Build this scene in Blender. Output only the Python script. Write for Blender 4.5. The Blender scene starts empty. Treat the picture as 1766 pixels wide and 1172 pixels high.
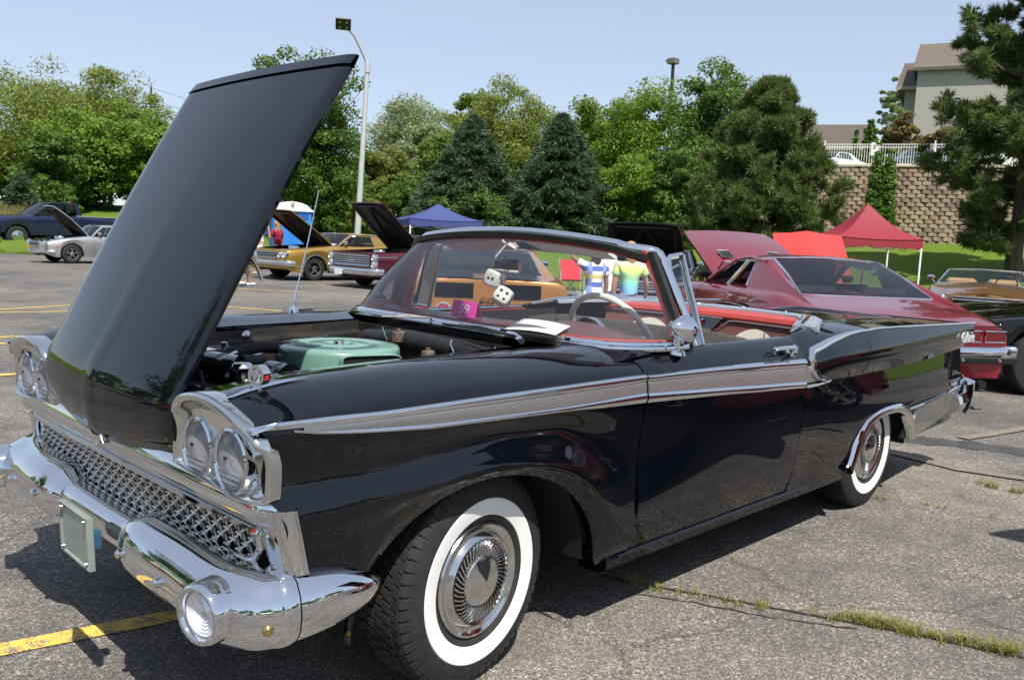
import bpy, bmesh, math, random
import numpy as np
from mathutils import Vector, Matrix
PI = math.pi
R_ = math.radians
rnd = random.Random(7)
S = bpy.context.scene
C = S.collection

# ------------------------------------------------------------------ camera
cam_d = bpy.data.cameras.new('camera'); cam = bpy.data.objects.new('camera', cam_d); C.objects.link(cam)
CAM = Vector((-1.8066, -2.7357, 1.3987)); YAW, PITCH, ROLL, FPX = 0.771227, 0.115811, 0.044708, 1497.96
_f = Vector((math.cos(YAW)*math.cos(PITCH), math.sin(YAW)*math.cos(PITCH), -math.sin(PITCH)))
_r = _f.cross(Vector((0, 0, 1))).normalized(); _u = _r.cross(_f)
_rr = math.cos(ROLL)*_r + math.sin(ROLL)*_u; _uu = -math.sin(ROLL)*_r + math.cos(ROLL)*_u
cam.matrix_world = Matrix(((_rr.x, _uu.x, -_f.x, CAM.x), (_rr.y, _uu.y, -_f.y, CAM.y), (_rr.z, _uu.z, -_f.z, CAM.z), (0, 0, 0, 1)))
cam_d.sensor_width = 36.0; cam_d.lens = 36.0*FPX/1766.0
cam_d.clip_start = 0.05; cam_d.clip_end = 2000
S.camera = cam

# ------------------------------------------------------------------ world, sun, exposure
w = bpy.data.worlds.new('World'); S.world = w; w.use_nodes = True
nt = w.node_tree; nt.nodes.clear()
SUN = Vector((-0.25, -0.55, 1.0)).normalized()      # towards the sun
sky = nt.nodes.new('ShaderNodeTexSky'); sky.sky_type = 'NISHITA'; sky.sun_disc = False
sky.sun_elevation = math.asin(SUN.z); sky.sun_rotation = math.atan2(SUN.x, SUN.y)
sky.air_density = 1.0; sky.dust_density = 0.5; sky.ozone_density = 1.6; sky.altitude = 200
bg = nt.nodes.new('ShaderNodeBackground'); bg.inputs['Strength'].default_value = 0.125
wo = nt.nodes.new('ShaderNodeOutputWorld')
mxs = nt.nodes.new('ShaderNodeMix'); mxs.data_type = 'RGBA'; mxs.inputs[0].default_value = 0.60      # summer haze evens the sky out
nt.links.new(sky.outputs[0], mxs.inputs[6]); mxs.inputs[7].default_value = (3.35, 3.75, 4.5, 1); nt.links.new(mxs.outputs[2], bg.inputs[0]); nt.links.new(bg.outputs[0], wo.inputs[0])
sd = bpy.data.lights.new('sun', 'SUN'); sun = bpy.data.objects.new('sun', sd); C.objects.link(sun)
sd.energy = 4.8; sd.angle = R_(0.53); sd.color = (1.0, 0.95, 0.87)
sun.rotation_euler = SUN.to_track_quat('Z', 'Y').to_euler()
S.view_settings.view_transform = 'Standard'; S.view_settings.look = 'None'
S.view_settings.exposure = 0.5; S.view_settings.gamma = 1.0; S.view_settings.use_curve_mapping = False

def ray(px, py):                                     # direction of the photograph's pixel (1766 x 1172)
    return _rr*((px-883)/FPX) + _uu*(-(py-586)/FPX) + _f
def at(px, py, ax, val):                             # where that direction meets a plane of the place
    d = ray(px, py); i = 'XYZ'.index(ax); t = (val-CAM[i])/d[i]
    return CAM + d*t
def atd(px, py, dist):                               # ... or a horizontal distance
    d = ray(px, py); return CAM + d*(dist/math.hypot(d.x, d.y))

# ------------------------------------------------------------------ materials
def mat(name, col, rough=0.5, metal=0.0, coat=0.0, spec=0.5, trans=0.0, ior=1.45, alpha=1.0, emis=None, crough=0.02, aniso=0):
    m = bpy.data.materials.new(name); m.use_nodes = True
    b = m.node_tree.nodes['Principled BSDF']
    b.inputs['Base Color'].default_value = (*col, 1); b.inputs['Roughness'].default_value = rough
    b.inputs['Metallic'].default_value = metal; b.inputs['Coat Weight'].default_value = coat
    b.inputs['Coat Roughness'].default_value = crough
    b.inputs['Specular IOR Level'].default_value = spec; b.inputs['Transmission Weight'].default_value = trans
    b.inputs['IOR'].default_value = ior; b.inputs['Alpha'].default_value = alpha
    if aniso: b.inputs['Anisotropic'].default_value = aniso
    return m
def N(m, t, **kw):
    n = m.node_tree.nodes.new(t)
    for k, v in kw.items():
        if hasattr(n, k): setattr(n, k, v)
        else: n.inputs[k].default_value = v
    return n
def L(m, a, b): m.node_tree.links.new(a, b)
def ramp(m, fac, stops, interp='LINEAR'):
    r = N(m, 'ShaderNodeValToRGB'); r.color_ramp.interpolation = interp
    el = r.color_ramp.elements
    while len(el) < len(stops): el.new(0.5)
    for e, (p, c) in zip(el, stops): e.position = p; e.color = (*c, 1) if len(c) == 3 else c
    L(m, fac, r.inputs[0]); return r
def mixc(m, fac, a, b, mode='MIX'):
    x = N(m, 'ShaderNodeMix', data_type='RGBA', blend_type=mode)
    for s, v in ((0, fac), (6, a), (7, b)):
        if hasattr(v, 'is_output'): L(m, v, x.inputs[s])
        elif isinstance(v, (int, float)): x.inputs[s].default_value = v
        else: x.inputs[s].default_value = (*v, 1)
    return x.outputs[2]
def bsdf(m): return m.node_tree.nodes['Principled BSDF']
def noise_mat(name, c1, c2, scale=10, rough=0.6, bump=0.0, bscale=None, detail=6, metal=0, coat=0, objc=True, spec=.5, stretch=None, r2=None):
    m = mat(name, c1, rough, metal, coat, spec)
    tc = N(m, 'ShaderNodeTexCoord'); src = tc.outputs['Object']
    if stretch:
        mp = N(m, 'ShaderNodeMapping'); mp.inputs['Scale'].default_value = stretch; L(m, src, mp.inputs[0]); src = mp.outputs[0]
    n = N(m, 'ShaderNodeTexNoise', Scale=scale, Detail=detail, Roughness=0.6); L(m, src, n.inputs['Vector'])
    r = ramp(m, n.outputs[0], [(0.3, c1), (0.7, c2)]); L(m, r.outputs[0], bsdf(m).inputs['Base Color'])
    if r2 is not None:
        rr = ramp(m, n.outputs[0], [(0.3, (rough,)*3), (0.7, (r2,)*3)]); L(m, rr.outputs[0], bsdf(m).inputs['Roughness'])
    if bump:
        n2 = N(m, 'ShaderNodeTexNoise', Scale=bscale or scale*4, Detail=5); L(m, src, n2.inputs['Vector'])
        b = N(m, 'ShaderNodeBump', Strength=bump, Distance=0.02); L(m, n2.outputs[0], b.inputs['Height']); L(m, b.outputs[0], bsdf(m).inputs['Normal'])
    return m
def paint(name, col, metal=0.0, rough=0.35):
    m = mat(name, col, rough, metal, 1.0)
    n = N(m, 'ShaderNodeTexNoise', Scale=9.0, Detail=3); tc = N(m, 'ShaderNodeTexCoord'); L(m, tc.outputs['Object'], n.inputs['Vector'])
    b = N(m, 'ShaderNodeBump', Strength=0.02, Distance=0.01); L(m, n.outputs[0], b.inputs['Height'])
    L(m, b.outputs[0], bsdf(m).inputs['Coat Normal'])
    return m

# ------------------------------------------------------------------ mesh helpers
class MB:
    def __init__(s): s.v = []; s.f = []; s.mi = []; s.cur = 0
    def add(s, vs, fs, flip=False):
        o = len(s.v); s.v += [tuple(p) for p in vs]
        for f in fs:
            g = tuple(o+i for i in f); s.f.append(g[::-1] if flip else g); s.mi.append(s.cur)
        return s
    def grid(s, rows, flip=False, closeu=False, closev=False):
        n, m = len(rows), len(rows[0]); vs = [p for r in rows for p in r]; fs = []
        for i in range(n if closeu else n-1):
            for j in range(m if closev else m-1):
                a, b = i*m+j, i*m+(j+1) % m; c, d = ((i+1) % n)*m+(j+1) % m, ((i+1) % n)*m+j
                fs.append((a, b, c, d))
        return s.add(vs, fs, flip)
    def box(s, c, d, rot=None, bev=0):
        x, y, z = d[0]/2, d[1]/2, d[2]/2
        if bev:
            b = min(bev, x*.9, y*.9, z*.9); vs = []; 
            for sz, zz in ((z, 1), (z-b, 1), (-z+b, -1), (-z, -1)):
                e = b if abs(sz) == z else 0
                for px, py in ((x-e, y-b-e*.0), (x-b, y-e), (-x+b, y-e), (-x+e, y-b), (-x+e, -y+b), (-x+b, -y+e), (x-b, -y+e), (x-e, -y+b)):
                    vs.append((px, py, sz))
            fs = [tuple(range(8)), tuple(range(31, 23, -1))]
            for k in range(3):
                for i in range(8):
                    j = (i+1) % 8; fs.append((k*8+j, k*8+i, (k+1)*8+i, (k+1)*8+j))
        else:
            vs = [(i, j, k) for i in (-x, x) for j in (-y, y) for k in (-z, z)]
            fs = [(0, 1, 3, 2), (4, 6, 7, 5), (0, 4, 5, 1), (2, 3, 7, 6), (0, 2, 6, 4), (1, 5, 7, 3)]
        if rot is not None:
            Rm = rot if isinstance(rot, Matrix) else Matrix.Rotation(rot, 3, 'Z'); vs = [Rm @ Vector(p) for p in vs]
        return s.add([(p[0]+c[0], p[1]+c[1], p[2]+c[2]) for p in vs], fs)
    def tube(s, path, r, n=10, caps=True, squash=None, closed=False):
        P = [Vector(p) for p in path]; rr = r if isinstance(r, (list, tuple)) else [r]*len(P)
        T = []
        for i in range(len(P)):
            a = P[i-1] if (i > 0 or closed) else P[i]; b = P[(i+1) % len(P)] if (i < len(P)-1 or closed) else P[i]
            t = (b-a); T.append(t.normalized() if t.length > 1e-9 else Vector((0, 0, 1)))
        up = Vector((0, 0, 1)) if abs(T[0].z) < 0.9 else Vector((1, 0, 0))
        x = T[0].cross(up).normalized(); rows = []
        for p, t, q in zip(P, T, rr):
            x = (x - t*x.dot(t)).normalized(); y = t.cross(x)
            sx, sy = squash or (1, 1)
            rows.append([p + x*(q*sx*math.cos(2*PI*k/n)) + y*(q*sy*math.sin(2*PI*k/n)) for k in range(n)])
        s.grid(rows, flip=True, closev=True, closeu=closed)
        if caps and not closed:
            s.add(rows[0], [tuple(range(n))]); s.add(rows[-1], [tuple(range(n-1, -1, -1))])
        return s
    def sweep(s, path, prof, ups=None, closed=False, outs=None, caps=True):
        # prof: list of (a, b): a along out vector, b along up vector
        P = [Vector(p) for p in path]; rows = []
        for i in range(len(P)):
            a = P[i-1] if (i > 0 or closed) else P[i]; b = P[(i+1) % len(P)] if (i < len(P)-1 or closed) else P[i]
            t = (b-a).normalized()
            up = Vector(ups[i]) if ups is not None and not isinstance(ups, Vector) else (ups or Vector((0, 0, 1)))
            o = Vector(outs[i]) if outs is not None else t.cross(up).normalized()
            u = o.cross(t).normalized()
            if u.dot(up) < 0: u = -u
            pr = prof(i/(len(P)-1)) if callable(prof) else prof
            rows.append([P[i] + o*q[0] + u*q[1] for q in pr])
        s.grid(rows, closev=True, closeu=closed)
        if caps and not closed:
            n = len(rows[0]); s.add(rows[0], [tuple(range(n))][::-1]); s.add(rows[-1], [tuple(range(n-1, -1, -1))])
        return s
    def lathe(s, prof, org=(0, 0, 0), axis=(0, 0, 1), n=32, ref=None, cap=False):
        ax = Vector(axis).normalized(); x = ax.cross(Vector((0, 0, 1)) if abs(ax.z) < .9 else Vector((1, 0, 0))).normalized(); y = ax.cross(x); o = Vector(org)
        rows = [[o + ax*h + (x*math.cos(2*PI*k/n) + y*math.sin(2*PI*k/n))*max(r, 1e-4) for k in range(n)] for r, h in prof]
        s.grid(rows, closev=True)
        return s
    def prism(s, poly, a, b, plane='XZ'):
        # poly 2D; extruded between a and b on the third axis
        def P(p, t):
            return {'XZ': (p[0], t, p[1]), 'XY': (p[0], p[1], t), 'YZ': (t, p[0], p[1])}[plane]
        n = len(poly); vs = [P(p, a) for p in poly]+[P(p, b) for p in poly]
        fs = [tuple(range(n)), tuple(range(2*n-1, n-1, -1))]+[(i, n+i, n+(i+1) % n, (i+1) % n) for i in range(n)]
        return s.add(vs, fs)
    def mirror_y(s):
        n = len(s.v); s.v += [(x, -y, z) for x, y, z in s.v]
        s.f += [tuple(n+i for i in f)[::-1] for f in s.f]; s.mi += s.mi; return s
    def build(s, name, m, parent=None, org=(0, 0, 0), smooth=True, ang=35, label=None, kind=None, fix=True):
        me = bpy.data.meshes.new(name)
        me.from_pydata([(x-org[0], y-org[1], z-org[2]) for x, y, z in s.v], [], s.f)
        for q in (m if isinstance(m, (list, tuple)) else [m]): me.materials.append(q)
        if any(s.mi): me.polygons.foreach_set('material_index', s.mi)
        if fix:
            bm = bmesh.new(); bm.from_mesh(me); bmesh.ops.remove_doubles(bm, verts=bm.verts, dist=1e-5)
            bmesh.ops.recalc_face_normals(bm, faces=bm.faces); bm.to_mesh(me); bm.free()
        if smooth:
            me.shade_smooth(); me.set_sharp_from_angle(angle=R_(ang))
        o = bpy.data.objects.new(name, me); C.objects.link(o)
        if parent is not None: o.parent = parent
        if label: o['label'] = label
        if kind: o['kind'] = kind
        return o
def tag(o, label=None, cat=None, group=None, kind=None):
    if label: o['label'] = label
    if cat: o['category'] = cat
    if group: o['group'] = group
    if kind: o['kind'] = kind
    return o
def empty(name, loc=(0, 0, 0), rz=0.0, label=None, cat=None, group=None, sc=1):
    o = bpy.data.objects.new(name, None); C.objects.link(o); o.location = loc; o.rotation_euler = (0, 0, rz); o.scale = (sc, sc, sc)
    o.empty_display_size = .2
    return tag(o, label, cat, group)
def copy_tree(o, parent=None):
    c = o.copy(); C.objects.link(c)
    if parent is not None: c.parent = parent
    for ch in list(o.children): copy_tree(ch, c)
    return c
def pchip(xs, ys):
    xs = np.asarray(xs, float); ys = np.asarray(ys, float); h = np.diff(xs); d = np.diff(ys)/h; m = np.zeros(len(xs))
    m[0], m[-1] = d[0], d[-1]
    for i in range(1, len(xs)-1):
        if d[i-1]*d[i] > 0:
            w1, w2 = 2*h[i]+h[i-1], h[i]+2*h[i-1]; m[i] = (w1+w2)/(w1/d[i-1]+w2/d[i])
    def f(x):
        x = np.clip(x, xs[0], xs[-1]); i = min(max(int(np.searchsorted(xs, x))-1, 0), len(xs)-2)
        t = (x-xs[i])/h[i]; t2, t3 = t*t, t*t*t
        return (2*t3-3*t2+1)*ys[i]+(t3-2*t2+t)*h[i]*m[i]+(-2*t3+3*t2)*ys[i+1]+(t3-t2)*h[i]*m[i+1]
    return f
def catmull(p0, p1, p2, p3, t):
    return tuple(0.5*((2*b)+(-a+c)*t+(2*a-5*b+4*c-d)*t*t+(-a+3*b-3*c+d)*t**3) for a, b, c, d in zip(p0, p1, p2, p3))
class Surf:
    """longitudinal feature rows: keys = [(x, [(y, z), ...]), ...]; v runs across the rows"""
    def __init__(s, keys, sharp=()):
        s.keys = keys; xs = [k[0] for k in keys]; n = len(keys[0][1]); s.n = n; s.sharp = set(sharp)
        s.fy = [pchip(xs, [k[1][j][0] for k in keys]) for j in range(n)]
        s.fz = [pchip(xs, [k[1][j][1] for k in keys]) for j in range(n)]
        s.zfix = {}
    def row(s, x):
        r = [(float(s.fy[j](x)), float(s.fz[j](x))) for j in range(s.n)]
        return r
    def ev(s, x, v, r=None):
        r = r or s.row(x); j = min(int(v), s.n-2); t = v-j
        p1, p2 = r[j], r[j+1]
        p0 = r[j-1] if (j > 0 and j not in s.sharp) else (2*p1[0]-p2[0], 2*p1[1]-p2[1])
        p3 = r[j+2] if (j+2 < s.n and (j+1) not in s.sharp) else (2*p2[0]-p1[0], 2*p2[1]-p1[1])
        return catmull(p0, p1, p2, p3, t)
    def pt(s, x, v, side=-1, off=0.0, warp=None):
        r = s.row(x); y, z = s.ev(x, v, r)
        if off:
            a = s.ev(x, max(v-.05, 0), r); b = s.ev(x, min(v+.05, s.n-1), r)
            dy, dz = b[0]-a[0], b[1]-a[1]; l = math.hypot(dy, dz) or 1; y += -dz/l*off; z += dy/l*off
        p = (x, y, z)
        if warp: p = warp(p)
        return Vector((p[0], side*p[1], p[2]))
    def patch(s, mb, x0, x1, v0, v1, side=-1, xs=None, nv=4, dx=0.05, warp=None, off=0, flange=0.0):
        xs = xs or list(np.linspace(x0, x1, max(2, int(round((x1-x0)/dx))+1)))
        vs = []
        j = v0
        while j < v1-1e-6:
            e = min(math.floor(j+1e-6)+1, v1); k = max(1, int(round(nv*(e-j)))); vs += [j+(e-j)*i/k for i in range(k)]; j = e
        vs.append(v1)
        rows = [[s.pt(x, v, side, off, warp) for v in vs] for x in xs]
        if flange:
            rows.insert(0, [p+Vector((0.004, -side*flange, 0)) for p in rows[0]]); rows.append([p+Vector((-0.004, -side*flange, 0)) for p in rows[-1]])
        mb.grid(rows); return mb
def text_mesh(body, size, name='text', extrude=0.001, align='CENTER', shear=0.0):
    cu = bpy.data.curves.new(name, 'FONT'); cu.body = body; cu.size = size; cu.extrude = extrude; cu.align_x = align; cu.align_y = 'CENTER'; cu.shear = shear
    o = bpy.data.objects.new(name, cu); C.objects.link(o)
    dg = bpy.context.evaluated_depsgraph_get(); me = bpy.data.meshes.new_from_object(o.evaluated_get(dg))
    bpy.data.objects.remove(o); me.name = name
    return me
def text_obj(body, size, m, parent, mw, name='lettering', **kw):
    me = text_mesh(body, size, name, **kw); me.materials.clear(); me.materials.append(m)
    me.transform(mw); o = bpy.data.objects.new(name, me); C.objects.link(o); o.parent = parent; return o
def frame(org, x, y):
    x = Vector(x).normalized(); y = Vector(y); y = (y-x*y.dot(x)).normalized(); z = x.cross(y); o = Vector(org)
    return Matrix(((x.x, y.x, z.x, o.x), (x.y, y.y, z.y, o.y), (x.z, y.z, z.z, o.z), (0, 0, 0, 1)))
def lerp(a, b, t): return a+(b-a)*t

# shared materials
BLACK = mat('black_gloss_paint', (0.0022, 0.0028, 0.0050), 0.015, spec=0.62)
_n = N(BLACK, 'ShaderNodeTexNoise', Scale=7.0, Detail=3); _t = N(BLACK, 'ShaderNodeTexCoord'); L(BLACK, _t.outputs['Object'], _n.inputs['Vector'])
_b = N(BLACK, 'ShaderNodeBump', Strength=0.03, Distance=0.01); L(BLACK, _n.outputs[0], _b.inputs['Height']); L(BLACK, _b.outputs[0], bsdf(BLACK).inputs['Normal'])
CHROME = mat('chrome', (0.72, 0.73, 0.75), 0.035, 1.0)
CHROME_WORN = noise_mat('bright_trim', (0.6, 0.6, 0.6), (0.68, 0.68, 0.67), 14, 0.10, 0.01, 30, metal=1, r2=0.2)
ALU = noise_mat('brushed_aluminium', (0.5, 0.49, 0.47), (0.6, 0.59, 0.57), 30, 0.3, metal=1)
RUBBER = noise_mat('tyre_rubber', (0.012, 0.012, 0.012), (0.028, 0.026, 0.024), 25, 0.75, 0.1, 200)
WHITE_RUBBER = noise_mat('whitewall_rubber', (0.72, 0.72, 0.7), (0.8, 0.8, 0.79), 12, 0.5)
DARK = mat('dark_cavity', (0.006, 0.006, 0.006), 0.8)
SATIN = noise_mat('satin_black', (0.008, 0.008, 0.008), (0.02, 0.019, 0.018), 12, 0.4, 0.05, 40)
GREASY = noise_mat('greasy_black_metal', (0.008, 0.008, 0.008), (0.035, 0.03, 0.025), 9, 0.45, 0.2, 25)
GLASS = mat('clear_glass', (1, 1, 1), 0.0, trans=1.0, ior=1.45)
def thin_glass(name, tint, refl=0.05, haze=0.0, hcol=(.8, .8, .85)):
    m = bpy.data.materials.new(name); m.use_nodes = True; n = m.node_tree; n.nodes.clear()
    out = n.nodes.new('ShaderNodeOutputMaterial'); tr = n.nodes.new('ShaderNodeBsdfTransparent'); tr.inputs[0].default_value = (*tint, 1)
    gl = n.nodes.new('ShaderNodeBsdfGlossy'); gl.inputs['Roughness'].default_value = 0.0
    lw = n.nodes.new('ShaderNodeFresnel'); lw.inputs[0].default_value = 1.5
    mx = n.nodes.new('ShaderNodeMixShader'); n.links.new(lw.outputs[0], mx.inputs[0]); n.links.new(tr.outputs[0], mx.inputs[1]); n.links.new(gl.outputs[0], mx.inputs[2])
    last = mx.outputs[0]
    if haze:
        df = n.nodes.new('ShaderNodeBsdfDiffuse'); df.inputs[0].default_value = (*hcol, 1); m2 = n.nodes.new('ShaderNodeMixShader'); m2.inputs[0].default_value = haze
        n.links.new(last, m2.inputs[1]); n.links.new(df.outputs[0], m2.inputs[2]); last = m2.outputs[0]
    n.links.new(last, out.inputs[0]); return m
WINDOW = thin_glass('window_glass', (0.80, 0.86, 0.84))
DARKWIN = thin_glass('tinted_window_glass', (0.25, 0.28, 0.3))
LENS = thin_glass('lamp_lens', (0.85, 0.86, 0.86), haze=0.22)
AMBER = mat('amber_lens', (0.8, 0.18, 0.02), 0.2, coat=1)
REDLENS = mat('red_lens', (0.45, 0.01, 0.01), 0.15, coat=1)
# ------------------------------------------------------------------ asphalt, grass, hills
def asphalt():
    m = mat('weathered_asphalt', (.16, .15, .14), 0.85, spec=.35)
    tc = N(m, 'ShaderNodeTexCoord'); P = tc.outputs['Object']
    def noise(sc, det=4, rough=.6, src=P):
        n = N(m, 'ShaderNodeTexNoise', Scale=sc, Detail=det, Roughness=rough); L(m, src, n.inputs['Vector']); return n
    big = noise(.35, 5); mid = noise(2.3, 6, .7)
    base = ramp(m, big.outputs[0], [(.35, (.115, .113, .112)), (.48, (.165, .158, .149)), (.56, (.19, .178, .163)), (.66, (.25, .228, .203))])
    base2 = ramp(m, mid.outputs[0], [(.35, (.70, .70, .72)), (.65, (1.20, 1.17, 1.13))])
    c = mixc(m, 1.0, base.outputs[0], base2.outputs[0], 'MULTIPLY')
    # pebbles
    v = N(m, 'ShaderNodeTexVoronoi', Scale=72.0); L(m, P, v.inputs['Vector'])
    wn = N(m, 'ShaderNodeSeparateColor'); L(m, v.outputs['Color'], wn.inputs[0])
    peb = ramp(m, wn.outputs[0], [(.0, (.04, .04, .042)), (.52, (.12, .115, .11)), (.72, (.30, .275, .245)), (.90, (.50, .45, .39)), (1., (.62, .59, .55))], 'CONSTANT')
    edge = ramp(m, v.outputs['Distance'], [(.25, (1, 1, 1)), (.6, (0, 0, 0))])
    v2 = N(m, 'ShaderNodeTexVoronoi', Scale=240.0); L(m, P, v2.inputs['Vector'])
    s2 = N(m, 'ShaderNodeSeparateColor'); L(m, v2.outputs['Color'], s2.inputs[0])
    fine = ramp(m, s2.outputs[1], [(.0, (.35, .35, .36)), (.6, (.8, .79, .77)), (.8, (1.7, 1.6, 1.5)), (.94, (2.6, 2.4, 2.2))], 'CONSTANT')
    c = mixc(m, .6, c, fine.outputs[0], 'MULTIPLY')
    pf = N(m, 'ShaderNodeMath', operation='MULTIPLY'); L(m, edge.outputs[0], pf.inputs[0]); pf.inputs[1].default_value = .8
    wear = ramp(m, mid.outputs[0], [(.42, (.35, .35, .35)), (.6, (1, 1, 1))]); pf2 = N(m, 'ShaderNodeMath', operation='MULTIPLY'); L(m, pf.outputs[0], pf2.inputs[0]); L(m, wear.outputs[0], pf2.inputs[1])
    c = mixc(m, pf2.outputs[0], c, peb.outputs[0])
    # cracks and oil
    vc = N(m, 'ShaderNodeTexVoronoi', Scale=.32, feature='DISTANCE_TO_EDGE')
    ad = N(m, 'ShaderNodeMixRGB' if False else 'ShaderNodeMix', data_type='RGBA', blend_type='ADD'); ad.inputs[0].default_value = .25
    L(m, P, ad.inputs[6]); n3 = noise(1.5, 6); L(m, n3.outputs['Color'], ad.inputs[7]); L(m, ad.outputs[2], vc.inputs['Vector'])
    crack = ramp(m, vc.outputs['Distance'], [(.0, (0, 0, 0)), (.002, (.25, .25, .25)), (.0045, (1, 1, 1))])
    c = mixc(m, .35, c, crack.outputs[0], 'MULTIPLY')
    oil = noise(.9, 4, .55); of = ramp(m, oil.outputs[0], [(.25, (.45, .45, .45)), (.36, (1, 1, 1))]); c = mixc(m, 1, c, of.outputs[0], 'MULTIPLY')
    L(m, c, bsdf(m).inputs['Base Color'])
    hb = N(m, 'ShaderNodeMath', operation='ADD'); L(m, v.outputs['Distance'], hb.inputs[0]); L(m, v2.outputs['Distance'], hb.inputs[1])
    b = N(m, 'ShaderNodeBump', Strength=.55, Distance=.004, invert=True); L(m, hb.outputs[0], b.inputs['Height']); L(m, b.outputs[0], bsdf(m).inputs['Normal'])
    return m
ASPH = asphalt()
g = MB(); g.add([(-140, -160, 0), (60, -160, 0), (60, 120, 0), (-140, 120, 0)], [(0, 1, 2, 3)])
tag(g.build('parking_lot', ASPH, smooth=False), kind='structure')

def grassmat(name, dark, light, dry, sc=1.0):
    m = mat(name, light, .9, spec=.15)
    tc = N(m, 'ShaderNodeTexCoord'); P = tc.outputs['Object']
    n1 = N(m, 'ShaderNodeTexNoise', Scale=.25*sc, Detail=6, Roughness=.65); L(m, P, n1.inputs['Vector'])
    mp = N(m, 'ShaderNodeMapping'); mp.inputs['Scale'].default_value = (14, 14, 4); L(m, P, mp.inputs[0])
    n2 = N(m, 'ShaderNodeTexNoise', Scale=1.2*sc, Detail=9, Roughness=.85); L(m, mp.outputs[0], n2.inputs['Vector'])
    a = ramp(m, n1.outputs[0], [(.35, light), (.52, light), (.7, dry)])
    b = ramp(m, n2.outputs[0], [(.36, tuple(x*.45 for x in dark)), (.5, (1, 1, 1)), (.66, (1.6, 1.5, 1.3))])
    c = mixc(m, .85, a.outputs[0], b.outputs[0], 'MULTIPLY'); L(m, c, bsdf(m).inputs['Base Color'])
    bp = N(m, 'ShaderNodeBump', Strength=.6, Distance=.05); L(m, n2.outputs[0], bp.inputs['Height']); L(m, bp.outputs[0], bsdf(m).inputs['Normal'])
    return m
GRASS = grassmat('mown_grass', (.9, 1, .7), (.105, .165, .022), (.17, .19, .05))
# edge of the lot: a curve in plan, the berm rises beyond it
EDGE = [(-120, 62), (-40, 52), (-8, 44), (8.1, 33.8), (13.6, 24.7), (17.2, 13.0), (20.5, 4), (25, -6), (34, -22), (60, -60)]
def edge_curve(n=12):
    out = []
    E_ = [(2*EDGE[0][0]-EDGE[1][0], 2*EDGE[0][1]-EDGE[1][1])]+EDGE+[(2*EDGE[-1][0]-EDGE[-2][0], 2*EDGE[-1][1]-EDGE[-2][1])]
    for i in range(len(EDGE)-1):
        for k in range(n): out.append(catmull(E_[i], E_[i+1], E_[i+2], E_[i+3], k/n))
    out.append(EDGE[-1]); return out
EC = edge_curve(); ECA = np.array(EC)
def edge_dist(x, y):
    """signed distance beyond the lot edge (positive on the grass)"""
    p = np.array([x, y]); a = ECA[:-1]; b = ECA[1:]; d = b-a; t = np.clip(((p-a)*d).sum(1)/(d*d).sum(1), 0, 1); q = a+d*t[:, None]
    r = p-q; dd = np.hypot(r[:, 0], r[:, 1]); i = int(dd.argmin()); cr = d[i, 0]*r[i, 1]-d[i, 1]*r[i, 0]
    return dd[i] if cr > 0 else -dd[i]
_bz = pchip([0, 1, 6, 11, 16, 22, 28, 60, 200], [.02, .04, .10, .45, 1.15, 2.0, 2.45, 2.9, 4.0])
def gz(x, y):
    d = edge_dist(x, y)
    if d <= 0: return 0.0
    return float(_bz(d)) + .05*math.sin(x*.7+y*.3)*min(d/4, 1)
offs = [0, .4, 1, 2, 3.5, 5, 7, 9, 11, 13.5, 16, 19, 22, 27, 34, 45, 60, 90, 140, 220]
rows = []
for i, (x, y) in enumerate(EC):
    a = ECA[max(i-1, 0)]; b = ECA[min(i+1, len(EC)-1)]; t = (b-a)/np.hypot(*(b-a)); n = np.array([-t[1], t[0]])
    jx = .12*math.sin(i*1.7)+.08*math.sin(i*4.1)
    r = []
    for o in offs:
        q = np.array([x, y])+n*(o+(jx if o < 1 else 0)); r.append((q[0], q[1], (.012 if o == 0 else float(_bz(o))+.05*math.sin(q[0]*.7+q[1]*.3)*min(o/4, 1))))
    rows.append(r)
g = MB(); g.grid(rows)
tag(g.build('grass_bank', GRASS, ang=80), kind='structure')
# sparse blades along the lot edge so that it is not a ruled line
def blades(name, spots, h, m, label, n, spread, parent=None, wd=.006, lean=(.2, .9)):
    vs = []; fs = []
    for (x, y, z, k) in spots:
        for _ in range(int(n*k)):
            a = rnd.uniform(0, 2*PI); r = spread*rnd.random()**.7; bx, by = x+math.cos(a)*r, y+math.sin(a)*r*.6
            hh = h*rnd.uniform(.35, 1.1)*k**.3; la = rnd.uniform(0, 2*PI); ln = hh*rnd.uniform(*lean); wx, wy = -math.sin(la)*wd/2, math.cos(la)*wd/2
            o = len(vs); cx, cy = math.cos(la), math.sin(la)
            vs += [(bx-wx, by-wy, z), (bx+wx, by+wy, z), (bx+cx*ln*.4+wx*.8, by+cy*ln*.4+wy*.8, z+hh*.65), (bx+cx*ln*.4-wx*.8, by+cy*ln*.4-wy*.8, z+hh*.65), (bx+cx*ln, by+cy*ln, z+hh*rnd.uniform(.75, 1))]
            fs += [(o, o+1, o+2, o+3), (o+3, o+2, o+4)]
    me = bpy.data.meshes.new(name); me.from_pydata(vs, [], fs); me.materials.append(m); o = bpy.data.objects.new(name, me); C.objects.link(o)
    return tag(o, label, kind='stuff')
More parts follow.
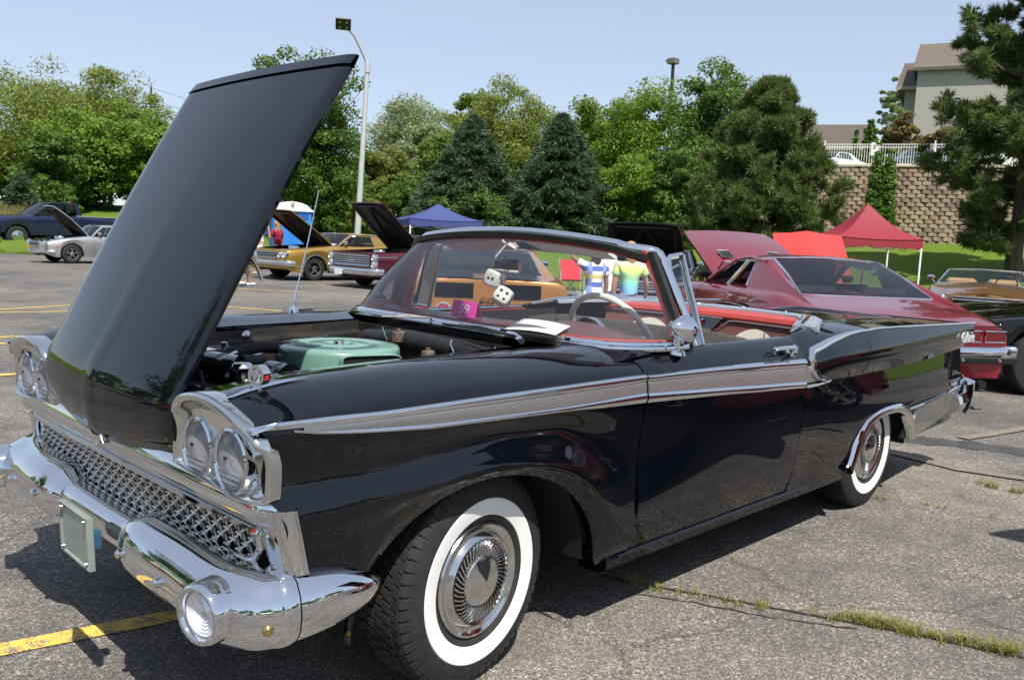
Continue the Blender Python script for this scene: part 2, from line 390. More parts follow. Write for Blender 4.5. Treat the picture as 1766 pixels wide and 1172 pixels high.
def leafmat(name, c1, c2, c3, trans=.35, rough=.55):
    m = bpy.data.materials.new(name); m.use_nodes = True; n = m.node_tree; b = n.nodes['Principled BSDF']; out = n.nodes['Material Output']
    ge = N(m, 'ShaderNodeNewGeometry'); r = ramp(m, ge.outputs['Random Per Island'], [(0, c1), (.5, c2), (1, c3)])
    L(m, r.outputs[0], b.inputs['Base Color']); b.inputs['Roughness'].default_value = rough; b.inputs['Specular IOR Level'].default_value = .35
    tr = N(m, 'ShaderNodeBsdfTranslucent'); hs = N(m, 'ShaderNodeHueSaturation'); hs.inputs['Value'].default_value = 1.5; L(m, r.outputs[0], hs.inputs['Color']); L(m, hs.outputs[0], tr.inputs[0])
    mx = N(m, 'ShaderNodeMixShader'); mx.inputs[0].default_value = trans; L(m, b.outputs[0], mx.inputs[1]); L(m, tr.outputs[0], mx.inputs[2]); L(m, mx.outputs[0], out.inputs[0])
    return m
WEED = leafmat('weed_blades', (.13, .16, .02), (.22, .24, .05), (.38, .31, .13), .3)
sp = []
for (a, b, n_, k0, k1) in (((1090, 1010), (1200, 1030), 5, .3, .5), ((1085, 1003), (1140, 1012), 4, .5, .6), ((1200, 1030), (1340, 1050), 6, .3, .4), ((1230, 1050), (1330, 1048), 3, .1, .5), ((1395, 1062), (1480, 1068), 5, .3, .5), ((1470, 1070), (1580, 1092), 10, .9, 1.0), ((1560, 1088), (1766, 1132), 18, .5, .9)):
    for i in range(n_):
        t = (i+rnd.random()*.8)/n_; q = at(lerp(a[0], b[0], t), lerp(a[1], b[1], t), 'Z', 0); sp.append((q.x+rnd.uniform(-.02, .02), q.y+rnd.uniform(-.02, .02), 0, lerp(k0, k1, t)*rnd.uniform(.5, 1.1)))
for px, py, k in ((1600, 872, .3), (1628, 876, .3), (1705, 838, 1.0), (1715, 842, .9), (1690, 834, .5), (1745, 848, .8), (1760, 850, .6), (1515, 860, .4), (1525, 862, .3), (1658, 855, .15), (1710, 892, .2)):
    q = at(px, py, 'Z', 0); sp.append((q.x, q.y, 0, k))
blades('crack_grass', sp, .055, WEED, 'yellow green grass tufts growing out of the crack in the asphalt beside the black car', 62, .036, wd=.0028, lean=(.5, 1.7))
# crack slots under the tufts
CR = mat('crack_dirt', (.035, .028, .02), .95)
g = MB()
def crack(pts, w0):
    P = [at(px, py, 'Z', 0) for px, py in pts]; Q = []
    for i in range(len(P)-1):
        for k in range(8): Q.append(P[i].lerp(P[i+1], k/8)+Vector((rnd.uniform(-.006, .006), rnd.uniform(-.006, .006), 0)))
    Q.append(P[-1]); rows = []
    for i, p in enumerate(Q):
        t = (Q[min(i+1, len(Q)-1)]-Q[max(i-1, 0)]).normalized(); n = Vector((-t.y, t.x, 0))*w0*rnd.uniform(.4, 1.2); rows.append([(p.x-n.x, p.y-n.y, .004), (p.x+n.x, p.y+n.y, .004)])
    g.grid(rows)
crack([(1040, 992), (1120, 1010), (1300, 1042), (1480, 1075), (1560, 1090), (1766, 1135), (1900, 1160)], .009)
crack([(1085, 1022), (1200, 1040), (1330, 1065), (1480, 1085)], .004)
crack([(1500, 632), (1640, 640), (1766, 655)], .006)
tag(g.build('pavement_crack', CR, smooth=False), kind='structure')
# worn yellow stall lines, a sheet 4 mm above the asphalt
def linemat():
    m = mat('worn_yellow_line_paint', (.62, .42, .07), .7)
    tc = N(m, 'ShaderNodeTexCoord'); n = N(m, 'ShaderNodeTexNoise', Scale=9., Detail=9, Roughness=.8); L(m, tc.outputs['Object'], n.inputs['Vector'])
    v2 = N(m, 'ShaderNodeTexVoronoi', Scale=160.0); L(m, tc.outputs['Object'], v2.inputs['Vector'])
    a = N(m, 'ShaderNodeMath', operation='MULTIPLY_ADD'); L(m, v2.outputs['Distance'], a.inputs[0]); a.inputs[1].default_value = .28; L(m, n.outputs[0], a.inputs[2])
    r = ramp(m, a.outputs[0], [(.64, (0, 0, 0)), (.72, (1, 1, 1))])
    c = mixc(m, r.outputs[0], (.72, .47, .085), (.17, .155, .13)); L(m, c, bsdf(m).inputs['Base Color']); return m
LINE = linemat()
LINE_OLD = linemat()
LINE_OLD.name = 'faded_yellow_line_paint'
for n_ in LINE_OLD.node_tree.nodes:
    if n_.bl_idname == 'ShaderNodeValToRGB': n_.color_ramp.elements[0].position = .44; n_.color_ramp.elements[1].position = .56
SZ = [.004]
def stripe(a, b, wd=.1, m=None):
    SZ[0] += .0006; z_ = SZ[0]
    A = at(*a, 'Z', 0); B = at(*b, 'Z', 0); t = (B-A).normalized(); n = Vector((-t.y, t.x, 0))*wd/2; rows = []
    k = max(2, int((B-A).length/.15))
    for i in range(k+1):
        p = A.lerp(B, i/k); e = rnd.uniform(-.004, .004); rows.append([(p.x-n.x*(1+e*20), p.y-n.y*(1+e*20), z_), (p.x+n.x*(1-e*15), p.y+n.y*(1-e*15), z_)])
    m_ = MB(); m_.grid(rows); tag(m_.build('parking_line', m or LINE, smooth=False), kind='structure')
stripe((-260, 1172), (330, 1056), .095)
for a, b in (((-40, 536), (130, 526)), ((-40, 540), (125, 537)), ((-60, 584), (40, 580)), ((-60, 588), (40, 596)), ((-60, 651), (60, 644)), ((408, 498), (530, 505)), ((360, 527), (486, 537)), ((1540, 782), (1660, 812)), ((1640, 808), (1800, 832)), ((1660, 757), (1800, 735)), ((545, 492), (590, 493))):
    stripe(a, b, .1, LINE_OLD if a[0] > 1400 else None)
# a darker tar-filled seam beyond the rear wheel
TAR = noise_mat('tar_patch', (.03, .03, .031), (.075, .072, .07), 5, .8, .2, 60)
g = MB(); P = [at(px, py, 'Z', 0) for px, py in ((1540, 752), (1600, 762), (1680, 768), (1766, 780), (1860, 800))]; rows = []
for i in range(len(P)-1):
    for k in range(6):
        p = P[i].lerp(P[i+1], k/6); rows.append([(p.x+rnd.uniform(-.05, .05)-.16, p.y, .003), (p.x+rnd.uniform(-.06, .06)+.17, p.y+.02, .003)])
g.grid(rows); tag(g.build('tar_seam', TAR, smooth=False), kind='structure')
# ------------------------------------------------------------------ the black convertible (x rearwards from the front axle, near side = -y)
HO = (1.8, 0.0, 0.0)
hero = empty('convertible_car', HO, 0, 'black 1950s convertible with chrome bumper, whitewall tyres and raised hood, standing in front', 'car')
def HB(mb, name, m, parent=None, **kw):
    """part of the convertible; a sub-part gives its parent part"""
    return mb.build(name, m, parent or hero, HO, **kw)
def HBs(mb, name, m, parent, **kw): return mb.build(name, m, parent, HO, **kw)

def arch_f(x): return .295+.385*math.sqrt(max(0, 1-(x/.52)**2)) if abs(x) < .52 else (.40 if x < 0 else .27)
_ar = pchip([2.56, 2.60, 2.66, 2.74, 2.86, 3.0, 3.16, 3.28, 3.36, 3.41], [.26, .30, .42, .495, .53, .54, .535, .50, .44, .34])
def arch_r(x): return float(_ar(x)) if 2.56 < x < 3.41 else (.265 if x < 3 else .34)
# rows: 0 inner, 1 crown, 2 shoulder, 3 trim top, 4 trim bottom, 5 below trim, 6 ridge, 7, 8, 9 lower edge
def FK(x, y0, z0, z1, z6, y6, ytop=.945):
    b = arch_f(x); z5 = max(.79, z6+.06) if x < .3 else max(lerp(.79, .62, (x-.3)/.42), z6+.05)
    return (x, [(y0, z0), (.735, z1), (.895, z1-.045), (ytop, .922), (ytop+.006, lerp(.884, .845, min(1, max(0, (x+.7)/1.42)))), (ytop-.012, z5), (y6, z6-.03*max(0, min(1, (.5-x)/.3))), (y6-.018, lerp(z6-.03*max(0, min(1, (.5-x)/.3)), b, .3)), (y6-.028, lerp(z6, b, .65)), (y6-.045 if x < .55 else .905, b)])
fk = [FK(-.77, .535, .945, .968, .715, .945, .915), FK(-.70, .535, .962, .985, .72, .95, .93), FK(-.6, .53, .975, .998, .722, .957, .938), FK(-.5, .53, .985, 1.005, .725, .96, .943), FK(-.35, .53, .99, 1.012, .732, .963), FK(-.15, .53, .995, 1.018, .745, .966), FK(0, .53, .998, 1.02, .75, .968),
      FK(.15, .53, 1.0, 1.02, .738, .97), FK(.28, .53, 1.002, 1.021, .70, .97), FK(.4, .53, 1.004, 1.022, .63, .968), FK(.5, .535, 1.006, 1.022, .53, .962), FK(.6, .56, 1.006, 1.022, .42, .955), FK(.725, .66, 1.0, 1.02, .33, .945)]
fend = Surf(fk, sharp=(9,)); _f9 = arch_f
fend.fz[9] = lambda x: arch_f(x)
def fwarp(p):
    x, y, z = p
    k = max(0, (-.45-x)/.32); return (x+k*(.008*min(1, max(0, (.914-z)/.008))+.022*min(1, max(0, (.755-z)/.02))+.30*max(0, .745-z))*min(1, max(.35, (z-.2)/.2)), y, z)
xs_f = [-.77, -.74, -.7, -.66, -.62, -.58, -.55, -.53, -.5199] + [-.52*math.cos(t) for t in np.linspace(.05, PI-.05, 34)] + [.5199, .54, .57, .6, .64, .68, .7225]
def quarter_panels(side):
    nm = {-1: 'near', 1: 'far'}[side]
    mb = MB(); fend.patch(mb, 0, 0, 0, 9, side, xs=xs_f, warp=fwarp, nv=5)
    # inner apron under the hood edge and the rolled arch lip
    mb.grid([[fend.pt(x, 0, side, 0, fwarp), fend.pt(x, 0, side, 0, fwarp)+Vector((0, side*.004, -.05))] for x in xs_f if x < .56])
    rows = []
    for x in xs_f:
        if abs(x) <= .52: p = fend.pt(x, 9, side, 0, fwarp); rows.append([p, p+Vector((0, -side*.03, .004)), p+Vector((0, -side*.03, .03))])
    mb.grid(rows)
    f = HB(mb, 'front_fender', BLACK, ang=28)
    # door
    mb = MB(); door.patch(mb, .7285, 1.953, 0, 8, side, dx=.06, nv=5, flange=.03)
    mb.grid([[door.pt(x, 0, side), door.pt(x, 0, side)+Vector((0, -side*.012, -.02)), door.pt(x, 0, side)+Vector((0, -side*.02, -.16))] for x in np.linspace(.85, 1.953, 14)])
    d = HB(mb, 'door', BLACK, ang=28)
    mb = MB(); quart.patch(mb, 0, 0, 0, 9, side, xs=xs_q, nv=5)
    q = HB(mb, 'rear_quarter_panel', BLACK, ang=28)
    # sill
    mb = MB(); mb.sweep([(x, side*.905, .268) for x in np.linspace(.60, 2.58, 12)], [(.0, .012), (.012, .0), (.01, -.03), (-.02, -.05), (-.12, -.05), (-.12, .02), (-.03, .02)], outs=[(0, side, 0)]*12)
    HB(mb, 'sill', BLACK)
    return f, d, q
# door rows: 0 inner belt, 1 crown, 2 shoulder, 3 trim top, 4 trim bottom, 5, 6, 7, 8 bottom
dk = []
for x, y0, z0, zt, zb, yy in ((.7285, .66, 1.0, .922, .845, .945), (.8, .80, 1.0, .921, .842, .946), (.9, .845, .999, .92, .838, .948), (1.2, .85, 1.0, .915, .825, .952), (1.55, .85, 1.0, .905, .806, .955), (1.8, .85, .998, .896, .794, .955), (1.953, .85, 1.0, .89, .785, .953)):
    k = (x-.7285)/1.22; z1 = z0+.018 if x < .75 else z0+.008
    dk.append((x, [(y0, z0), (.735 if x < .75 else (.82 if x < .85 else .865), z1), (.895 if x < .75 else .912, z1-.04 if x < .75 else z1-.03), (yy, zt), (yy+.008, zb), (lerp(yy-.012, yy+.008, min(1, k*2)), lerp(.62, .68, min(1, k*2))), (lerp(.948, .957, k), lerp(.46, .55, k)), (.938, .40), (.907, .285)]))
door = Surf(dk, sharp=())
# quarter rows: 0 inner deck edge, 1 top, 2 fin edge (sharp), 3 pod bulge, 4 pod bulge low, 5 pod bottom (sharp), 6 belly, 7 trim line, 8, 9 lower edge
qk = []
for x, r in ((1.958, [(.85, 1.0), (.868, 1.006), (.935, .93), (.953, .89), (.956, .85), (.958, .785), (.961, .68), (.957, .55), (.938, .40)]),
             (2.10, [(.83, 1.02), (.86, 1.022), (.93, .945), (.958, .905), (.966, .86), (.955, .79), (.958, .68), (.955, .56), (.937, .42)]),
             (2.25, [(.79, 1.03), (.83, 1.035), (.925, .972), (.968, .922), (.975, .865), (.950, .79), (.957, .68), (.955, .57), (.94, .42)]),
             (2.5, [(.68, 1.035), (.75, 1.04), (.92, 1.0), (.975, .935), (.980, .865), (.946, .787), (.956, .68), (.957, .575), (.945, .44)]),
             (2.8, [(.60, 1.035), (.72, 1.04), (.925, 1.012), (.98, .94), (.982, .865), (.942, .787), (.956, .68), (.96, .58), (.955, .545)]),
             (3.2, [(.60, 1.03), (.72, 1.033), (.93, 1.008), (.98, .94), (.978, .87), (.938, .79), (.954, .68), (.958, .575), (.955, .545)]),
             (3.6, [(.60, 1.02), (.72, 1.022), (.935, 1.0), (.975, .945), (.968, .88), (.928, .80), (.945, .69), (.95, .58), (.935, .42)]),
             (4.0, [(.58, 1.0), (.72, 1.002), (.94, .993), (.965, .945), (.955, .885), (.912, .81), (.928, .70), (.935, .585), (.915, .42)]),
             (4.2, [(.56, .985), (.72, .985), (.943, .99), (.96, .945), (.948, .885), (.898, .815), (.91, .71), (.918, .59), (.90, .43)]),
             (4.38, [(.54, .965), (.72, .965), (.945, .985), (.955, .945), (.94, .885), (.88, .815), (.888, .71), (.90, .59), (.88, .44)])):
    b = arch_r(x); r = r[:8]+[(r[8][0], max(b+.004, min(r[8][1], lerp(r[7][1], b, .5))))]+[(r[8][0]-(.032 if x < 2.2 else .02), b)]
    qk.append((x, r))
quart = Surf(qk, sharp=(2, 5)); quart.fz[9] = lambda x: arch_r(x)
quart.fz[8] = (lambda f8: (lambda x: max(float(f8(x)), arch_r(x)+.006) if 2.6 < x < 3.4 else float(f8(x))))(quart.fz[8])
xs_q = sorted(set([round(v, 4) for v in list(np.linspace(1.958, 2.56, 13))+list(np.linspace(2.561, 2.80, 14))+list(np.linspace(2.82, 3.2, 8))+list(np.linspace(3.22, 3.409, 12))+list(np.linspace(3.412, 4.34, 16))]))
F1, D1, Q1 = quarter_panels(-1); F2, D2, Q2 = quarter_panels(1)

# tail end cap, deck, boot well
def tailpoly(x, side, shrink=0): return [quart.pt(x, v, side) for v in np.linspace(0, 9, 28)]
mb = MB()
for s_ in (-1, 1):
    P = tailpoly(4.34, s_); mb.grid([P, [Vector((4.33 if i > 14 else 4.37, p.y*.3, p.z)) for i, p in enumerate(P)]])
mb.box((4.3, 0, .7), (.05, 1.0, .5)); HB(mb, 'tail_panel', BLACK)
mb = MB(); rows = []
for x in np.linspace(2.74, 4.34, 14):
    y0, z0 = quart.ev(x, 0); rows.append([(x, y, z0+.02*(1-(y/y0)**2)-.002) for y in np.linspace(-y0, y0, 13)])
mb.grid(rows); HB(mb, 'trunk_lid', BLACK)
# cowl between hood opening, fenders and windscreen
def base_x(y): y = abs(y); return float(_bx(min(y, .885)))
_bx = pchip([0, .4, .62, .74, .82, .86, .885], [.60, .595, .615, .665, .76, .87, 1.06])
mb = MB(); rows = []
ys = [-.885, -.875, -.86, -.82, -.74, -.66, -.56, -.4, -.2, 0, .2, .4, .56, .66, .74, .82, .86, .875, .885]
for y in ys:
    xa = .545+.06*max(0, (abs(y)-.53))/.3; xb = base_x(y)+.02; rows.append([(lerp(xa, xb, t), y, 1.012+.012*t+.018*(1-(y/.9)**2) - .03*max(0, abs(y)-.7)/.18*(1-t)) for t in (0, .3, .6, 1)])
mb.grid(rows); mb.grid([[(r[0][0], r[0][1], r[0][2]), (r[0][0]+.005, r[0][1], r[0][2]-.045)] for r in rows if abs(r[0][1]) < .56])
HB(mb, 'cowl', BLACK)

# ------------------------------------------------ chrome along the side
def side_strip(name, surf, x0, x1, va, vb, side, m, off=.006, bulge=.006, n=24, parent=None, ends=True, warp=None, nb=5):
    mb = MB(); rows = []
    for i in range(n+1):
        x = lerp(x0, x1, i/n); t = 1.0
        v0, v1 = (va(x) if callable(va) else va), (vb(x) if callable(vb) else vb)
        r = [surf.pt(x, v0, side, .0, warp)]
        for k in range(nb+1):
            u = k/nb; r.append(surf.pt(x, lerp(v0, v1, u), side, off+bulge*math.sin(PI*u), warp))
        r.append(surf.pt(x, v1, side, 0, warp)); rows.append(r)
    mb.grid(rows)
    if ends:
        for r in (rows[0], rows[-1]): mb.add(r, [tuple(range(len(r)))])
    return HB(mb, name, m, parent, ang=50)
TRIMRIB = mat('ribbed_trim', (.70, .67, .65), .32, .9)
for s_ in (-1, 1):
    for sf, x0, x1, pp, wp in ((fend, -.80, .7215, F1 if s_ < 0 else F2, fwarp), (door, .7292, 1.952, D1 if s_ < 0 else D2, None)):
        side_strip('upper_spear', sf, x0, x1, (lambda x: lerp(2.36, 2.72, min(1, max(0, (x+.80)/.35)))) if sf is fend else 2.78, 3.12, s_, CHROME, .007, .009, parent=pp, warp=None)
        a = x0 if sf is door else -.70
        side_strip('lower_spear', sf, a, x1, (lambda x: lerp(3.18, 3.74, min(1, (x+.70)/.42)**.5)) if sf is fend else 3.76, (lambda x: lerp(3.42, 4.03, min(1, (x+.70)/.42)**.5)) if sf is fend else 4.03, s_, CHROME, .006, .007, parent=pp, warp=wp)
        # ribbed band: real ribs
        mb = MB(); nx = 26
        for i in range(9):
            rows = []
            for k in range(nx+1):
                x = lerp(a+(.03 if sf is fend else .001), x1, k/nx); lo = 3.14; hi = 3.76
                if sf is fend: hi = lerp(3.2, 3.74, min(1, max(0, (x+.70)/.42))**.5)
                v = lerp(lo, hi, i/9); v2 = lerp(lo, hi, (i+1)/9)
                rows.append([sf.pt(x, lerp(v, v2, u), s_, .003+.0035*q, wp) for u, q in ((0, 0), (.3, 1), (.7, 1), (1, 0))])
            mb.grid(rows)
        HB(mb, 'ribbed_band', TRIMRIB, pp, ang=20)
    # trim tail on the quarter, curling up round the pod nose
    qp = Q1 if s_ < 0 else Q2
    mb = MB(); rows = []
    for i in range(9):
        for_k = []
        for k in range(13):
            x = lerp(1.959, lerp(2.03, 2.2, i/9), k/12); z = lerp(.878, .80, (i+.5)/9)-.0*k
            y = .962
            for_k.append((x, z))
        vs_ = []
        for x, z in for_k:
            vs_.append([Vector((x, s_*(.9585+(.004 if q else 0)), z+dz)) for dz, q in ((.0045, 0), (.0015, 1), (-.0015, 1), (-.0045, 0))])
        mb.grid(vs_)
    HB(mb, 'ribbed_band', TRIMRIB, qp)
    mb = MB()
    pts = [(1.962, .785), (2.08, .785), (2.2, .79), (2.23, .793)]; mb.tube([(x, s_*.962, z) for x, z in pts], [.009, .008, .006, .002], 8)
    HB(mb, 'lower_spear', CHROME, qp)
    # curl molding: pod nose up over the fin top
    path = [(2.24, .955, .795), (2.15, .965, .80), (2.07, .966, .825), (2.02, .962, .865), (2.015, .957, .905)]
    mb = MB(); ups = [Vector((0, 0, 1))]*len(path)
    mb.tube([(x, s_*y, z) for x, y, z in path], [.004, .012, .017, .019, .018], 10)
    xs = [2.015, 2.05, 2.1, 2.16, 2.24, 2.34, 2.46, 2.6, 2.8, 3.05, 3.4, 3.8, 4.2, 4.37]
    P2 = [quart.pt(x, 2.0, s_, .002) for x in xs]; P2[0] = Vector((2.0, s_*.955, .895))
    mb.tube(P2, [.02, .022, .022, .021, .019, .016, .012, .009, .008, .007, .007, .007, .007, .007], 10)
    HB(mb, 'fin_molding', CHROME, qp)
    # pod seam ring
    mb = MB(); mb.tube([quart.pt(2.62, v, s_, .0008) for v in np.linspace(2.6, 4.9, 14)], .0012, 5); HB(mb, 'pod_seam', DARK, qp)
# stainless gravel panel and skirt molding
STEEL = noise_mat('stainless_panel', (.52, .52, .51), (.66, .65, .63), 7, .22, .02, 20, metal=1, r2=.34, stretch=(1, 1, 6))
for s_ in (-1, 1):
    qp = Q1 if s_ < 0 else Q2
    mb = MB(); rows = []
    for x in np.linspace(3.405, 4.30, 16):
        lo = lerp(.345, .40, (x-3.4)/.9); hi = lerp(.532, .56, (x-3.4)/.9); r = []
        for k in range(7):
            z = lerp(hi, lo, k/6); yb = lerp(.955, .90, ((x-3.4)/.9)**1.5)+.012 - .03*(k/6)**2; r.append((x, s_*yb, z))
        rows.append([(x, s_*(r[0][1]*s_-.02), hi+.003)]+r+[(x, s_*(r[-1][1]*s_-.06), lo-.01)])
    mb.grid(rows); mb.add([rows[0][i] for i in range(9)], [tuple(range(9))]); HB(mb, 'gravel_panel', STEEL, qp)
    mb = MB(); mb.tube([(x, s_*(lerp(.972, .914, ((x-3.3)/1.0)**1.5)), lerp(.540, .568, (x-3.3)/1.0)) for x in np.linspace(3.3, 4.32, 10)], .007, 8); HB(mb, 'gravel_panel_molding', CHROME, qp)
    # skirt molding: broad chrome lip round the rear opening
    xs = [2.575, 2.59, 2.615, 2.65, 2.69, 2.74, 2.80, 2.87, 2.95, 3.05, 3.15, 3.24, 3.31, 3.36, 3.395, 3.41]
    rows = []
    for i, x in enumerate(xs):
        z = arch_r(min(max(x, 2.561), 3.409)); a = xs[max(i-1, 0)]; b = xs[min(i+1, len(xs)-1)]
        t = Vector((b-a, 0, arch_r(min(max(b, 2.561), 3.409))-arch_r(min(max(a, 2.561), 3.409)))).normalized(); n = Vector((-t.z, 0, t.x))
        wdt = .058; c = Vector((x, s_*.945, z)); r = []
        for u, q in ((0, -.03), (0, .012), (.1, .022), (.35, .026), (.65, .02), (.9, .012), (1, .0)):
            r.append(c+n*(u*wdt-.004)+Vector((0, s_*q, 0)))
        rows.append(r)
    mb = MB(); mb.grid(rows)
    e = rows[-1]; mb.add(list(e)+[], [tuple(range(len(e)))])
    HB(mb, 'wheel_opening_molding', CHROME, qp, ang=60)

# script on the fin
SCR = CHROME
for s_ in (-1,):
    me = text_obj('Galaxie', .095, mat('bright_script_metal', (.85, .85, .85), .35, .6), Q1, Matrix.Translation(Vector((-HO[0], 0, 0))) @ frame((4.17, -.972, .903), (1, .045, -.02), (0, 0.1, 1)), 'script_badge', extrude=.004, shear=.35)

# ------------------------------------------------ nose: headlamp nacelles, grille, bumper
NPOLY = [(.478, .765), (.482, .85), (.492, .905), (.53, .945), (.60, .968), (.68, .975), (.77, .962), (.85, .938), (.895, .918), (.926, .892), (.938, .85), (.938, .79), (.928, .748), (.86, .733), (.72, .738), (.58, .748), (.50, .755)]
NPOLY = [catmull(NPOLY[i-1], NPOLY[i], NPOLY[(i+1) % 17], NPOLY[(i+2) % 17], k/4) for i in range(17) for k in range(4)]
def nac_x(y, z):   # forward reach of the lip
    return -.775-.022*max(0, (z-.84)/.12)+.02*max(0, (y-.85)/.08)*(1 if z < .88 else .3)
for s_ in (-1, 1):
    mb = MB(); ring = [Vector((nac_x(y, z), s_*y, z)) for y, z in NPOLY]; cy, cz = .70, .835
    def ins(k, dx, top=1.0): return [Vector((p.x+dx, s_*(cy+(abs(p.y)-cy)*k), cz+(p.z-cz)*(k if p.z < cz else k*top))) for p in ring]
    back = [Vector((p.x+(.05 if p.z > .90 or abs(p.y) < .8 else .022), s_*(cy+(abs(p.y)-cy)*1.02), cz+(p.z-cz)*1.0)) for p in ring]
    rows = [back, ins(1.012, .018), ins(1.010, .0), ins(.998, -.010), ins(.97, -.014, .97), ins(.94, -.010, .93), ins(.915, .000, .88), ins(.895, .014, .84), ins(.85, .022, .80)]
    mb.grid(rows, closev=True); HBn = HB(mb, 'headlamp_nacelle', noise_mat('polished_nacelle', (.64, .64, .62), (.70, .70, .68), 6, .15, .015, 14, metal=1) if s_ < 0 else bpy.data.materials['polished_nacelle'], ang=70)
    # upper bright lip rim
    # face plate, ribbed between the lamps
    mb = MB(); pl = ins(.86, .022, .81); mb.add(pl, [tuple(range(len(pl)))])
    HB(mb, 'lamp_plate', bpy.data.materials['polished_nacelle'], HBn)
    mb = MB()
    for i in range(17):
        z = lerp(.752, .885, i/16); mb.tube([(-.760, s_*.655, z), (-.760, s_*.715, z)], .0032, 6)
    HB(mb, 'ribbed_filler', ALU, HBn)
    for y in (.596, .775):
        c = Vector((-.757, s_*y, .817)); ax = (-1, 0, 0)
        mb = MB(); mb.lathe([(.070, -.02), (.074, .015), (.079, .022), (.085, .018), (.088, .0), (.088, -.02)], c, ax, 40); ringo = HB(mb, 'headlamp', CHROME, HBn)
        mb = MB(); mb.lathe([(.0, -.022), (.02, -.02), (.045, -.012), (.065, .0), (.072, .008)], c, ax, 32); HBr = mb
        rf = mat('lamp_reflector', (.85, .85, .86), .30, .8) if 'lamp_reflector' not in bpy.data.materials else bpy.data.materials['lamp_reflector']
        mb2 = MB(); mb2.lathe([(.0, .03), (.02, .0293), (.045, .025), (.063, .017), (.0735, .010)], c, ax, 32)
        o = HB(mb2, 'headlamp_lens', LENS, HBn)
        o2 = HB(HBr, 'headlamp_reflector', rf, HBn)
        mb3 = MB()
        for zz in (-.02, -.034, -.048): 
            hw = math.sqrt(max(0, .068**2-zz**2)); mb3.tube([c+Vector((-.029+.35*(abs(zz)+abs(q)*hw)*.12, q*hw*s_, zz)) for q in (-1, -.5, 0, .5, 1)], .0011, 4)
        for q in (-.75, -.5, -.25, 0, .25, .5, .75):
            mb3.tube([c+Vector((-.027+abs(q)*.006, q*.066, -.052*math.sqrt(1-q*q))), c+Vector((-.027+abs(q)*.006, q*.066, .05*math.sqrt(1-q*q)))], .0007, 4)
        HB(mb3, 'lens_fluting', GLASS if False else LENS, HBn)
        mb3 = MB(); mb3.box((c.x-.031, c.y, c.z+.012), (.004, .012, .006)); HB(mb3, 'lamp_notch', DARK, HBn)
# grille header bar: wide chrome moulding across the nose, its ends turned down the fenders
def barx(y): return -.765+.035*(abs(y)/.89)**2
path = [(barx(y), y) for y in np.linspace(-.83, .83, 33)]
mb = MB(); rows = []
prof0 = [(.080, .040), (.062, .049), (.034, .050), (.008, .043), (-.012, .030), (-.025, .010), (-.030, -.010), (-.029, -.024), (-.020, -.034), (-.004, -.036), (-.006, -.042), (-.016, -.045), (-.018, -.052), (-.008, -.058), (.02, -.058)]
for x, y in path:
    k = .018*(1-(y/.85)**2); rows.append([(x+a*1.15, y, .720+b*1.32+k) for a, b in prof0])
def endrow(sgn):
    out = []
    for (cx, cy, dz, n_, kx) in ((-.735, .862, 0, .5, 1), (-.722, .888, -.004, 1.05, 1), (-.705, .905, -.012, 1.45, 1)):
        nx, ny = -math.cos(n_), math.sin(n_)*sgn; out.append([(cx+(-a)*nx*1.15, sgn*cy+(-a)*ny*1.15, .720+b*1.32+dz) for a, b in prof0])
    return out
rows = endrow(-1)[::-1]+rows+endrow(1); mb.grid(rows); HG = HB(mb, 'grille_header_bar', CHROME, ang=45)
mb = MB(); 
for s_ in (-1, 1):   # end caps running down beside the grille to the bumper
    mb = MB(); rws = []
    for t in np.linspace(0, 1, 9):
        z = lerp(.722, .552, t); xx = lerp(-.728, -.690, t); wd = lerp(.06, .052, t)
        rws.append([(xx+.03, s_*.815, z), (xx-.010, s_*.832, z), (xx-.022, s_*.858, z), (xx-.026, s_*.885, z), (xx-.018, s_*.925, z), (xx+.006, s_*.947, z), (xx+.035, s_*.954, z), (xx+.045, s_*.94, z)])
    mb.grid(rws); HB(mb, 'grille_end_cap', CHROME, HG)
# grille opening: dark box, frame and the floating lattice
mb = MB(); mb.box((-.60, 0, .57), (.1, 1.66, .30)); HB(mb, 'grille_cavity', DARK, HG)
GO = [(-.80, .642), (-.83, .63), (-.835, .60), (-.815, .566), (-.78, .556), (-.4, .535), (-.27, .50), (.27, .50), (.4, .535), (.78, .556), (.815, .566), (.835, .60), (.83, .63), (.80, .642), (.4, .655), (0, .66), (-.4, .655)]
def gx(y): return -.742+.03*(abs(y)/.83)**2
mb = MB(); mb.tube([(gx(y)-.012, y, z) for y, z in GO], .0105, 8, closed=True); HB(mb, 'grille_frame', CHROME_WORN, HG)
GRL = mat('grille_bright_metal', (.80, .80, .78), .38, .85)
def gtop(y): return .645-.0*(abs(y)) + .015*(1-(abs(y)/.83)**2)
def gbot(y): y = abs(y); return .50 if y < .27 else (lerp(.50, .535, (y-.27)/.13) if y < .4 else lerp(.535, .562, (y-.4)/.42))
mb = MB(); px_, pz_ = .058, .044
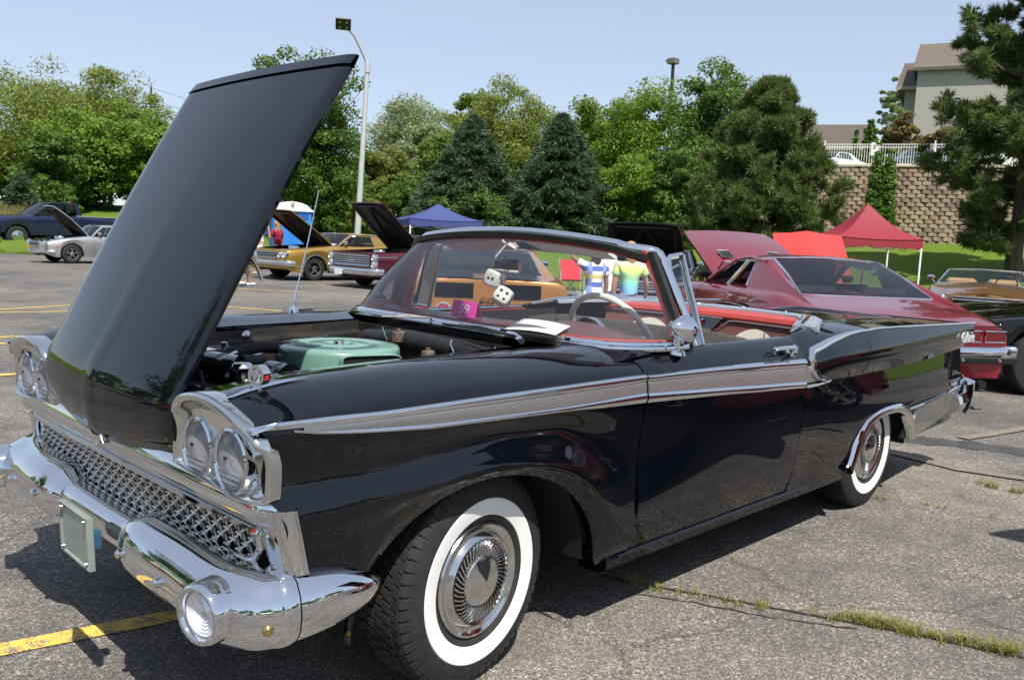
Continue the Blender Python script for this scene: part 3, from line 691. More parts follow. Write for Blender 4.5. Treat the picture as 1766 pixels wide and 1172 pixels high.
for i in range(-17, 18):
    for j in range(-1, 5):
        for q in (0, 1):
            y = (i+q*.5)*px_; z = .50+j*pz_+q*pz_/2
            if abs(y) > .81 or z > gtop(y)-.006 or z < gbot(y)+.004: continue
            x = gx(y)
            def seg(ya, za, yb, zb, xa, xb, th=.0029, dp=.005):
                d = Vector((0, yb-ya, zb-za)).normalized(); n = Vector((0, -d.z, d.y))*th
                A = Vector((x+xa, ya, za)); B = Vector((x+xb, yb, zb))
                v = [A-n, A+n, B+n*.7, B-n*.7]; back = [p+Vector((dp, 0, 0)) for p in v]
                mb.add(v+back, [(0, 1, 2, 3), (0, 4, 5, 1), (1, 5, 6, 2), (2, 6, 7, 3), (3, 7, 4, 0)])
            seg(y, z, y+px_/2, z+pz_/2, -.002, .006); seg(y, z, y-px_/2, z+pz_/2, -.002, .006)
            seg(y, z, y, z-pz_*.48, -.004, .006, .0028); seg(y-.014, z, y+.014, z, -.006, -.006, .003, .006)
HB(mb, 'grille_lattice', GRL, HG, smooth=False)
# lower grille behind the bumper centre
mb = MB()
for i in range(-14, 15):
    for q in (0, 1):
        y = (i+q*.5)*px_; 
        for j in range(2):
            z = .44+j*pz_+q*pz_/2; x = -.74
            for dy in (-1, 1): mb.tube([(x, y, z), (x+.006, y+dy*px_/2, z+pz_/2)], .0022, 4, caps=False)
            mb.tube([(x, y, z), (x, y, z-pz_*.45)], .0025, 4, caps=False)
HB(mb, 'lower_grille_lattice', SATIN, HG)
mb = MB(); mb.grid([[(-.70, y, .555 if abs(y) > .3 else .50), (-.80, y, .53 if abs(y) > .3 else .47), (-.80, y, .40)] for y in np.linspace(-.84, .84, 25)]); HB(mb, 'valance', SATIN)
# radiator support / lock platform below the hood tip
mb = MB(); mb.box((-.68, 0, .765), (.12, .96, .02)); mb.box((-.62, 0, .62), (.03, 1.06, .3)); HB(mb, 'lock_platform', SATIN)
# bumper
def bp_(y):   # centre-line (x, y), z top, z bottom for the near/far symmetric bumper, param 0..1
    pass
BP = [ # s, x, y, nx-angle, ztop, zbot, bulge
 (0.00, -.835, .00, 0, .535, .425, .035), (.10, -.835, .14, 0, .535, .425, .035), (.18, -.834, .235, 0, .535, .422, .035), (.22, -.838, .272, .0, .548, .415, .045), (.26, -.848, .315, 0, .570, .402, .055), (.31, -.850, .38, .02, .580, .395, .062),
 (.40, -.848, .50, .03, .578, .392, .066), (.50, -.842, .62, .04, .572, .388, .066), (.58, -.838, .70, .06, .567, .378, .068), (.64, -.833, .77, .12, .565, .368, .07), (.69, -.823, .83, .28, .565, .362, .072), (.73, -.806, .873, .55, .565, .36, .07), (.77, -.782, .908, .9, .565, .36, .068), (.81, -.750, .935, 1.2, .565, .365, .066), (.86, -.72, .962, 1.42, .565, .372, .06), (.878, -.695, .965, 1.45, .562, .378, .055),
 (.90, -.66, .968, 1.48, .560, .382, .055), (.93, -.60, .97, 1.5, .553, .388, .05), (.96, -.52, .967, 1.55, .535, .40, .045), (.985, -.45, .96, 1.6, .505, .428, .03), (1.0, -.415, .953, 1.62, .478, .455, .008)]
fB = [pchip([b[0] for b in BP], [b[k] for b in BP]) for k in range(1, 7)]
def brow(t, sgn):
    x, y, an, zt, zb, bl = [float(f(t)) for f in fB]; nx, ny = -math.cos(an), math.sin(an); h = zt-zb; c = (zt+zb)/2; out = []
    k = min(1, h/.1)
    pr = [(-.085*k, .44), (-.05*k, .5), (-.012*k, .485), (bl*.45, .40), (bl*.85, .22), (bl, .0), (bl*.9, -.22), (bl*.55, -.40), (bl*.1, -.48), (-.03*k, -.5), (-.05*k, -.46)]
    for a, b in pr: out.append((x+nx*(a-.03), sgn*(y+ny*(a-.03)), c+b*h))
    return out
ts = sorted(set(list(np.linspace(0, .877, 60))+[.19, .2, .21, .23, .24, .25]))
mb = MB(); rows = [brow(t, -1) for t in ts[::-1]]+[brow(t, 1) for t in ts[1:]]
mb.grid(rows); BMP = HB(mb, 'front_bumper', CHROME, ang=55)
for s_ in (-1, 1):
    mb = MB(); mb.grid([brow(t, s_) for t in np.linspace(.8795, 1.0, 18)]); mb.add(brow(.8795, s_), [tuple(range(11))]); HB(mb, 'bumper_wing', CHROME, BMP, ang=55)
    # parking lamp pod
    c = Vector((-.882, s_*.830, .468)); ax = Vector((-1, s_*.22, -.04))
    mb = MB(); mb.lathe([(.080, -.06), (.079, -.012), (.076, .003), (.071, .009), (.063, .008), (.059, .002), (.057, -.014)], c, ax, 40); pk = HB(mb, 'parking_lamp', CHROME, BMP)
    mb = MB(); pr = []
    for i in range(14): r = .057*(1-i/14); pr.append((r, -.008-.014*(i/14)+(.004 if i % 2 else 0)))
    mb.lathe(pr+[(.0001, -.03)], c, ax, 32); HB(mb, 'parking_lamp_lens', mat('parking_lamp_lens', (.82, .84, .87), .22, .35, 1) if s_ < 0 else bpy.data.materials['parking_lamp_lens'], BMP)
    for (y, z) in ((.36, .485), (.60, .478)):
        mb = MB(); mb.lathe([(.0001, .012), (.008, .010), (.013, .004), (.014, -.01)], (-.885, s_*y, z), (-1, 0, 0), 14); HB(mb, 'bumper_bolt', CHROME, BMP)
    q = brow(.80, s_)[5]; mb = MB(); mb.lathe([(.0001, .012), (.008, .010), (.014, .003), (.015, -.01)], (q[0]+.0, q[1], q[2]-.02), (-math.cos(1.1), s_*math.sin(1.1), 0), 14); HB(mb, 'bumper_bolt', mat('brass_bolt', (.6, .48, .22), .2, 1.0) if s_ < 0 else bpy.data.materials['brass_bolt'], BMP, label='brass bumper bolt' if s_ < 0 else None)
# licence plate holder, leaning forward of the bumper centre
pc = [at(93, 845, 'X', -.955), at(160, 888, 'X', -.955), at(163, 977, 'X', -.935), at(97, 930, 'X', -.935)]
pc = [Vector((-.918, .0, .558)), Vector((-.925, -.245, .562)), Vector((-.918, -.245, .405)), Vector((-.912, .0, .405))]
PLG = noise_mat('aged_clear_plate_cover', (.17, .205, .185), (.24, .285, .25), 8, .25, .03, 12, coat=.5)
mb = MB(); ctr = sum(pc, Vector())/4; 
def ring_(k, dx): return [ctr+(p-ctr)*k+Vector((dx, 0, 0)) for p in pc]
mb.grid([ring_(1.0, .012), ring_(1.0, -.002), ring_(.985, -.006), ring_(.93, -.004), ring_(.9, .0)], closev=True); mb.add(ring_(.9, .0), [(0, 1, 2, 3)]); mb.add(ring_(1, .012), [(0, 1, 2, 3)])
PL = HB(mb, 'licence_plate', PLG, smooth=False)
for a, b in ((.1, .1), (.9, .1), (.1, .9), (.9, .9)):
    p = pc[0].lerp(pc[1], a).lerp(pc[3].lerp(pc[2], a), b); mb = MB(); mb.lathe([(.0001, .010), (.006, .008), (.008, 0)], p+Vector((-.003, 0, 0)), (-1, 0, 0), 10); HB(mb, 'plate_screw', CHROME_WORN, PL)
mb = MB(); mb.box((-.893, -.20, .485), (.03, .03, .05)); HB(mb, 'plate_bracket', mat('blue_bracket_paint', (.03, .09, .15), .4), BMP)

# ------------------------------------------------ hood, raised, hinged at the nose
def hoodrow(t):      # t 0 at the nose, 1 at the cowl edge
    X = float(_hx(t)); Z = float(_hz(t)); W = float(_hw(t)); return X, Z, W
_hx = pchip([0, .05, .12, .25, .5, .8, 1], [-.745, -.792, -.806, -.735, -.592, -.410, -.278])
_hz = pchip([0, .05, .12, .25, .5, .8, 1], [.775, .815, .895, 1.05, 1.33, 1.662, 1.884])
_hw = pchip([0, .1, .3, 1], [.485, .50, .515, .527])
TT = [0, .02, .05, .08, .12, .17, .25, .35, .5, .65, .8, .92, 1]
def hood_pt(t, u, inn=0):
    X, Z, W = hoodrow(t); e = 1e-3; a = hoodrow(max(0, t-e)); b = hoodrow(min(1, t+e)); tg = Vector((b[0]-a[0], 0, b[1]-a[1])).normalized(); n = Vector((-tg.z, 0, tg.x))
    y = W*u; crown = lerp(.036, .012, t)*(1-u*u) - .006*max(0, (abs(u)-.9)/.1)**2
    peak = .006*math.exp(-(u/.05)**2)*max(0, 1-t*1.3)
    dip = -.05*max(0, 1-t/.12)*(1-u*u)   # nose droops to a point in the middle
    return Vector((X, y, Z+dip)) + n*(crown+peak-inn)
US = [-1, -.97, -.92, -.86, -.7, -.5, -.3, -.16, -.08, 0, .08, .16, .3, .5, .7, .86, .92, .97, 1]
mb = MB(); rows = [[hood_pt(t, u) for u in US] for t in TT]; mb.grid(rows)
mb.grid([[hood_pt(t, s_), hood_pt(t, s_, .012)] for t in TT] if (s_ := -1) else []); mb.grid([[hood_pt(t, 1), hood_pt(t, 1, .012)] for t in TT])
mb.grid([[hood_pt(0, u), hood_pt(0, u, .03)] for u in US])
# turned-down rear flange
fl = []
for u in US:
    p = hood_pt(1, u); T_ = Vector((.57, 0, .82)); N_ = Vector((-.82, 0, .57)); fl.append([p, p+T_*.002-N_*.010, p+T_*.008-N_*.010, p+T_*.010+N_*.004, p+T_*.048+N_*.002, p+T_*.050-N_*.006, p+T_*.006-N_*.014])
mb.grid(fl)
HOOD = HB(mb, 'hood', BLACK, ang=32, label='raised hood hinged at the nose')
mb = MB(); mb.grid([[hood_pt(t, u*.95, .014) for u in US] for t in TT[1:]])
for k, (ua, ta, ub, tb) in enumerate(((-.8, .12, 0, .6), (.8, .12, 0, .6), (-.8, .94, 0, .6), (.8, .94, 0, .6), (-.72, .1, -.72, .94), (.72, .1, .72, .94), (-.82, .94, .82, .94))):
    mb.tube([hood_pt(lerp(ta, tb, q), lerp(ua, ub, q), .024) for q in np.linspace(0, 1, 8)], .012, 6)
HB(mb, 'hood_inner_frame', SATIN, HOOD)
mb = MB(); e0 = hood_pt(.03, 0)
mb.add([e0+Vector((-.012, y, z)) for y, z in ((-.05, .03), (-.035, -.005), (0, -.025), (.035, -.005), (.05, .03), (.02, .015), (-.02, .015))]+[e0+Vector((.01, y, z)) for y, z in ((-.05, .03), (-.035, -.005), (0, -.025), (.035, -.005), (.05, .03), (.02, .015), (-.02, .015))], [tuple(range(7)), tuple(range(13, 6, -1))]+[(i, 7+i, 7+(i+1) % 7, (i+1) % 7) for i in range(7)])
HB(mb, 'hood_emblem', CHROME, HOOD)
# latch lever showing past the hood edge
mb = MB(); a = at(418, 458, 'Y', -.53); b = at(452, 484, 'Y', -.53)
P = [Vector((-.47, -.50, 1.42)), Vector((-.45, -.50, 1.40)), Vector((-.40, -.52, 1.375)), Vector((-.37, -.53, 1.35))]
a = at(400, 452, 'Y', -.45); b = at(452, 484, 'Y', -.45); c2 = at(385, 440, 'Y', -.3)
a = hood_pt(.53, -.85, .03); mb.tube([a, a.lerp(b, .35), a.lerp(b, .6)+Vector((0, 0, .004)), b], [.014, .016, .006, .004], 8); HB(mb, 'hood_latch_lever', CHROME_WORN, HOOD)

# ------------------------------------------------ fender ornament
for s_ in (-1,):
    z0 = fend.ev(-.66, 1.1)[1]
    o0 = at(445, 668, 'Y', -.74)
    ox, oz = o0.x, fend.ev(o0.x, 1.05)[1]
    mb = MB(); P = [(ox-.10+i*.03, -.745, fend.ev(ox-.10+i*.03, 1.05)[1]+.004) for i in range(9)]
    mb.tube(P, [.001, .004, .006, .0065, .0065, .006, .005, .003, .001], 8); OR = HB(mb, 'fender_ornament', CHROME, F1)
    c = Vector((ox, -.745, oz+.036)); mb = MB(); ax = Vector((-1, -.25, 0)).normalized()
    mb.lathe([(.018, -.014), (.027, -.014), (.028, .012), (.020, .012), (.019, .004)], c, ax, 24); mb.lathe([(.0001, .0), (.019, .004)], c, ax, 20)
    mb.tube([c+Vector((.0, 0, -.03)), c+Vector((0, 0, -.045))], .008, 8); HB(mb, 'ornament_ring', CHROME, F1)
    mb = MB(); mb.box(c+Vector((.004, -.026, -.004)), (.014, .004, .010)); HB(mb, 'ornament_inlay', REDLENS, F1)
# aerial on the far fender
az = fend.ev(.34, 1.1)[1]
mb = MB(); b0 = Vector((.34, .76, az)); mb.lathe([(.028, -.005), (.026, .01), (.014, .022), (.009, .04), (.006, .05)], b0, (0, 0, 1), 16); mb.box(b0+Vector((.05, 0, .006)), (.1, .02, .012))
tip = at(550, 328, 'Y', .79)
mb.tube([b0+Vector((0, 0, .04)), b0.lerp(tip, .5), tip], [.0038, .003, .002], 6); mb.tube([b0.lerp(tip, .86), b0.lerp(tip, .87)], .005, 6); HB(mb, 'aerial', CHROME, F2)
# ------------------------------------------------ engine bay
mb = MB()
mb.box((-.09, 0, .42), (1.24, 1.04, .01)); mb.box((.545, 0, .70), (.02, 1.08, .58))
for s_ in (-1, 1):
    mb.grid([[(-.72, s_*.53, .955), (-.72, s_*.50, .7), (-.72, s_*.45, .42)], [(.54, s_*.53, 1.0), (.54, s_*.50, .75), (.54, s_*.45, .42)]])
    mb.grid([[(x, s_*.53, fend.ev(x, 0)[1]-.045) for x in np.linspace(-.72, .54, 10)], [(x, s_*.49, fend.ev(x, 0)[1]-.06) for x in np.linspace(-.72, .54, 10)], [(x, s_*.485, fend.ev(x, 0)[1]-.16) for x in np.linspace(-.72, .54, 10)]])
BAY = HB(mb, 'engine_bay', GREASY, smooth=False)
GREEN = noise_mat('seafoam_green_enamel', (.145, .275, .225), (.165, .305, .245), 6, .28, .01, 20, coat=.6)
ac = Vector((.085, .02, .972)); Rr = .232
mb = MB(); mb.lathe([(Rr*.9, -.118), (Rr+.008, -.112), (Rr+.008, -.104), (Rr, -.10), (Rr, -.018), (Rr*.99, -.008), (Rr*.965, -.002), (Rr*.86, .002), (.125, .004), (.12, .0), (.115, .004), (.05, .006), (.03, .0), (.0001, .002)], ac, (0, 0, 1), 72)
AC = HB(mb, 'air_cleaner', GREEN, ang=50)
# snorkel facing the near side
mb = MB(); dr = Vector((-.30, -.95, 0)).normalized(); sx = Vector((-dr.y, dr.x, 0)); c = ac+dr*(Rr+.004)+Vector((0, 0, -.055))
if sx.x < 0: sx = -sx
c = c+sx*.05+Vector((0, 0, .010))
def rr_(k, d, hw=.112, hh=.034):
    out = []
    for i in range(24):
        a = 2*PI*i/24; x = math.copysign(abs(math.cos(a))**.35, math.cos(a))*hw*k; z = math.copysign(abs(math.sin(a))**.35, math.sin(a))*(hh*k if k > .95 else hh-(.105*(1-k))); out.append(c+sx*x+Vector((0, 0, z))+dr*d)
    return out
mb.grid([rr_(1.1, -.09), rr_(1.04, .004), rr_(1.0, .012), rr_(.96, .010), rr_(.94, -.02)], closev=True); HB(mb, 'air_intake', GREEN, AC, ang=50)
mb = MB(); q = rr_(.95, .004); mb.add(q, [tuple(range(24))]); HB(mb, 'intake_mouth', DARK, AC, smooth=False)
mb = MB(); mb.lathe([(.0001, .02), (.006, .018), (.008, .012), (.018, .010), (.02, .004), (.02, 0)], ac, (0, 0, 1), 12); mb.box(ac+Vector((0, 0, .014)), (.045, .008, .006)); HB(mb, 'wing_nut', CHROME_WORN, AC)
# ribbed heater duct / blower, engine, hoses
mb = MB(); p0 = Vector((-.47, .20, .90)); p1 = Vector((-.30, -.26, .885))
pts = [p0.lerp(p1, i/54) for i in range(55)]; mb.tube(pts, [.070+(.007 if i % 9 < 6 else 0) for i in range(55)], 24); HB(mb, 'ribbed_duct', mat('gloss_black_enamel', (.006, .006, .008), .12, coat=1), BAY)
mb = MB(); mb.box((-.58, 0, .80), (.06, .62, .14), bev=.02); mb.box((-.545, 0, .885), (.10, .60, .035), bev=.015); mb.box((-.50, -.1, .74), (.02, .5, .3)); HB(mb, 'radiator', bpy.data.materials['gloss_black_enamel'], BAY)
mb = MB(); cc = at(418, 633, 'Y', -.33); mb.lathe([(.0001, .016), (.024, .014), (.030, .010), (.034, 0), (.030, -.01)], cc, (0, 0, 1), 8); mb.tube([cc, cc-Vector((0, 0, .09))], .02, 10); HB(mb, 'radiator_cap', CHROME_WORN, BAY)
mb = MB(); mb.tube([at(360, 630, 'Y', .1), at(400, 607, 'Y', .12), at(450, 598, 'Y', .12), at(520, 600, 'Y', .12)], .022, 12); HB(mb, 'radiator_hose', RUBBER, BAY); mb = MB(); mb.tube([at(415, 622, 'Y', -.2), at(450, 622, 'Y', -.16), at(478, 634, 'Y', -.12), at(488, 655, 'Y', -.1)], .02, 12)
HB(mb, 'radiator_hose', RUBBER, BAY); mb = MB(); mb.tube([at(482, 645, 'Y', -.2), at(490, 632, 'Y', -.19), at(503, 640, 'Y', -.18), at(506, 660, 'Y', -.17)], .012, 10); HB(mb, 'vacuum_hose', RUBBER, BAY); mb = MB(); mb.tube([at(330, 650, 'Y', -.2), at(345, 640, 'Y', -.25), at(352, 665, 'Y', -.3), at(345, 690, 'Y', -.3)], .006, 6)
HB(mb, 'wiring_loom', RUBBER, BAY)
mb = MB(); mb.box((.10, 0, .70), (.75, .42, .30), bev=.05); mb.box((.10, -.27, .80), (.55, .14, .10), bev=.03); mb.box((.10, .27, .80), (.55, .14, .10), bev=.03); mb.lathe([(.0001, .02), (.08, .02), (.085, 0), (.085, -.05)], (-.33, -.02, .80), (-1, 0, 0), 20); HB(mb, 'engine_block', GREASY, BAY)
mb = MB(); mb.tube([(.50, .40, .93), (.50, .1, .955), (.49, -.25, .95), (.49, -.50, .93)], .045, 12); mb.box((.515, -.05, .90), (.03, .8, .12), bev=.01); HB(mb, 'heater_plenum', SATIN, BAY)
mb = MB(); mb.box((.43, -.30, .90), (.05, .07, .10), bev=.006); mb.tube([(.42, -.38, .86), (.40, -.40, .93), (.44, -.43, .95), (.47, -.45, .90)], .012, 8); mb.box((.38, -.42, .90), (.07, .05, .05), bev=.01)
for i in range(7): mb.tube([(.38+rnd.uniform(-.04, .06), -.42+rnd.uniform(-.06, .08), .90), (.40+rnd.uniform(-.04, .06), -.40+rnd.uniform(-.06, .08), .94+rnd.uniform(0, .02)), (.46, -.40+rnd.uniform(-.08, .1), .90)], .005, 6)
HB(mb, 'regulator_and_wiring', noise_mat('rusty_bracket', (.06, .04, .03), (.2, .15, .11), 60, .7, .3, 90), BAY)
mb = MB(); mb.tube([(.46, -.25, .90), (.44, -.22, .975), (.47, -.19, .99), (.5, -.18, .96)], .004, 6); mb.tube([(.46, .2, .93), (.44, .22, 1.0), (.48, .25, 1.0)], .004, 6); mb.tube([(.47, -.47, .93), (.45, -.45, .985), (.49, -.42, .99)], .005, 6); HB(mb, 'wire_clamps', CHROME_WORN, BAY)
mb = MB(); p = at(425, 578, 'Y', .48); mb.lathe([(.0001, .02), (.010, .018), (.016, .008), (.02, 0)], p, (0, -1, 0), 8); HB(mb, 'apron_bolt', CHROME_WORN, BAY); mb = MB(); p = at(333, 588, 'Y', .48); mb.lathe([(.0001, .015), (.008, .013), (.012, 0)], p, (0, -1, 0), 8); HB(mb, 'apron_bolt', CHROME_WORN, BAY)
mb = MB(); q = [at(*p, 'Y', .46) for p in ((380, 595), (440, 588), (440, 606), (425, 612), (395, 614))]; mb.add([tuple(p) for p in q]+[(p.x, p.y+.02, p.z) for p in q], [(0, 1, 2, 3, 4), (9, 8, 7, 6, 5)]+[(i, 5+i, 5+(i+1) % 5, (i+1) % 5) for i in range(5)]); HB(mb, 'apron_bracket', GREASY, BAY)
mb = MB(); p = at(353, 606, 'Y', .2); mb.box(p, (.06, .07, .02)); HB(mb, 'battery_cap', REDLENS, BAY)
for k in range(8):
    mb = MB(); x_ = -.12+.07*k; mb.tube([(x_, -.20, .86), (x_-.02, -.30, .90+.012*(k % 3)), (x_+.03, -.38, .83)], .0055, 6); HB(mb, 'ignition_wire', RUBBER, BAY)
mb = MB(); mb.box((-.30, .36, .86), (.26, .17, .16), bev=.012); HB(mb, 'battery', SATIN, BAY)
for q_ in (-.08, .08): mb = MB(); mb.lathe([(.014, 0), (.014, .02), (.001, .022)], (-.30+q_, .33, .94), (0, 0, 1), 10); HB(mb, 'battery_terminal', CHROME_WORN, BAY)
mb = MB(); mb.tube([(-.40, .05, .93), (-.30, .10, .955), (-.18, .16, .93), (.0, .34, .93), (.3, .42, .95)], .008, 6); HB(mb, 'fuel_line', CHROME_WORN, BAY)
mb = MB(); mb.tube([(.30, -.30, .95), (.20, -.36, .96), (.05, -.38, .93), (-.1, -.42, .88)], .009, 6); HB(mb, 'vacuum_hose', RUBBER, BAY)
for x_, y_, z_ in ((.36, -.18, .93), (.30, -.44, .92), (.45, .12, .97)): mb = MB(); mb.box((x_, y_, z_), (.05, .035, .05), bev=.006); mb.lathe([(.010, .02), (.010, .035), (.001, .036)], (x_, y_, z_), (0, 0, 1), 8); HB(mb, 'relay_box', bpy.data.materials['rusty_bracket'], BAY)
# ------------------------------------------------ wipers, cowl trim
mb = MB()
for (a, b, c_) in (((665, 548), (742, 548), (690, 541)), ((770, 560), (890, 579), (825, 572))):
    A = at(*a, 'Z', 1.045); B = at(*b, 'Z', 1.05); mb.tube([A, A.lerp(B, .5)+Vector((0, 0, .012)), B], [.006, .005, .004], 6); mb.tube([A+Vector((-.02, -.0, .006)), B+Vector((-.02, 0, .004))], .0045, 6)
HB(mb, 'wiper', SATIN)
mb = MB(); A = at(876, 573, 'Z', 1.05); B = at(900, 588, 'Z', 1.035); mb.tube([A, A.lerp(B, .5)+Vector((0, 0, .006)), B], [.007, .010, .012], 10); HB(mb, 'wiper_pivot', CHROME)

# ------------------------------------------------ windscreen
WB = [(1.075, .888), (.98, .888), (.90, .878), (.83, .855), (.765, .82), (.715, .775), (.675, .71), (.64, .60), (.615, .45), (.602, .3), (.597, .15), (.595, 0)]
WT = [(1.045, .712), (1.030, .705), (1.015, .695), (1.0, .68), (.985, .66), (.97, .63), (.955, .585), (.945, .51), (.935, .40), (.927, .27), (.922, .14), (.92, 0)]
WB = WB+[(x, -y) for x, y in WB[-2::-1]]; WT = WT+[(x, -y) for x, y in WT[-2::-1]]
def wsz(y): return 1.375+.055*(1-(y/.72)**2)-.02*max(0, abs(y)-.6)/.11
rows = []
for (xb, yb), (xt, yt) in zip(WB, WT):
    zb = 1.032+.012*(1-(yb/.9)**2); zt = wsz(yt)-.012; r = []
    for k in range(9):
        t = k/8; bul = .035*math.sin(PI*t); ny = yb/1.0; nl = math.hypot(1, ny); r.append((lerp(xb, xt, t)-bul/nl*(1-abs(yb)*.6), lerp(yb, yt, t)+bul*ny/nl*.55, lerp(zb, zt, t)))
    rows.append(r)
mb = MB(); mb.grid(rows); WSG = HB(mb, 'windscreen', thin_glass('windscreen_glass', (.93, .96, .96), haze=.008, hcol=(.75, .78, .9)))
mb = MB(); mb.tube([(r[0][0]-.004, r[0][1]*1.004, r[0][2]-.004) for r in rows], .0125, 8); mb.tube([(r[0][0]-.022, r[0][1]*1.012, r[0][2]-.018) for r in rows], .012, 8); HB(mb, 'windscreen_base_molding', CHROME)
mb = MB(); mb.tube([(r[0][0]+.03, r[0][1]*.985, r[0][2]+.0) for r in rows], .012, 8)
RED_IN = noise_mat('red_interior_vinyl', (.36, .045, .035), (.42, .06, .045), 20, .42, .05, 90)
HB(mb, 'interior_lower_reveal', RED_IN)
# header: black seal in front, chrome over, ending in the pillars
hp = [(r[-1][0], r[-1][1], r[-1][2]) for r in rows]
def along(pts, f): return [Vector((p[0], p[1], p[2]))+Vector(f) for p in pts]
mb = MB(); mb.sweep(hp, [(.02, -.012), (.022, .010), (-.0, .014), (-.012, .004), (-.012, -.012)], ups=Vector((0, 0, 1))); HB(mb, 'header_seal', SATIN)
hdr = [(x+.028, y, z+.012) for x, y, z in hp]
fr = []
for s_, seq in ((-1, 1), (1, -1)):
    top = Vector((1.085, s_*.735, 1.340)); bot = Vector((1.125, s_*.888, 1.015)); leg = [bot.lerp(top, i/8)+Vector((-.012*math.sin(PI*i/8), s_*.012*math.sin(PI*i/8), 0)) for i in range(9)]
    cor = [Vector((1.078, s_*.726, 1.357)), Vector((1.066, s_*.714, 1.368)), Vector((1.052, s_*.695, 1.373))]
    fr.append(leg+cor)
mid = [Vector((x, y, z)) for x, y, z in [hdr[i] for i in range(5, len(hdr)-5)]]
# header samples run from +y to -y
whole = fr[1]+mid+fr[0][::-1]
mb = MB(); mb.tube(whole, [.022]*9+[.023]*3+[.021]*len(mid)+[.023]*3+[.022]*9, 12, squash=(1.0, 1.0)); HDR = HB(mb, 'windscreen_frame', CHROME, ang=60)
mb = MB(); mb.sweep([(x+.03, y*.98, z-.006) for x, y, z in hp[1:-1]], [(.02, -.004), (-.02, -.004), (-.04, -.018), (.015, -.018)], ups=Vector((0, 0, 1))); HB(mb, 'header_inner_garnish', RED_IN, HDR)
for s_ in (-1, 1):
    # A-pillar: black rubber, chrome casting, red inner face
    top = Vector((1.075, s_*.722, 1.372)); bot = Vector((1.10, s_*.882, 1.02)); n_ = 10
    P = [top.lerp(bot, i/n_)+Vector((-.012*math.sin(PI*i/n_), s_*.012*math.sin(PI*i/n_), 0)) for i in range(n_+1)]
    out = [Vector((0, s_, .35)).normalized()]*(n_+1)
    mb = MB(); mb.sweep([p+Vector((-.045, 0, -.002)) for p in P], [(.010, .02), (.012, -.012), (-.012, -.016), (-.016, .02)], ups=[Vector((1, 0, 0))]*(n_+1), outs=out); HB(mb, 'pillar_seal', SATIN)
    mb = MB(); mb.sweep([p+Vector((-.03, -s_*.03, 0)) for p in P], [(.010, .03), (.010, -.03), (-.008, -.03), (-.008, .03)], ups=[Vector((1, 0, 0))]*(n_+1), outs=out); HB(mb, 'pillar_garnish', RED_IN)
    # vent window: chrome frame, upright division bar
    a = Vector((1.115, s_*.738, 1.335)); b = Vector((1.215, s_*.742, 1.352)); c = Vector((1.232, s_*.855, 1.01)); d = Vector((1.145, s_*.872, 1.02)); ra = Vector((1.128, s_*.735, 1.352))
    if s_ < 0:
        mb = MB(); mb.tube([d, a.lerp(d, .12), a+Vector((.008, 0, .008)), ra+Vector((.012, 0, 0)), b+Vector((0, 0, .01))], .0105, 8, squash=(1, 1.3)); VF = HB(mb, 'vent_window_frame', CHROME)
        mb = MB(); mb.tube([b+Vector((0, 0, .012)), c], .009, 8, squash=(1.4, 1)); mb.tube([b+Vector((-.016, 0, -.012)), c+Vector((-.016, 0, 0))], .006, 8); HB(mb, 'division_bar', CHROME_WORN, VF)
        mb = MB(); mb.tube([a+Vector((.03, 0, -.03)), b+Vector((-.02, 0, -.03))], .006, 6); HB(mb, 'vent_pane_frame', CHROME, VF)
        mb = MB(); mb.grid([[d, c], [a, b]]); HB(mb, 'vent_pane', WINDOW, VF)
    else:
        mb = MB(); mb.tube([d, a.lerp(d, .12), a+Vector((.008, 0, .008)), ra+Vector((.012, 0, 0)), b+Vector((0, 0, .01)), c], .0105, 8); VF = HB(mb, 'vent_window_frame', CHROME)
        mb = MB(); mb.grid([[d, c], [a, b]]); HB(mb, 'vent_pane', WINDOW, VF)
# sun visors, mirror bracket, mirror, dice
VIS = mat('white_visor_vinyl', (.80, .78, .74), .5)
mb = MB()
for s_ in (-1, 1):
    P = [(1.00, s_*.06, 1.395), (1.00, s_*.30, 1.39), (1.01, s_*.50, 1.372)]
    v = [(.975, s_*.07, 1.405), (1.0, s_*.52, 1.375), (1.10, s_*.50, 1.345), (1.10, s_*.09, 1.365)]; mb.add(v+[(x, y, z-.016) for x, y, z in v], [(0, 1, 2, 3), (7, 6, 5, 4), (0, 4, 5, 1), (1, 5, 6, 2), (2, 6, 7, 3), (3, 7, 4, 0)])
HB(mb, 'sun_visor', VIS)
mb = MB(); mb.tube([(.975, .0, 1.40), (.965, .02, 1.375), (.93, .05, 1.315), (.925, .035, 1.305)], .0055, 8); mb.box((.99, 0, 1.395), (.05, .09, .025), bev=.008); HB(mb, 'mirror_bracket', CHROME)
mb = MB(); mc = at(875, 458, 'X', .93)
mb.box(mc, (.022, .15, .055), rot=Matrix.Rotation(.15, 3, 'Z'), bev=.01); HB(mb, 'rear_view_mirror', CHROME_WORN)
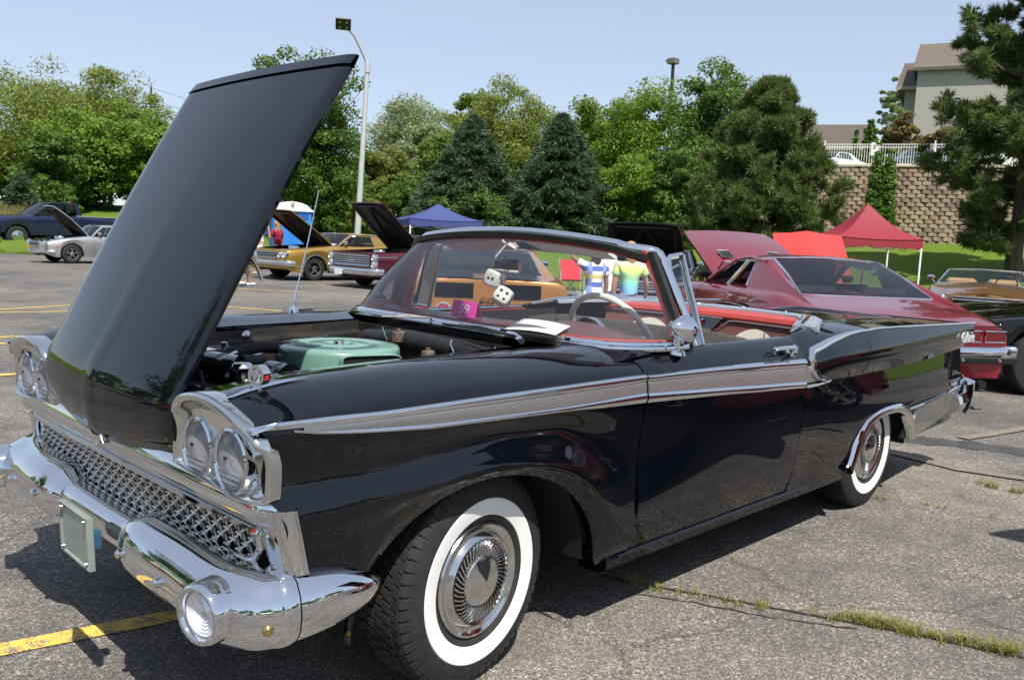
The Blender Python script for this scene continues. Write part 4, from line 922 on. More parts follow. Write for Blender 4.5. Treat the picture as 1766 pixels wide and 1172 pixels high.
# dashboard, steering wheel
DASH = noise_mat('maroon_dash_vinyl', (.105, .035, .035), (.13, .045, .042), 12, .38, .04, 80)
mb = MB(); rows = []
for y in np.linspace(-.84, .84, 29):
    xb = base_x(y)+.035; hump = .035*math.exp(-((y+.42)/.22)**2)
    rows.append([(xb, y, 1.030), (xb+.08, y, 1.034+hump*.4), (max(xb+.10, .90), y, 1.036+hump), (max(xb+.14, .98), y, 1.034+hump), (max(xb+.17, 1.03), y, 1.01+hump*.8), (max(xb+.17, 1.04), y, .95), (1.05, y, .80)])
mb.grid(rows); HB(mb, 'dashboard', DASH)
mb = MB(); mb.grid([[(1.045, y, .99), (1.055, y, .90)] for y in np.linspace(-.8, .8, 9)]); mb.tube([(1.045, y, 1.0) for y in np.linspace(-.1, .8, 9)], .007, 6); HB(mb, 'dash_panel', RED_IN)
sw = Vector((1.22, -.40, .99)); axs = Vector((.86, 0, .5)).normalized(); ux = Vector((0, 1, 0)); uy = axs.cross(ux).normalized()
mb = MB(); mb.tube([sw+ux*(.212*math.cos(a))+uy*(.212*math.sin(a)) for a in np.linspace(0, 2*PI, 48, endpoint=False)], [.0135+.0015*((i//2) % 2) for i in range(48)], 10, closed=True); SW = HB(mb, 'steering_wheel', mat('ivory_plastic', (.68, .66, .58), .3, coat=.5))
mb = MB(); mb.tube([sw+ux*(.135*math.cos(a))+uy*(.135*math.sin(a))-axs*.0 for a in np.linspace(PI*.95, PI*2.05, 24)], .006, 8)
for a in (0, PI): mb.tube([sw-axs*.05, sw+ux*(.205*math.cos(a))+uy*(.02)], [.016, .009], 8)
mb.lathe([(.0001, .02), (.03, .012), (.04, -.01)], sw-axs*.04, axs, 20); mb.tube([sw-axs*.05, sw-axs*.25], .025, 10); HB(mb, 'horn_ring', CHROME, SW)
mb = MB(); mb.tube([sw-axs*.08, sw-axs*.09+ux*.10+uy*.06, sw-axs*.10+ux*.19+uy*.14], [.007, .006, .011], 8); HB(mb, 'turn_signal_lever', mat('grey_plastic', (.3, .31, .31), .4), SW)
mb = MB(); mb.lathe([(.0001, .0), (.07, .0), (.085, .01), (.09, -.02)], (1.06, -.42, 1.0), (1, 0, .2), 24); HB(mb, 'instrument_pod', CHROME_WORN)
# interior tub, seats, rear compartment
CARPET = mat('black_carpet', (.015, .012, .012), .95)
MAROON_CLOTH = noise_mat('maroon_brocade_cloth', (.115, .04, .035), (.16, .065, .055), 160, .8, .1, 200)
IVORY = noise_mat('ivory_vinyl', (.52, .48, .38), (.58, .54, .43), 20, .45, .05, 60)
GREYCLOTH = noise_mat('worn_grey_brown_cloth', (.035, .03, .027), (.075, .065, .058), 90, .9, .2, 120)
mb = MB(); mb.box((1.85, 0, .33), (1.75, 1.72, .02)); mb.grid([[(1.0, s*.80, .34), (1.0, s*.83, .98)] for s in (-1, 1)])
for s in (-1, 1): mb.grid([[(1.08, s*.835, .34), (1.08, s*.835, .985)], [(2.3, s*.80, .34), (2.3, s*.80, .99)], [(2.72, s*.62, .34), (2.72, s*.62, 1.02)]])
HB(mb, 'cabin_tub', CARPET, smooth=False)
mb = MB()
for s in (-1, 1): mb.grid([[(1.10, s*.828, .985), (1.10, s*.826, .80)], [(1.95, s*.82, .995), (1.95, s*.815, .80)]])
HB(mb, 'door_trim_panel', RED_IN)
def cushion(x0, x1, y0, y1, z0, z1, lean, m, name, r=.05, parent=None):
    mb = MB(); n = 12; rows = []
    for i in range(n+1):
        y = lerp(y0, y1, i/n); e = 1-min(1, min(i, n-i)/1.5)*1.0; sh = .035*e
        pr = []
        for a, b in ((0, 0), (0, .5), (.04, .88), (.25, 1), (.75, 1), (.96, .88), (1, .5), (1, 0)):
            pr.append((lerp(x0, x1, a)+lean*b+(.02*e if a < .5 else -.02*e), y, lerp(z0, z1, b)-sh*b))
        rows.append(pr)
    mb.grid(rows); mb.add(rows[0], [tuple(range(8))]); mb.add(rows[-1], [tuple(range(8))]); return HB(mb, name, m, parent)
FS = cushion(1.30, 1.80, -.76, .76, .42, .60, 0, GREYCLOTH, 'front_seat'); cushion(1.72, 1.84, -.76, .76, .52, .985, .16, GREYCLOTH, 'front_seat_back', parent=FS)
RS = cushion(2.15, 2.62, -.66, .66, .42, .62, 0, MAROON_CLOTH, 'rear_seat')
# rear seat back with red roll, brocade and ivory sweep, chrome emblem plate
def rsp(y, z): return Vector((2.50+.14*(z-.62)/.4+.10*(abs(y)/.66)**2*-.9, y, z))
mb = MB(); mb.grid([[rsp(y, z) for z in (.6, .7, .8, .9, 1.0)] for y in np.linspace(-.66, .66, 17)]); RSB = HB(mb, 'rear_seat_back', MAROON_CLOTH, RS)
mb = MB(); mb.grid([[rsp(y, .992)+Vector((-.010, 0, 0)), rsp(y, 1.008)+Vector((-.022, 0, 0)), rsp(y, 1.026)+Vector((-.016, 0, .004)), rsp(y, 1.034)+Vector((.0, 0, 0)), (2.70, y*.97, 1.045)] for y in np.linspace(-.68, .68, 17)]); HB(mb, 'seat_top_roll', RED_IN, RSB)
for s_ in (-1, 1):
    mb = MB(); rows = []
    for i in range(15):
        t = i/14; y = s_*lerp(.12, .60, t); zt = .66+.30*(math.sin(PI*min(1, t*1.02+.0))**.45 if 0 < t < 1 else 0); rows.append([rsp(y, .62)+Vector((-.008, 0, 0)), rsp(y, lerp(.62, zt, .5))+Vector((-.016, 0, 0)), rsp(y, zt)+Vector((-.008, 0, 0))])
    mb.grid(rows); HB(mb, 'ivory_insert', IVORY, RSB)
mb = MB(); zz = .99
mb.tube([rsp(y, (zz-.075*math.exp(-(y/.13)**4)))+Vector((-.014, 0, 0)) for y in np.linspace(-.66, .66, 41)], .0035, 6); HB(mb, 'seat_piping', CHROME_WORN, RSB)
mb = MB(); v = [rsp(.11, 1.0), rsp(-.13, 1.0), rsp(-.07, .925), rsp(.08, .925)]; v = [p+Vector((-.03, 0, 0)) for p in v]; mb.add(v+[p+Vector((.02, 0, 0)) for p in v], [(0, 1, 2, 3), (0, 4, 5, 1), (1, 5, 6, 2), (2, 6, 7, 3), (3, 7, 4, 0)]); EP = HB(mb, 'emblem_plate', mat('grey_anodised_plate', (.16, .16, .17), .3, 1.0), RSB, smooth=False)
mb = MB(); mb.tube([p+Vector((-.003, 0, 0)) for p in v], .004, 6, closed=True); c = rsp(-.01, .96)+Vector((-.036, 0, 0)); mb.add([c+Vector((0, y, z)) for y, z in ((-.012, .012), (.012, .012), (.012, -.004), (0, -.016), (-.012, -.004))], [(0, 1, 2, 3, 4)]); mb.lathe([(.0001, .004), (.012, .0)], c+Vector((0, 0, .018)), (-1, 0, 0), 5); HB(mb, 'crest', CHROME, EP)
mb = MB(); mb.add([c+Vector((-.003, y, z)) for y, z in ((-.008, .008), (.008, .008), (.008, -.002), (0, -.011), (-.008, -.002))], [(0, 1, 2, 3, 4)]); HB(mb, 'crest_inlay', REDLENS, EP)
# boot well edge: grey-blue padded strip with snaps running round the cockpit
BOOT = noise_mat('grey_vinyl_boot', (.20, .22, .26), (.25, .27, .31), 9, .35, .04, 30)
edge = [(1.98, .835, 1.012), (2.2, .80, 1.03), (2.4, .72, 1.04), (2.56, .66, 1.042), (2.68, .58, 1.045), (2.73, .45, 1.047), (2.745, .2, 1.05), (2.745, 0, 1.052)]
edge = edge+[(x, -y, z) for x, y, z in edge[-2::-1]]
mb = MB(); mb.sweep(edge[1:-1], [(.045, -.01), (.04, .006), (.0, .014), (-.07, .008), (-.085, -.016)], ups=Vector((0, 0, 1))); BT = HB(mb, 'boot_well_strip', BOOT)
for y in (.42, .12, -.18, -.45):
    mb = MB(); mb.lathe([(.0001, .006), (.005, .005), (.008, 0)], (2.742-abs(y)*.04, y, 1.062), (0, 0, 1), 10); HB(mb, 'snap', CHROME, BT)
mb = MB(); mb.sweep([(x+.045*(1 if abs(y) < .6 else .6), y*(1.06), z-.004) for x, y, z in edge[5:-5]], [(.07, -.010), (.04, .002), (-.02, .004), (-.03, -.008)], ups=Vector((0, 0, 1))); HB(mb, 'boot_cover', BOOT, BT)
for s_ in (-1, 1):   # chrome castings at the rear corners of the cockpit, belt moulding
    mb = MB(); P = [Vector((x, s_*y, z)) for x, y, z in ((2.02, .835, 1.018), (2.2, .80, 1.04), (2.38, .735, 1.05), (2.52, .68, 1.052), (2.66, .62, 1.054), (2.78, .56, 1.052))]
    mb.tube(P, [.006, .010, .013, .014, .012, .006], 8, squash=(1, 1.4)); mb.tube([p+Vector((.0, -s_*.035, -.002)) for p in P[2:]], .006, 6)
    HB(mb, 'cockpit_corner_molding', CHROME)
mb = MB(); A = at(1130, 518, 'Y', .66); B = at(1252, 518, 'Y', .62); mb.tube([Vector((2.3, .78, 1.045)), Vector((2.5, .73, 1.065)), Vector((2.78, .64, 1.07))], .008, 8); mb.lathe([(.0001, .01), (.010, .005), (.010, -.01)], (2.79, .635, 1.075), (0, 0, 1), 10); HB(mb, 'top_latch_rod', CHROME, BT)
# door-top garnish, lock button
for s_ in (-1, 1):
    mb = MB(); mb.tube([(x, s_*.838, 1.0) for x in np.linspace(1.12, 1.94, 8)], .007, 6); HB(mb, 'belt_molding', CHROME_WORN, D1 if s_ < 0 else D2)
mb = MB(); mb.tube([(1.78, -.832, 1.0), (1.78, -.832, 1.028)], .004, 8); HB(mb, 'lock_button', CHROME, D1)

# ------------------------------------------------ door mirror, handle
m0 = Vector((1.045, -.895, 1.012)); 
MBASE = at(1165, 600, 'Y', -.895)
mb = MB(); c = Vector((MBASE.x, -.895, 1.0))
mb.lathe([(.0001, .016), (.02, .014), (.036, .008), (.042, -.004)], c, (0, -.2, 1), 20); mb.tube([c, c+Vector((-.004, 0, .05)), c+Vector((-.01, 0, .085))], [.020, .014, .014], 12, squash=(1.2, .8)); MR = HB(mb, 'door_mirror', CHROME)
h = at(1172, 567, 'Y', -.90); ax = Vector((-.93, .06, .16)).normalized()
hc = Vector((h.x, -.90, h.z))
mb = MB(); mb.lathe([(.0001, .085), (.012, .083), (.028, .070), (.043, .045), (.053, .018), (.057, 0), (.056, -.012), (.050, -.018)], hc-ax*.03, ax, 36); mb.lathe([(.050, -.018), (.0001, -.016)], hc-ax*.03, ax, 36)
mb.tube([c+Vector((-.012, 0, .08)), hc+Vector((-.03, 0, -.018)), hc+Vector((-.055, 0, -.018))], [.015, .014, .006], 10); HB(mb, 'mirror_shell', CHROME, MR, ang=50)
hz = at(1362, 612, 'Y', -.965); 
mb = MB(); x0 = hz.x; z0 = door.ev(x0, 2.25)[1]
def sf(x, v, o): return door.pt(x, v, -1, o)
mb.tube([sf(x0-.11, 2.35, .026), sf(x0-.10, 2.3, .03), sf(x0, 2.3, .034), sf(x0+.07, 2.3, .03)], [.008, .012, .0125, .012], 10, squash=(1.35, .8)); mb.tube([sf(x0+.07, 2.32, 0), sf(x0+.07, 2.32, .034)], .016, 12); mb.tube([sf(x0-.10, 2.42, 0), sf(x0-.10, 2.4, .02)], .010, 10)
mb.lathe([(.0001, .04), (.012, .038), (.017, .03), (.018, .0)], sf(x0+.045, 2.45, 0), (-.1, -1, .2), 14); HB(mb, 'door_handle', CHROME, D1)
# door and panel gap shadows are real gaps; drip rail under the door
# fuel door reflection etc. left to the renderer
# ------------------------------------------------ rear bumper
RBP = [(4.12, .955, 1.55), (4.25, .952, 1.5), (4.36, .935, 1.2), (4.43, .89, .6), (4.455, .80, .1), (4.46, .5, 0), (4.46, .0, 0)]
mb = MB(); rows = []
for s_, lst in ((-1, RBP), (1, RBP[::-1][1:])):
    for x, y, a in lst:
        nx, ny = math.cos(a), math.sin(a); rows.append([(x+nx*d, s_*(y+ny*d), .475+h) for d, h in ((-.06, .055), (-.02, .06), (.012, .045), (.03, .0), (.015, -.045), (-.02, -.06), (-.05, -.055))])
mb.grid(rows); mb.add(rows[0], [tuple(range(7))]); mb.add(rows[-1], [tuple(range(7))]); RB = HB(mb, 'rear_bumper', CHROME)
for s_ in (-1, 1):
    mb = MB(); P = [(4.33, s_*.945, .40), (4.345, s_*.962, .45), (4.352, s_*.97, .53), (4.362, s_*.968, .585), (4.37, s_*.95, .615)]
    mb.tube([(4.40, s_*.91, .375), (4.425, s_*.915, .42), (4.435, s_*.918, .52), (4.43, s_*.916, .585), (4.41, s_*.91, .61)], [.030, .040, .046, .050, .012], 16, squash=(1.0, 1.15)); HB(mb, 'bumper_guard', CHROME, RB)
    mb = MB(); c = Vector((4.28, s_*.62, .70)); mb.lathe([(.12, -.05), (.115, .02), (.10, .035)], c, (1, 0, 0), 32); HB(mb, 'tail_lamp', CHROME)
    mb = MB(); mb.lathe([(.0001, .05), (.06, .04), (.10, .02)], c, (1, 0, 0), 28); HB(mb, 'tail_lamp_lens', REDLENS)
    mb = MB(); mb.tube([(4.08, s_*.925, .60), (4.12, s_*.935, .603), (4.16, s_*.925, .605)], [.004, .018, .004], 8); HB(mb, 'side_reflector', CHROME, Q1 if s_ < 0 else Q2)
mb = MB(); mb.box((2.2, 0, .30), (3.6, 1.2, .10)); mb.box((.1, 0, .34), (1.0, .8, .16)); mb.box((3.9, 0, .38), (.9, 1.3, .1)); mb.tube([(3.2, .35, .22), (4.3, .35, .25)], .03, 10); HB(mb, 'chassis', mat('underbody_black', (.01, .01, .01), .9), smooth=False)
# inner wheel houses
for s_ in (-1, 1):
    for cx, r in ((0, .48), (3.0, .44)):
        mb = MB()
        P = [(cx-r*math.cos(a), cz) for a, cz in [(a, .30+r*.9*math.sin(a)) for a in np.linspace(0, PI, 17)]]
        mb.grid([[(x, s_*.90 if cx < 1 else s_*.9, min(z, .80)), (x, s_*.55, min(z, .80))] for x, z in P]); mb.add([(x, s_*.55, min(z, .80)) for x, z in P], [tuple(range(17))]); HB(mb, 'wheel_house', bpy.data.materials['underbody_black'], smooth=False)

# ------------------------------------------------ wheels
def tyre_mesh(R, rim, wd, tread=True, nseg=72, name='tyre'):
    mb = MB(); hw = wd/2
    prof = [(rim, hw*.78), (rim+.008, hw*.86), (rim+(R-rim)*.35, hw*1.0), (rim+(R-rim)*.62, hw*1.0), (rim+(R-rim)*.82, hw*.93), (R-.014, hw*.80), (R-.004, hw*.70)]
    full = prof+[(R, hw*.5), (R, hw*.2), (R, -hw*.2), (R, -hw*.5)]+[(r, -h) for r, h in prof[::-1]]
    mb.lathe(full, (0, 0, 0), (0, -1, 0), nseg); return mb
def ang_at(c, R, a, y): return (c[0]+R*math.cos(a), y, c[2]+R*math.sin(a))
def hero_wheel(cx, s_, steer=0.0):
    y = s_*.775; R = .338; hw = .098; K = .925; O = (cx, y, .338); ax = (0, s_, 0)
    St = Matrix.Rotation(steer, 3, 'Z'); c0 = Vector((cx, y*.93, .338))
    def B(mb, name, m, parent=None, **kw):
        if steer: mb.v = [tuple(St @ (Vector(p)-c0)+c0) for p in mb.v]
        return HB(mb, name, m, parent, **kw)
    mb = MB(); prof = [(.176, hw*.70), (.184, hw*.86), (.192, hw*.95), (.205, hw*1.01), (.235, hw*1.06), (.262, hw*1.08), (.27, hw*1.07), (.295, hw*1.03), (.312, hw*.96), (.326, hw*.86), (.334, hw*.74)]
    mb.lathe(prof+[(R, hw*.55), (R, 0), (R, -hw*.55)]+[(r, -h) for r, h in prof[::-1]], O, ax, 96)
    root = B(mb, 'tyre', RUBBER)
    tm = MB(); nb = 58; T0 = []
    for k in range(nb):
        a0 = 2*PI*k/nb; da = 2*PI/nb
        for j, (w0, w1, ph) in enumerate(((-.076, -.050, 0), (-.045, -.018, .35), (-.013, .013, .1), (.018, .045, .55), (.050, .074, .2))):
            A = a0+ph*da; B_ = A+da*.74; M_ = (A+B_)/2; vs = []
            for (aa, yy) in ((A, w0), (M_+da*.08, w0), (B_, w0), (B_+da*.22, w1), (M_+da*.30, w1), (A+da*.22, w1)):
                for r_ in (R-.006, R+.0055 if abs(w0+w1) < .1 else R+.002): vs.append((cx+r_*math.cos(aa), y+s_*yy, .338+r_*math.sin(aa)))
            tm.add(vs, [(1, 3, 5, 7, 9, 11)]+[(2*i, 2*((i+1) % 6), 2*((i+1) % 6)+1, 2*i+1) for i in range(6)])
        A = a0+.1*da; B_ = A+da*.72; vs = []
        for aa in (A, B_):
            for r_, yy in ((R+.0015, .072), (R-.002, .083), (R-.016, .0925), (R-.032, .0985), (R-.036, .094)): vs.append((cx+r_*math.cos(aa), y+s_*yy, .338+r_*math.sin(aa)))
        fs = [(i, i+1, i+6, i+5) for i in range(4)]+[(0, 1, 2, 3, 4), (9, 8, 7, 6, 5)]; tm.add(vs, fs); tm.add([(v[0], 2*y-v[1], v[2]) for v in vs], fs)
    B(tm, 'tread', RUBBER, root, smooth=False, fix=False)
    ww = MB(); ww.lathe([(.206, hw*1.005), (.208, hw*1.035), (.235, hw*1.085), (.259, hw*1.10), (.262, hw*1.07)], O, ax, 96); B(ww, 'whitewall', WHITE_RUBBER, root)
    rm = MB(); rm.lathe([(.186, .05), (.194, .080), (.190, .086), (.184, .078), (.172, .06), (.10, .05)], O, ax, 72); B(rm, 'rim', SATIN, root)
    hc = MB(); hc.lathe([(r_*K, h_) for r_, h_ in [(.199, .080), (.200, .088), (.195, .095), (.188, .096), (.176, .090), (.165, .091), (.155, .102), (.150, .106), (.143, .103), (.139, .091), (.088, .093), (.086, .103), (.082, .107), (.06, .112), (.03, .117), (.0001, .121)]], O, ax, 96)
    hub = B(hc, 'wheel_cover', CHROME_WORN, root, ang=25)
    dk = MB(); dk.lathe([(.138*K, .0918), (.089*K, .0938)], O, ax, 72); B(dk, 'vane_recess', SATIN, hub)
    vn = MB(); nv = 45
    for k in range(nv):
        a = 2*PI*k/nv; pts = []
        for t in np.linspace(0, 1, 6):
            r = lerp(.087, .141, t)*K; aa = a+s_*.20*(t-.5)+s_*.06*t*t; w_ = lerp(.0036, .0060, t); hgt = .105+.005*math.sin(PI*t)
            for sgn, hh in ((-1, .0925), (-.5, hgt), (.35, hgt-.001), (1, .0925)): a2 = aa+sgn*w_/r; pts.append((cx+r*math.cos(a2), y+s_*hh, .338+r*math.sin(a2)))
        vn.add(pts, [(i*4+j, i*4+j+1, (i+1)*4+j+1, (i+1)*4+j) for i in range(5) for j in range(3)])
    B(vn, 'turbine_vanes', CHROME_WORN, hub, ang=50)
    em = MB(); em.add([(cx+x_*K, y+s_*h_, .338+z_*K) for x_, z_, h_ in ((-.032, .070, .1115), (.022, .072, .1115), (.030, .045, .1150), (.004, .0, .1225), (-.026, .042, .1155))], [(0, 1, 2, 3, 4)]); B(em, 'cover_emblem', mat('smoked_emblem', (.03, .03, .035), .15, .5) if 'smoked_emblem' not in bpy.data.materials else bpy.data.materials['smoked_emblem'], hub, smooth=False)
    vv = MB(); vv.tube([(cx-.055, y+s_*.090, .338-.142), (cx-.057, y+s_*.110, .338-.148)], .005, 8); B(vv, 'tyre_valve', CHROME, hub)
    return root
for cx in (0.0, 3.0):
    for s_ in (-1, 1):
        hero_wheel(cx, s_, R_(6.5) if cx < 1 else 0)
# ------------------------------------------------ loose things on the dash: show card and sheet of paper, dice
PINK = mat('magenta_card', (.90, .07, .46), .5)
q = at(793, 552, 'X', .74); base = Vector((.78, at(793, 552, 'X', .78).y, 1.026))
y0 = at(776, 540, 'X', .78).y; y1 = at(809, 552, 'X', .78).y
card = MB(); wdt = abs(y0-y1)
v = [(.815, y1, 1.04), (.785, y0, 1.045), (.80, y0, 1.117), (.83, y1, 1.112), (.85, y0+.02, 1.045), (.88, y1+.02, 1.04)]
card.add(v, [(0, 1, 2, 3), (3, 2, 4, 5)])
co = card.build('number_card', PINK, smooth=False); tag(co, 'folded pink card with the number 59 standing on the maroon dashboard behind the windscreen', 'card')
sm = co.modifiers.new('t', 'SOLIDIFY'); sm.thickness = .0015
text_obj('59', .058, mat('white_print', (.85, .85, .85), .6), co, frame((.8045, (y0+y1)/2-.001, 1.077), (.030/abs(y1-y0), -1, -.04), (.2, 0, 1)), 'number_print', extrude=.0006)
p = MB(); v = [at(870, 567, 'Z', 1.052), at(903, 549, 'Z', 1.058), at(984, 562, 'Z', 1.068), at(958, 577, 'Z', 1.058)]
n_ = 6; p.grid([[v[0].lerp(v[1], i/n_).lerp(v[3].lerp(v[2], i/n_), j/n_)+Vector((0, 0, .006*math.sin(PI*j/n_))) for i in range(n_+1)] for j in range(n_+1)])
po = p.build('paper_sheet', mat('white_paper', (.82, .82, .80), .7)); tag(po, 'white sheet of paper lying on the maroon dashboard of the black convertible', 'paper')
sm = po.modifiers.new('t', 'SOLIDIFY'); sm.thickness = .0012
PLUSH = noise_mat('white_plush', (.66, .64, .60), (.78, .76, .73), 60, .95, .5, 180)
for i, (px, py, rot, sz, lb) in enumerate(((853, 481, (.25, .12, .25), .075, 'upper white plush die hanging from the rear view mirror'), (867, 512, (.5, .35, .75), .078, 'lower white plush die with many black dots hanging from the mirror'))):
    c = at(px, py, 'X', .93); bm_ = bmesh.new(); bmesh.ops.create_cube(bm_, size=sz); bmesh.ops.subdivide_edges(bm_, edges=bm_.edges[:], cuts=6, use_grid_fill=True)
    for v_ in bm_.verts:
        q = v_.co/(sz/2); l = q.length; m_ = max(abs(q.x), abs(q.y), abs(q.z)); k = lerp(1.0, 1.25/l if l > 1.2 else 1, .55)*(1+.03*math.sin(v_.co.x*90+i)*math.sin(v_.co.z*110)); v_.co = v_.co*k
    me = bpy.data.meshes.new('plush_die'); bm_.to_mesh(me); bm_.free(); me.materials.append(PLUSH); me.shade_smooth()
    d = bpy.data.objects.new('plush_die', me); C.objects.link(d); d.location = c; d.rotation_euler = rot; tag(d, lb, 'die')
    SPOT = bpy.data.materials.get('black_felt_spot') or mat('black_felt_spot', (.01, .01, .01), .9)
    mb = MB(); h = sz/2*1.02
    faces = [((-1, 0, 0), [(-.4, -.05), (.35, .05)] if i == 0 else [(-.5, -.5), (.5, .5), (-.5, .5), (.5, -.5)]), ((0, -1, 0), [(-.5, .5), (.5, -.5), (0, 0)] if i == 0 else [(-.4, .4), (.4, -.4), (.4, .4), (-.4, -.4), (0, 0)]), ((0, 0, 1), [(0, 0)] if i == 0 else [(-.4, 0), (.4, 0)])]
    for nrm, sp_ in faces:
        n3 = Vector(nrm); a = Vector((0, 1, 0)) if abs(n3.x) > .5 or abs(n3.z) > .5 else Vector((1, 0, 0)); b = n3.cross(a)
        for u, v_ in sp_: mb.lathe([(.0001, .0022), (.0055, .0018), (.007, 0), (.007, -.004)], n3*h*(.985-.02*(u*u+v_*v_))+a*u*h*.75+b*v_*h*.75, n3, 12)
    mb.build('spot', SPOT, d)
mb = MB(); c = at(853, 481, 'X', .93); mb.tube([at(872, 440, 'X', .94), at(866, 462, 'X', .94), c+Vector((0, -.02, .02)), at(867, 505, 'X', .93)], .0022, 5); so = mb.build('string', mat('black_string', (.01, .01, .01), .9)); tag(so, 'thin black string holding the two white plush dice below the mirror', 'string')
# ------------------------------------------------------------------ the other cars (local frame: +x forward, +y left)
SEAT = mat('black_seat_vinyl', (.012, .012, .012), .5)
WHITE_PT = mat('white_print_paint', (.8, .8, .8), .5)
CLOTHW = mat('dash_paper', (.8, .8, .8), .7)
def surf_of(sp):
    W = sp['W']/2; zt = pchip(*zip(*sp['top'])); wf = pchip(*zip(*sp['wid'])); zb = sp.get('zb', .22)
    xs = sorted(set([sp['x0'], sp['x1']]+[t[0] for t in sp['top']]+[t[0] for t in sp['wid']]))
    keys = []
    for x in xs:
        t = float(zt(x)); w = float(wf(x))*W; b = zb+(.10 if x > sp['xf']+.6 or x < sp['xr']-.6 else 0)
        h = t-b; k = sp.get('crease', .0)
        keys.append((x, [(w*.70, t+.012), (w*.86, t+.004), (w*.955, t-.035), (w*.99, t-.11*min(1, h/.5)), (w*(1.0+k), b+h*.58), (w*.99, b+h*.36), (w*.975, b+h*.18), (w*.945, b)]))
    s = Surf(keys, sharp=(7,)); return s, zt, wf
def car_wheel(parent, x, y, R, style='rally', side=1, ww=.2, rimr=None, letters=False):
    rim = rimr or R*.60; hw = ww/2
    mb = MB(); pr = [(rim, hw*.75), (rim+.012, hw*.95), (rim+(R-rim)*.45, hw*1.03), (R-.02, hw*.92), (R-.004, hw*.75)]
    mb.lathe(pr+[(R, hw*.5), (R, -hw*.5)]+[(r, -h) for r, h in pr[::-1]], (x, y, R), (0, side, 0), 36); ty = mb.build('wheel', RUBBER, parent)
    m = CHROME_WORN if style != 'dark' else mat('grey_alloy', (.2, .2, .21), .35, .8) if 'grey_alloy' not in bpy.data.materials else bpy.data.materials['grey_alloy']
    mb = MB(); mb.lathe([(rim+.006, hw*.80), (rim, hw*.88), (rim*.93, hw*.80), (rim*.90, hw*.45)], (x, y, R), (0, side, 0), 36)
    if style == 'cap': mb.lathe([(rim*.9, hw*.8), (rim*.6, hw*.95), (rim*.3, hw*.9), (.001, hw*1.1)], (x, y, R), (0, side, 0), 28)
    else:
        mb.lathe([(rim*.32, hw*.55), (rim*.3, hw*.85), (rim*.2, hw*.95), (.001, hw*.95)], (x, y, R), (0, side, 0), 20)
        for k in range(5):
            a = 2*PI*k/5+.3; c, s = math.cos(a), math.sin(a)
            v = []
            for r_, w_ in ((rim*.25, .035), (rim*.92, .028)):
                for q in (-1, 1): v.append((x+c*r_-s*q*w_, y+side*hw*.78, R+s*r_+c*q*w_))
            mb.add(v+[(p[0], p[1]-side*.04, p[2]) for p in v], [(0, 1, 3, 2), (0, 2, 6, 4), (1, 5, 7, 3)])
    mb.build('rim', m, ty)
    mb = MB(); mb.lathe([(rim*.92, hw*.3), (.001, hw*.3)], (x, y, R), (0, side, 0), 24); mb.build('brake_drum', DARK, ty)
    if letters:
        for k, ch in enumerate('GOODYEAR'):
            a = PI*.72+k*.16 if side > 0 else PI*.28-k*.16; rr = (rim+R)/2+.012
            me = text_mesh(ch, .062, 'tyre_letter', .002); me.materials.clear(); me.materials.append(WHITE_PT)
            c, s = math.cos(a), math.sin(a); xx = Vector((-1, 0, 0))*side
            # reading direction runs clockwise seen from outside
            tang = Vector((s, 0, -c)) if side < 0 else Vector((s, 0, -c)); up = Vector((c, 0, s))
            if tang.cross(up).dot(Vector((0, side, 0))) < 0: tang = -tang
            me.transform(frame((x+c*rr, y+side*(hw*1.03+.004), R+s*rr), tang, up)); o = bpy.data.objects.new('letter', me); C.objects.link(o); o.parent = ty
    return ty
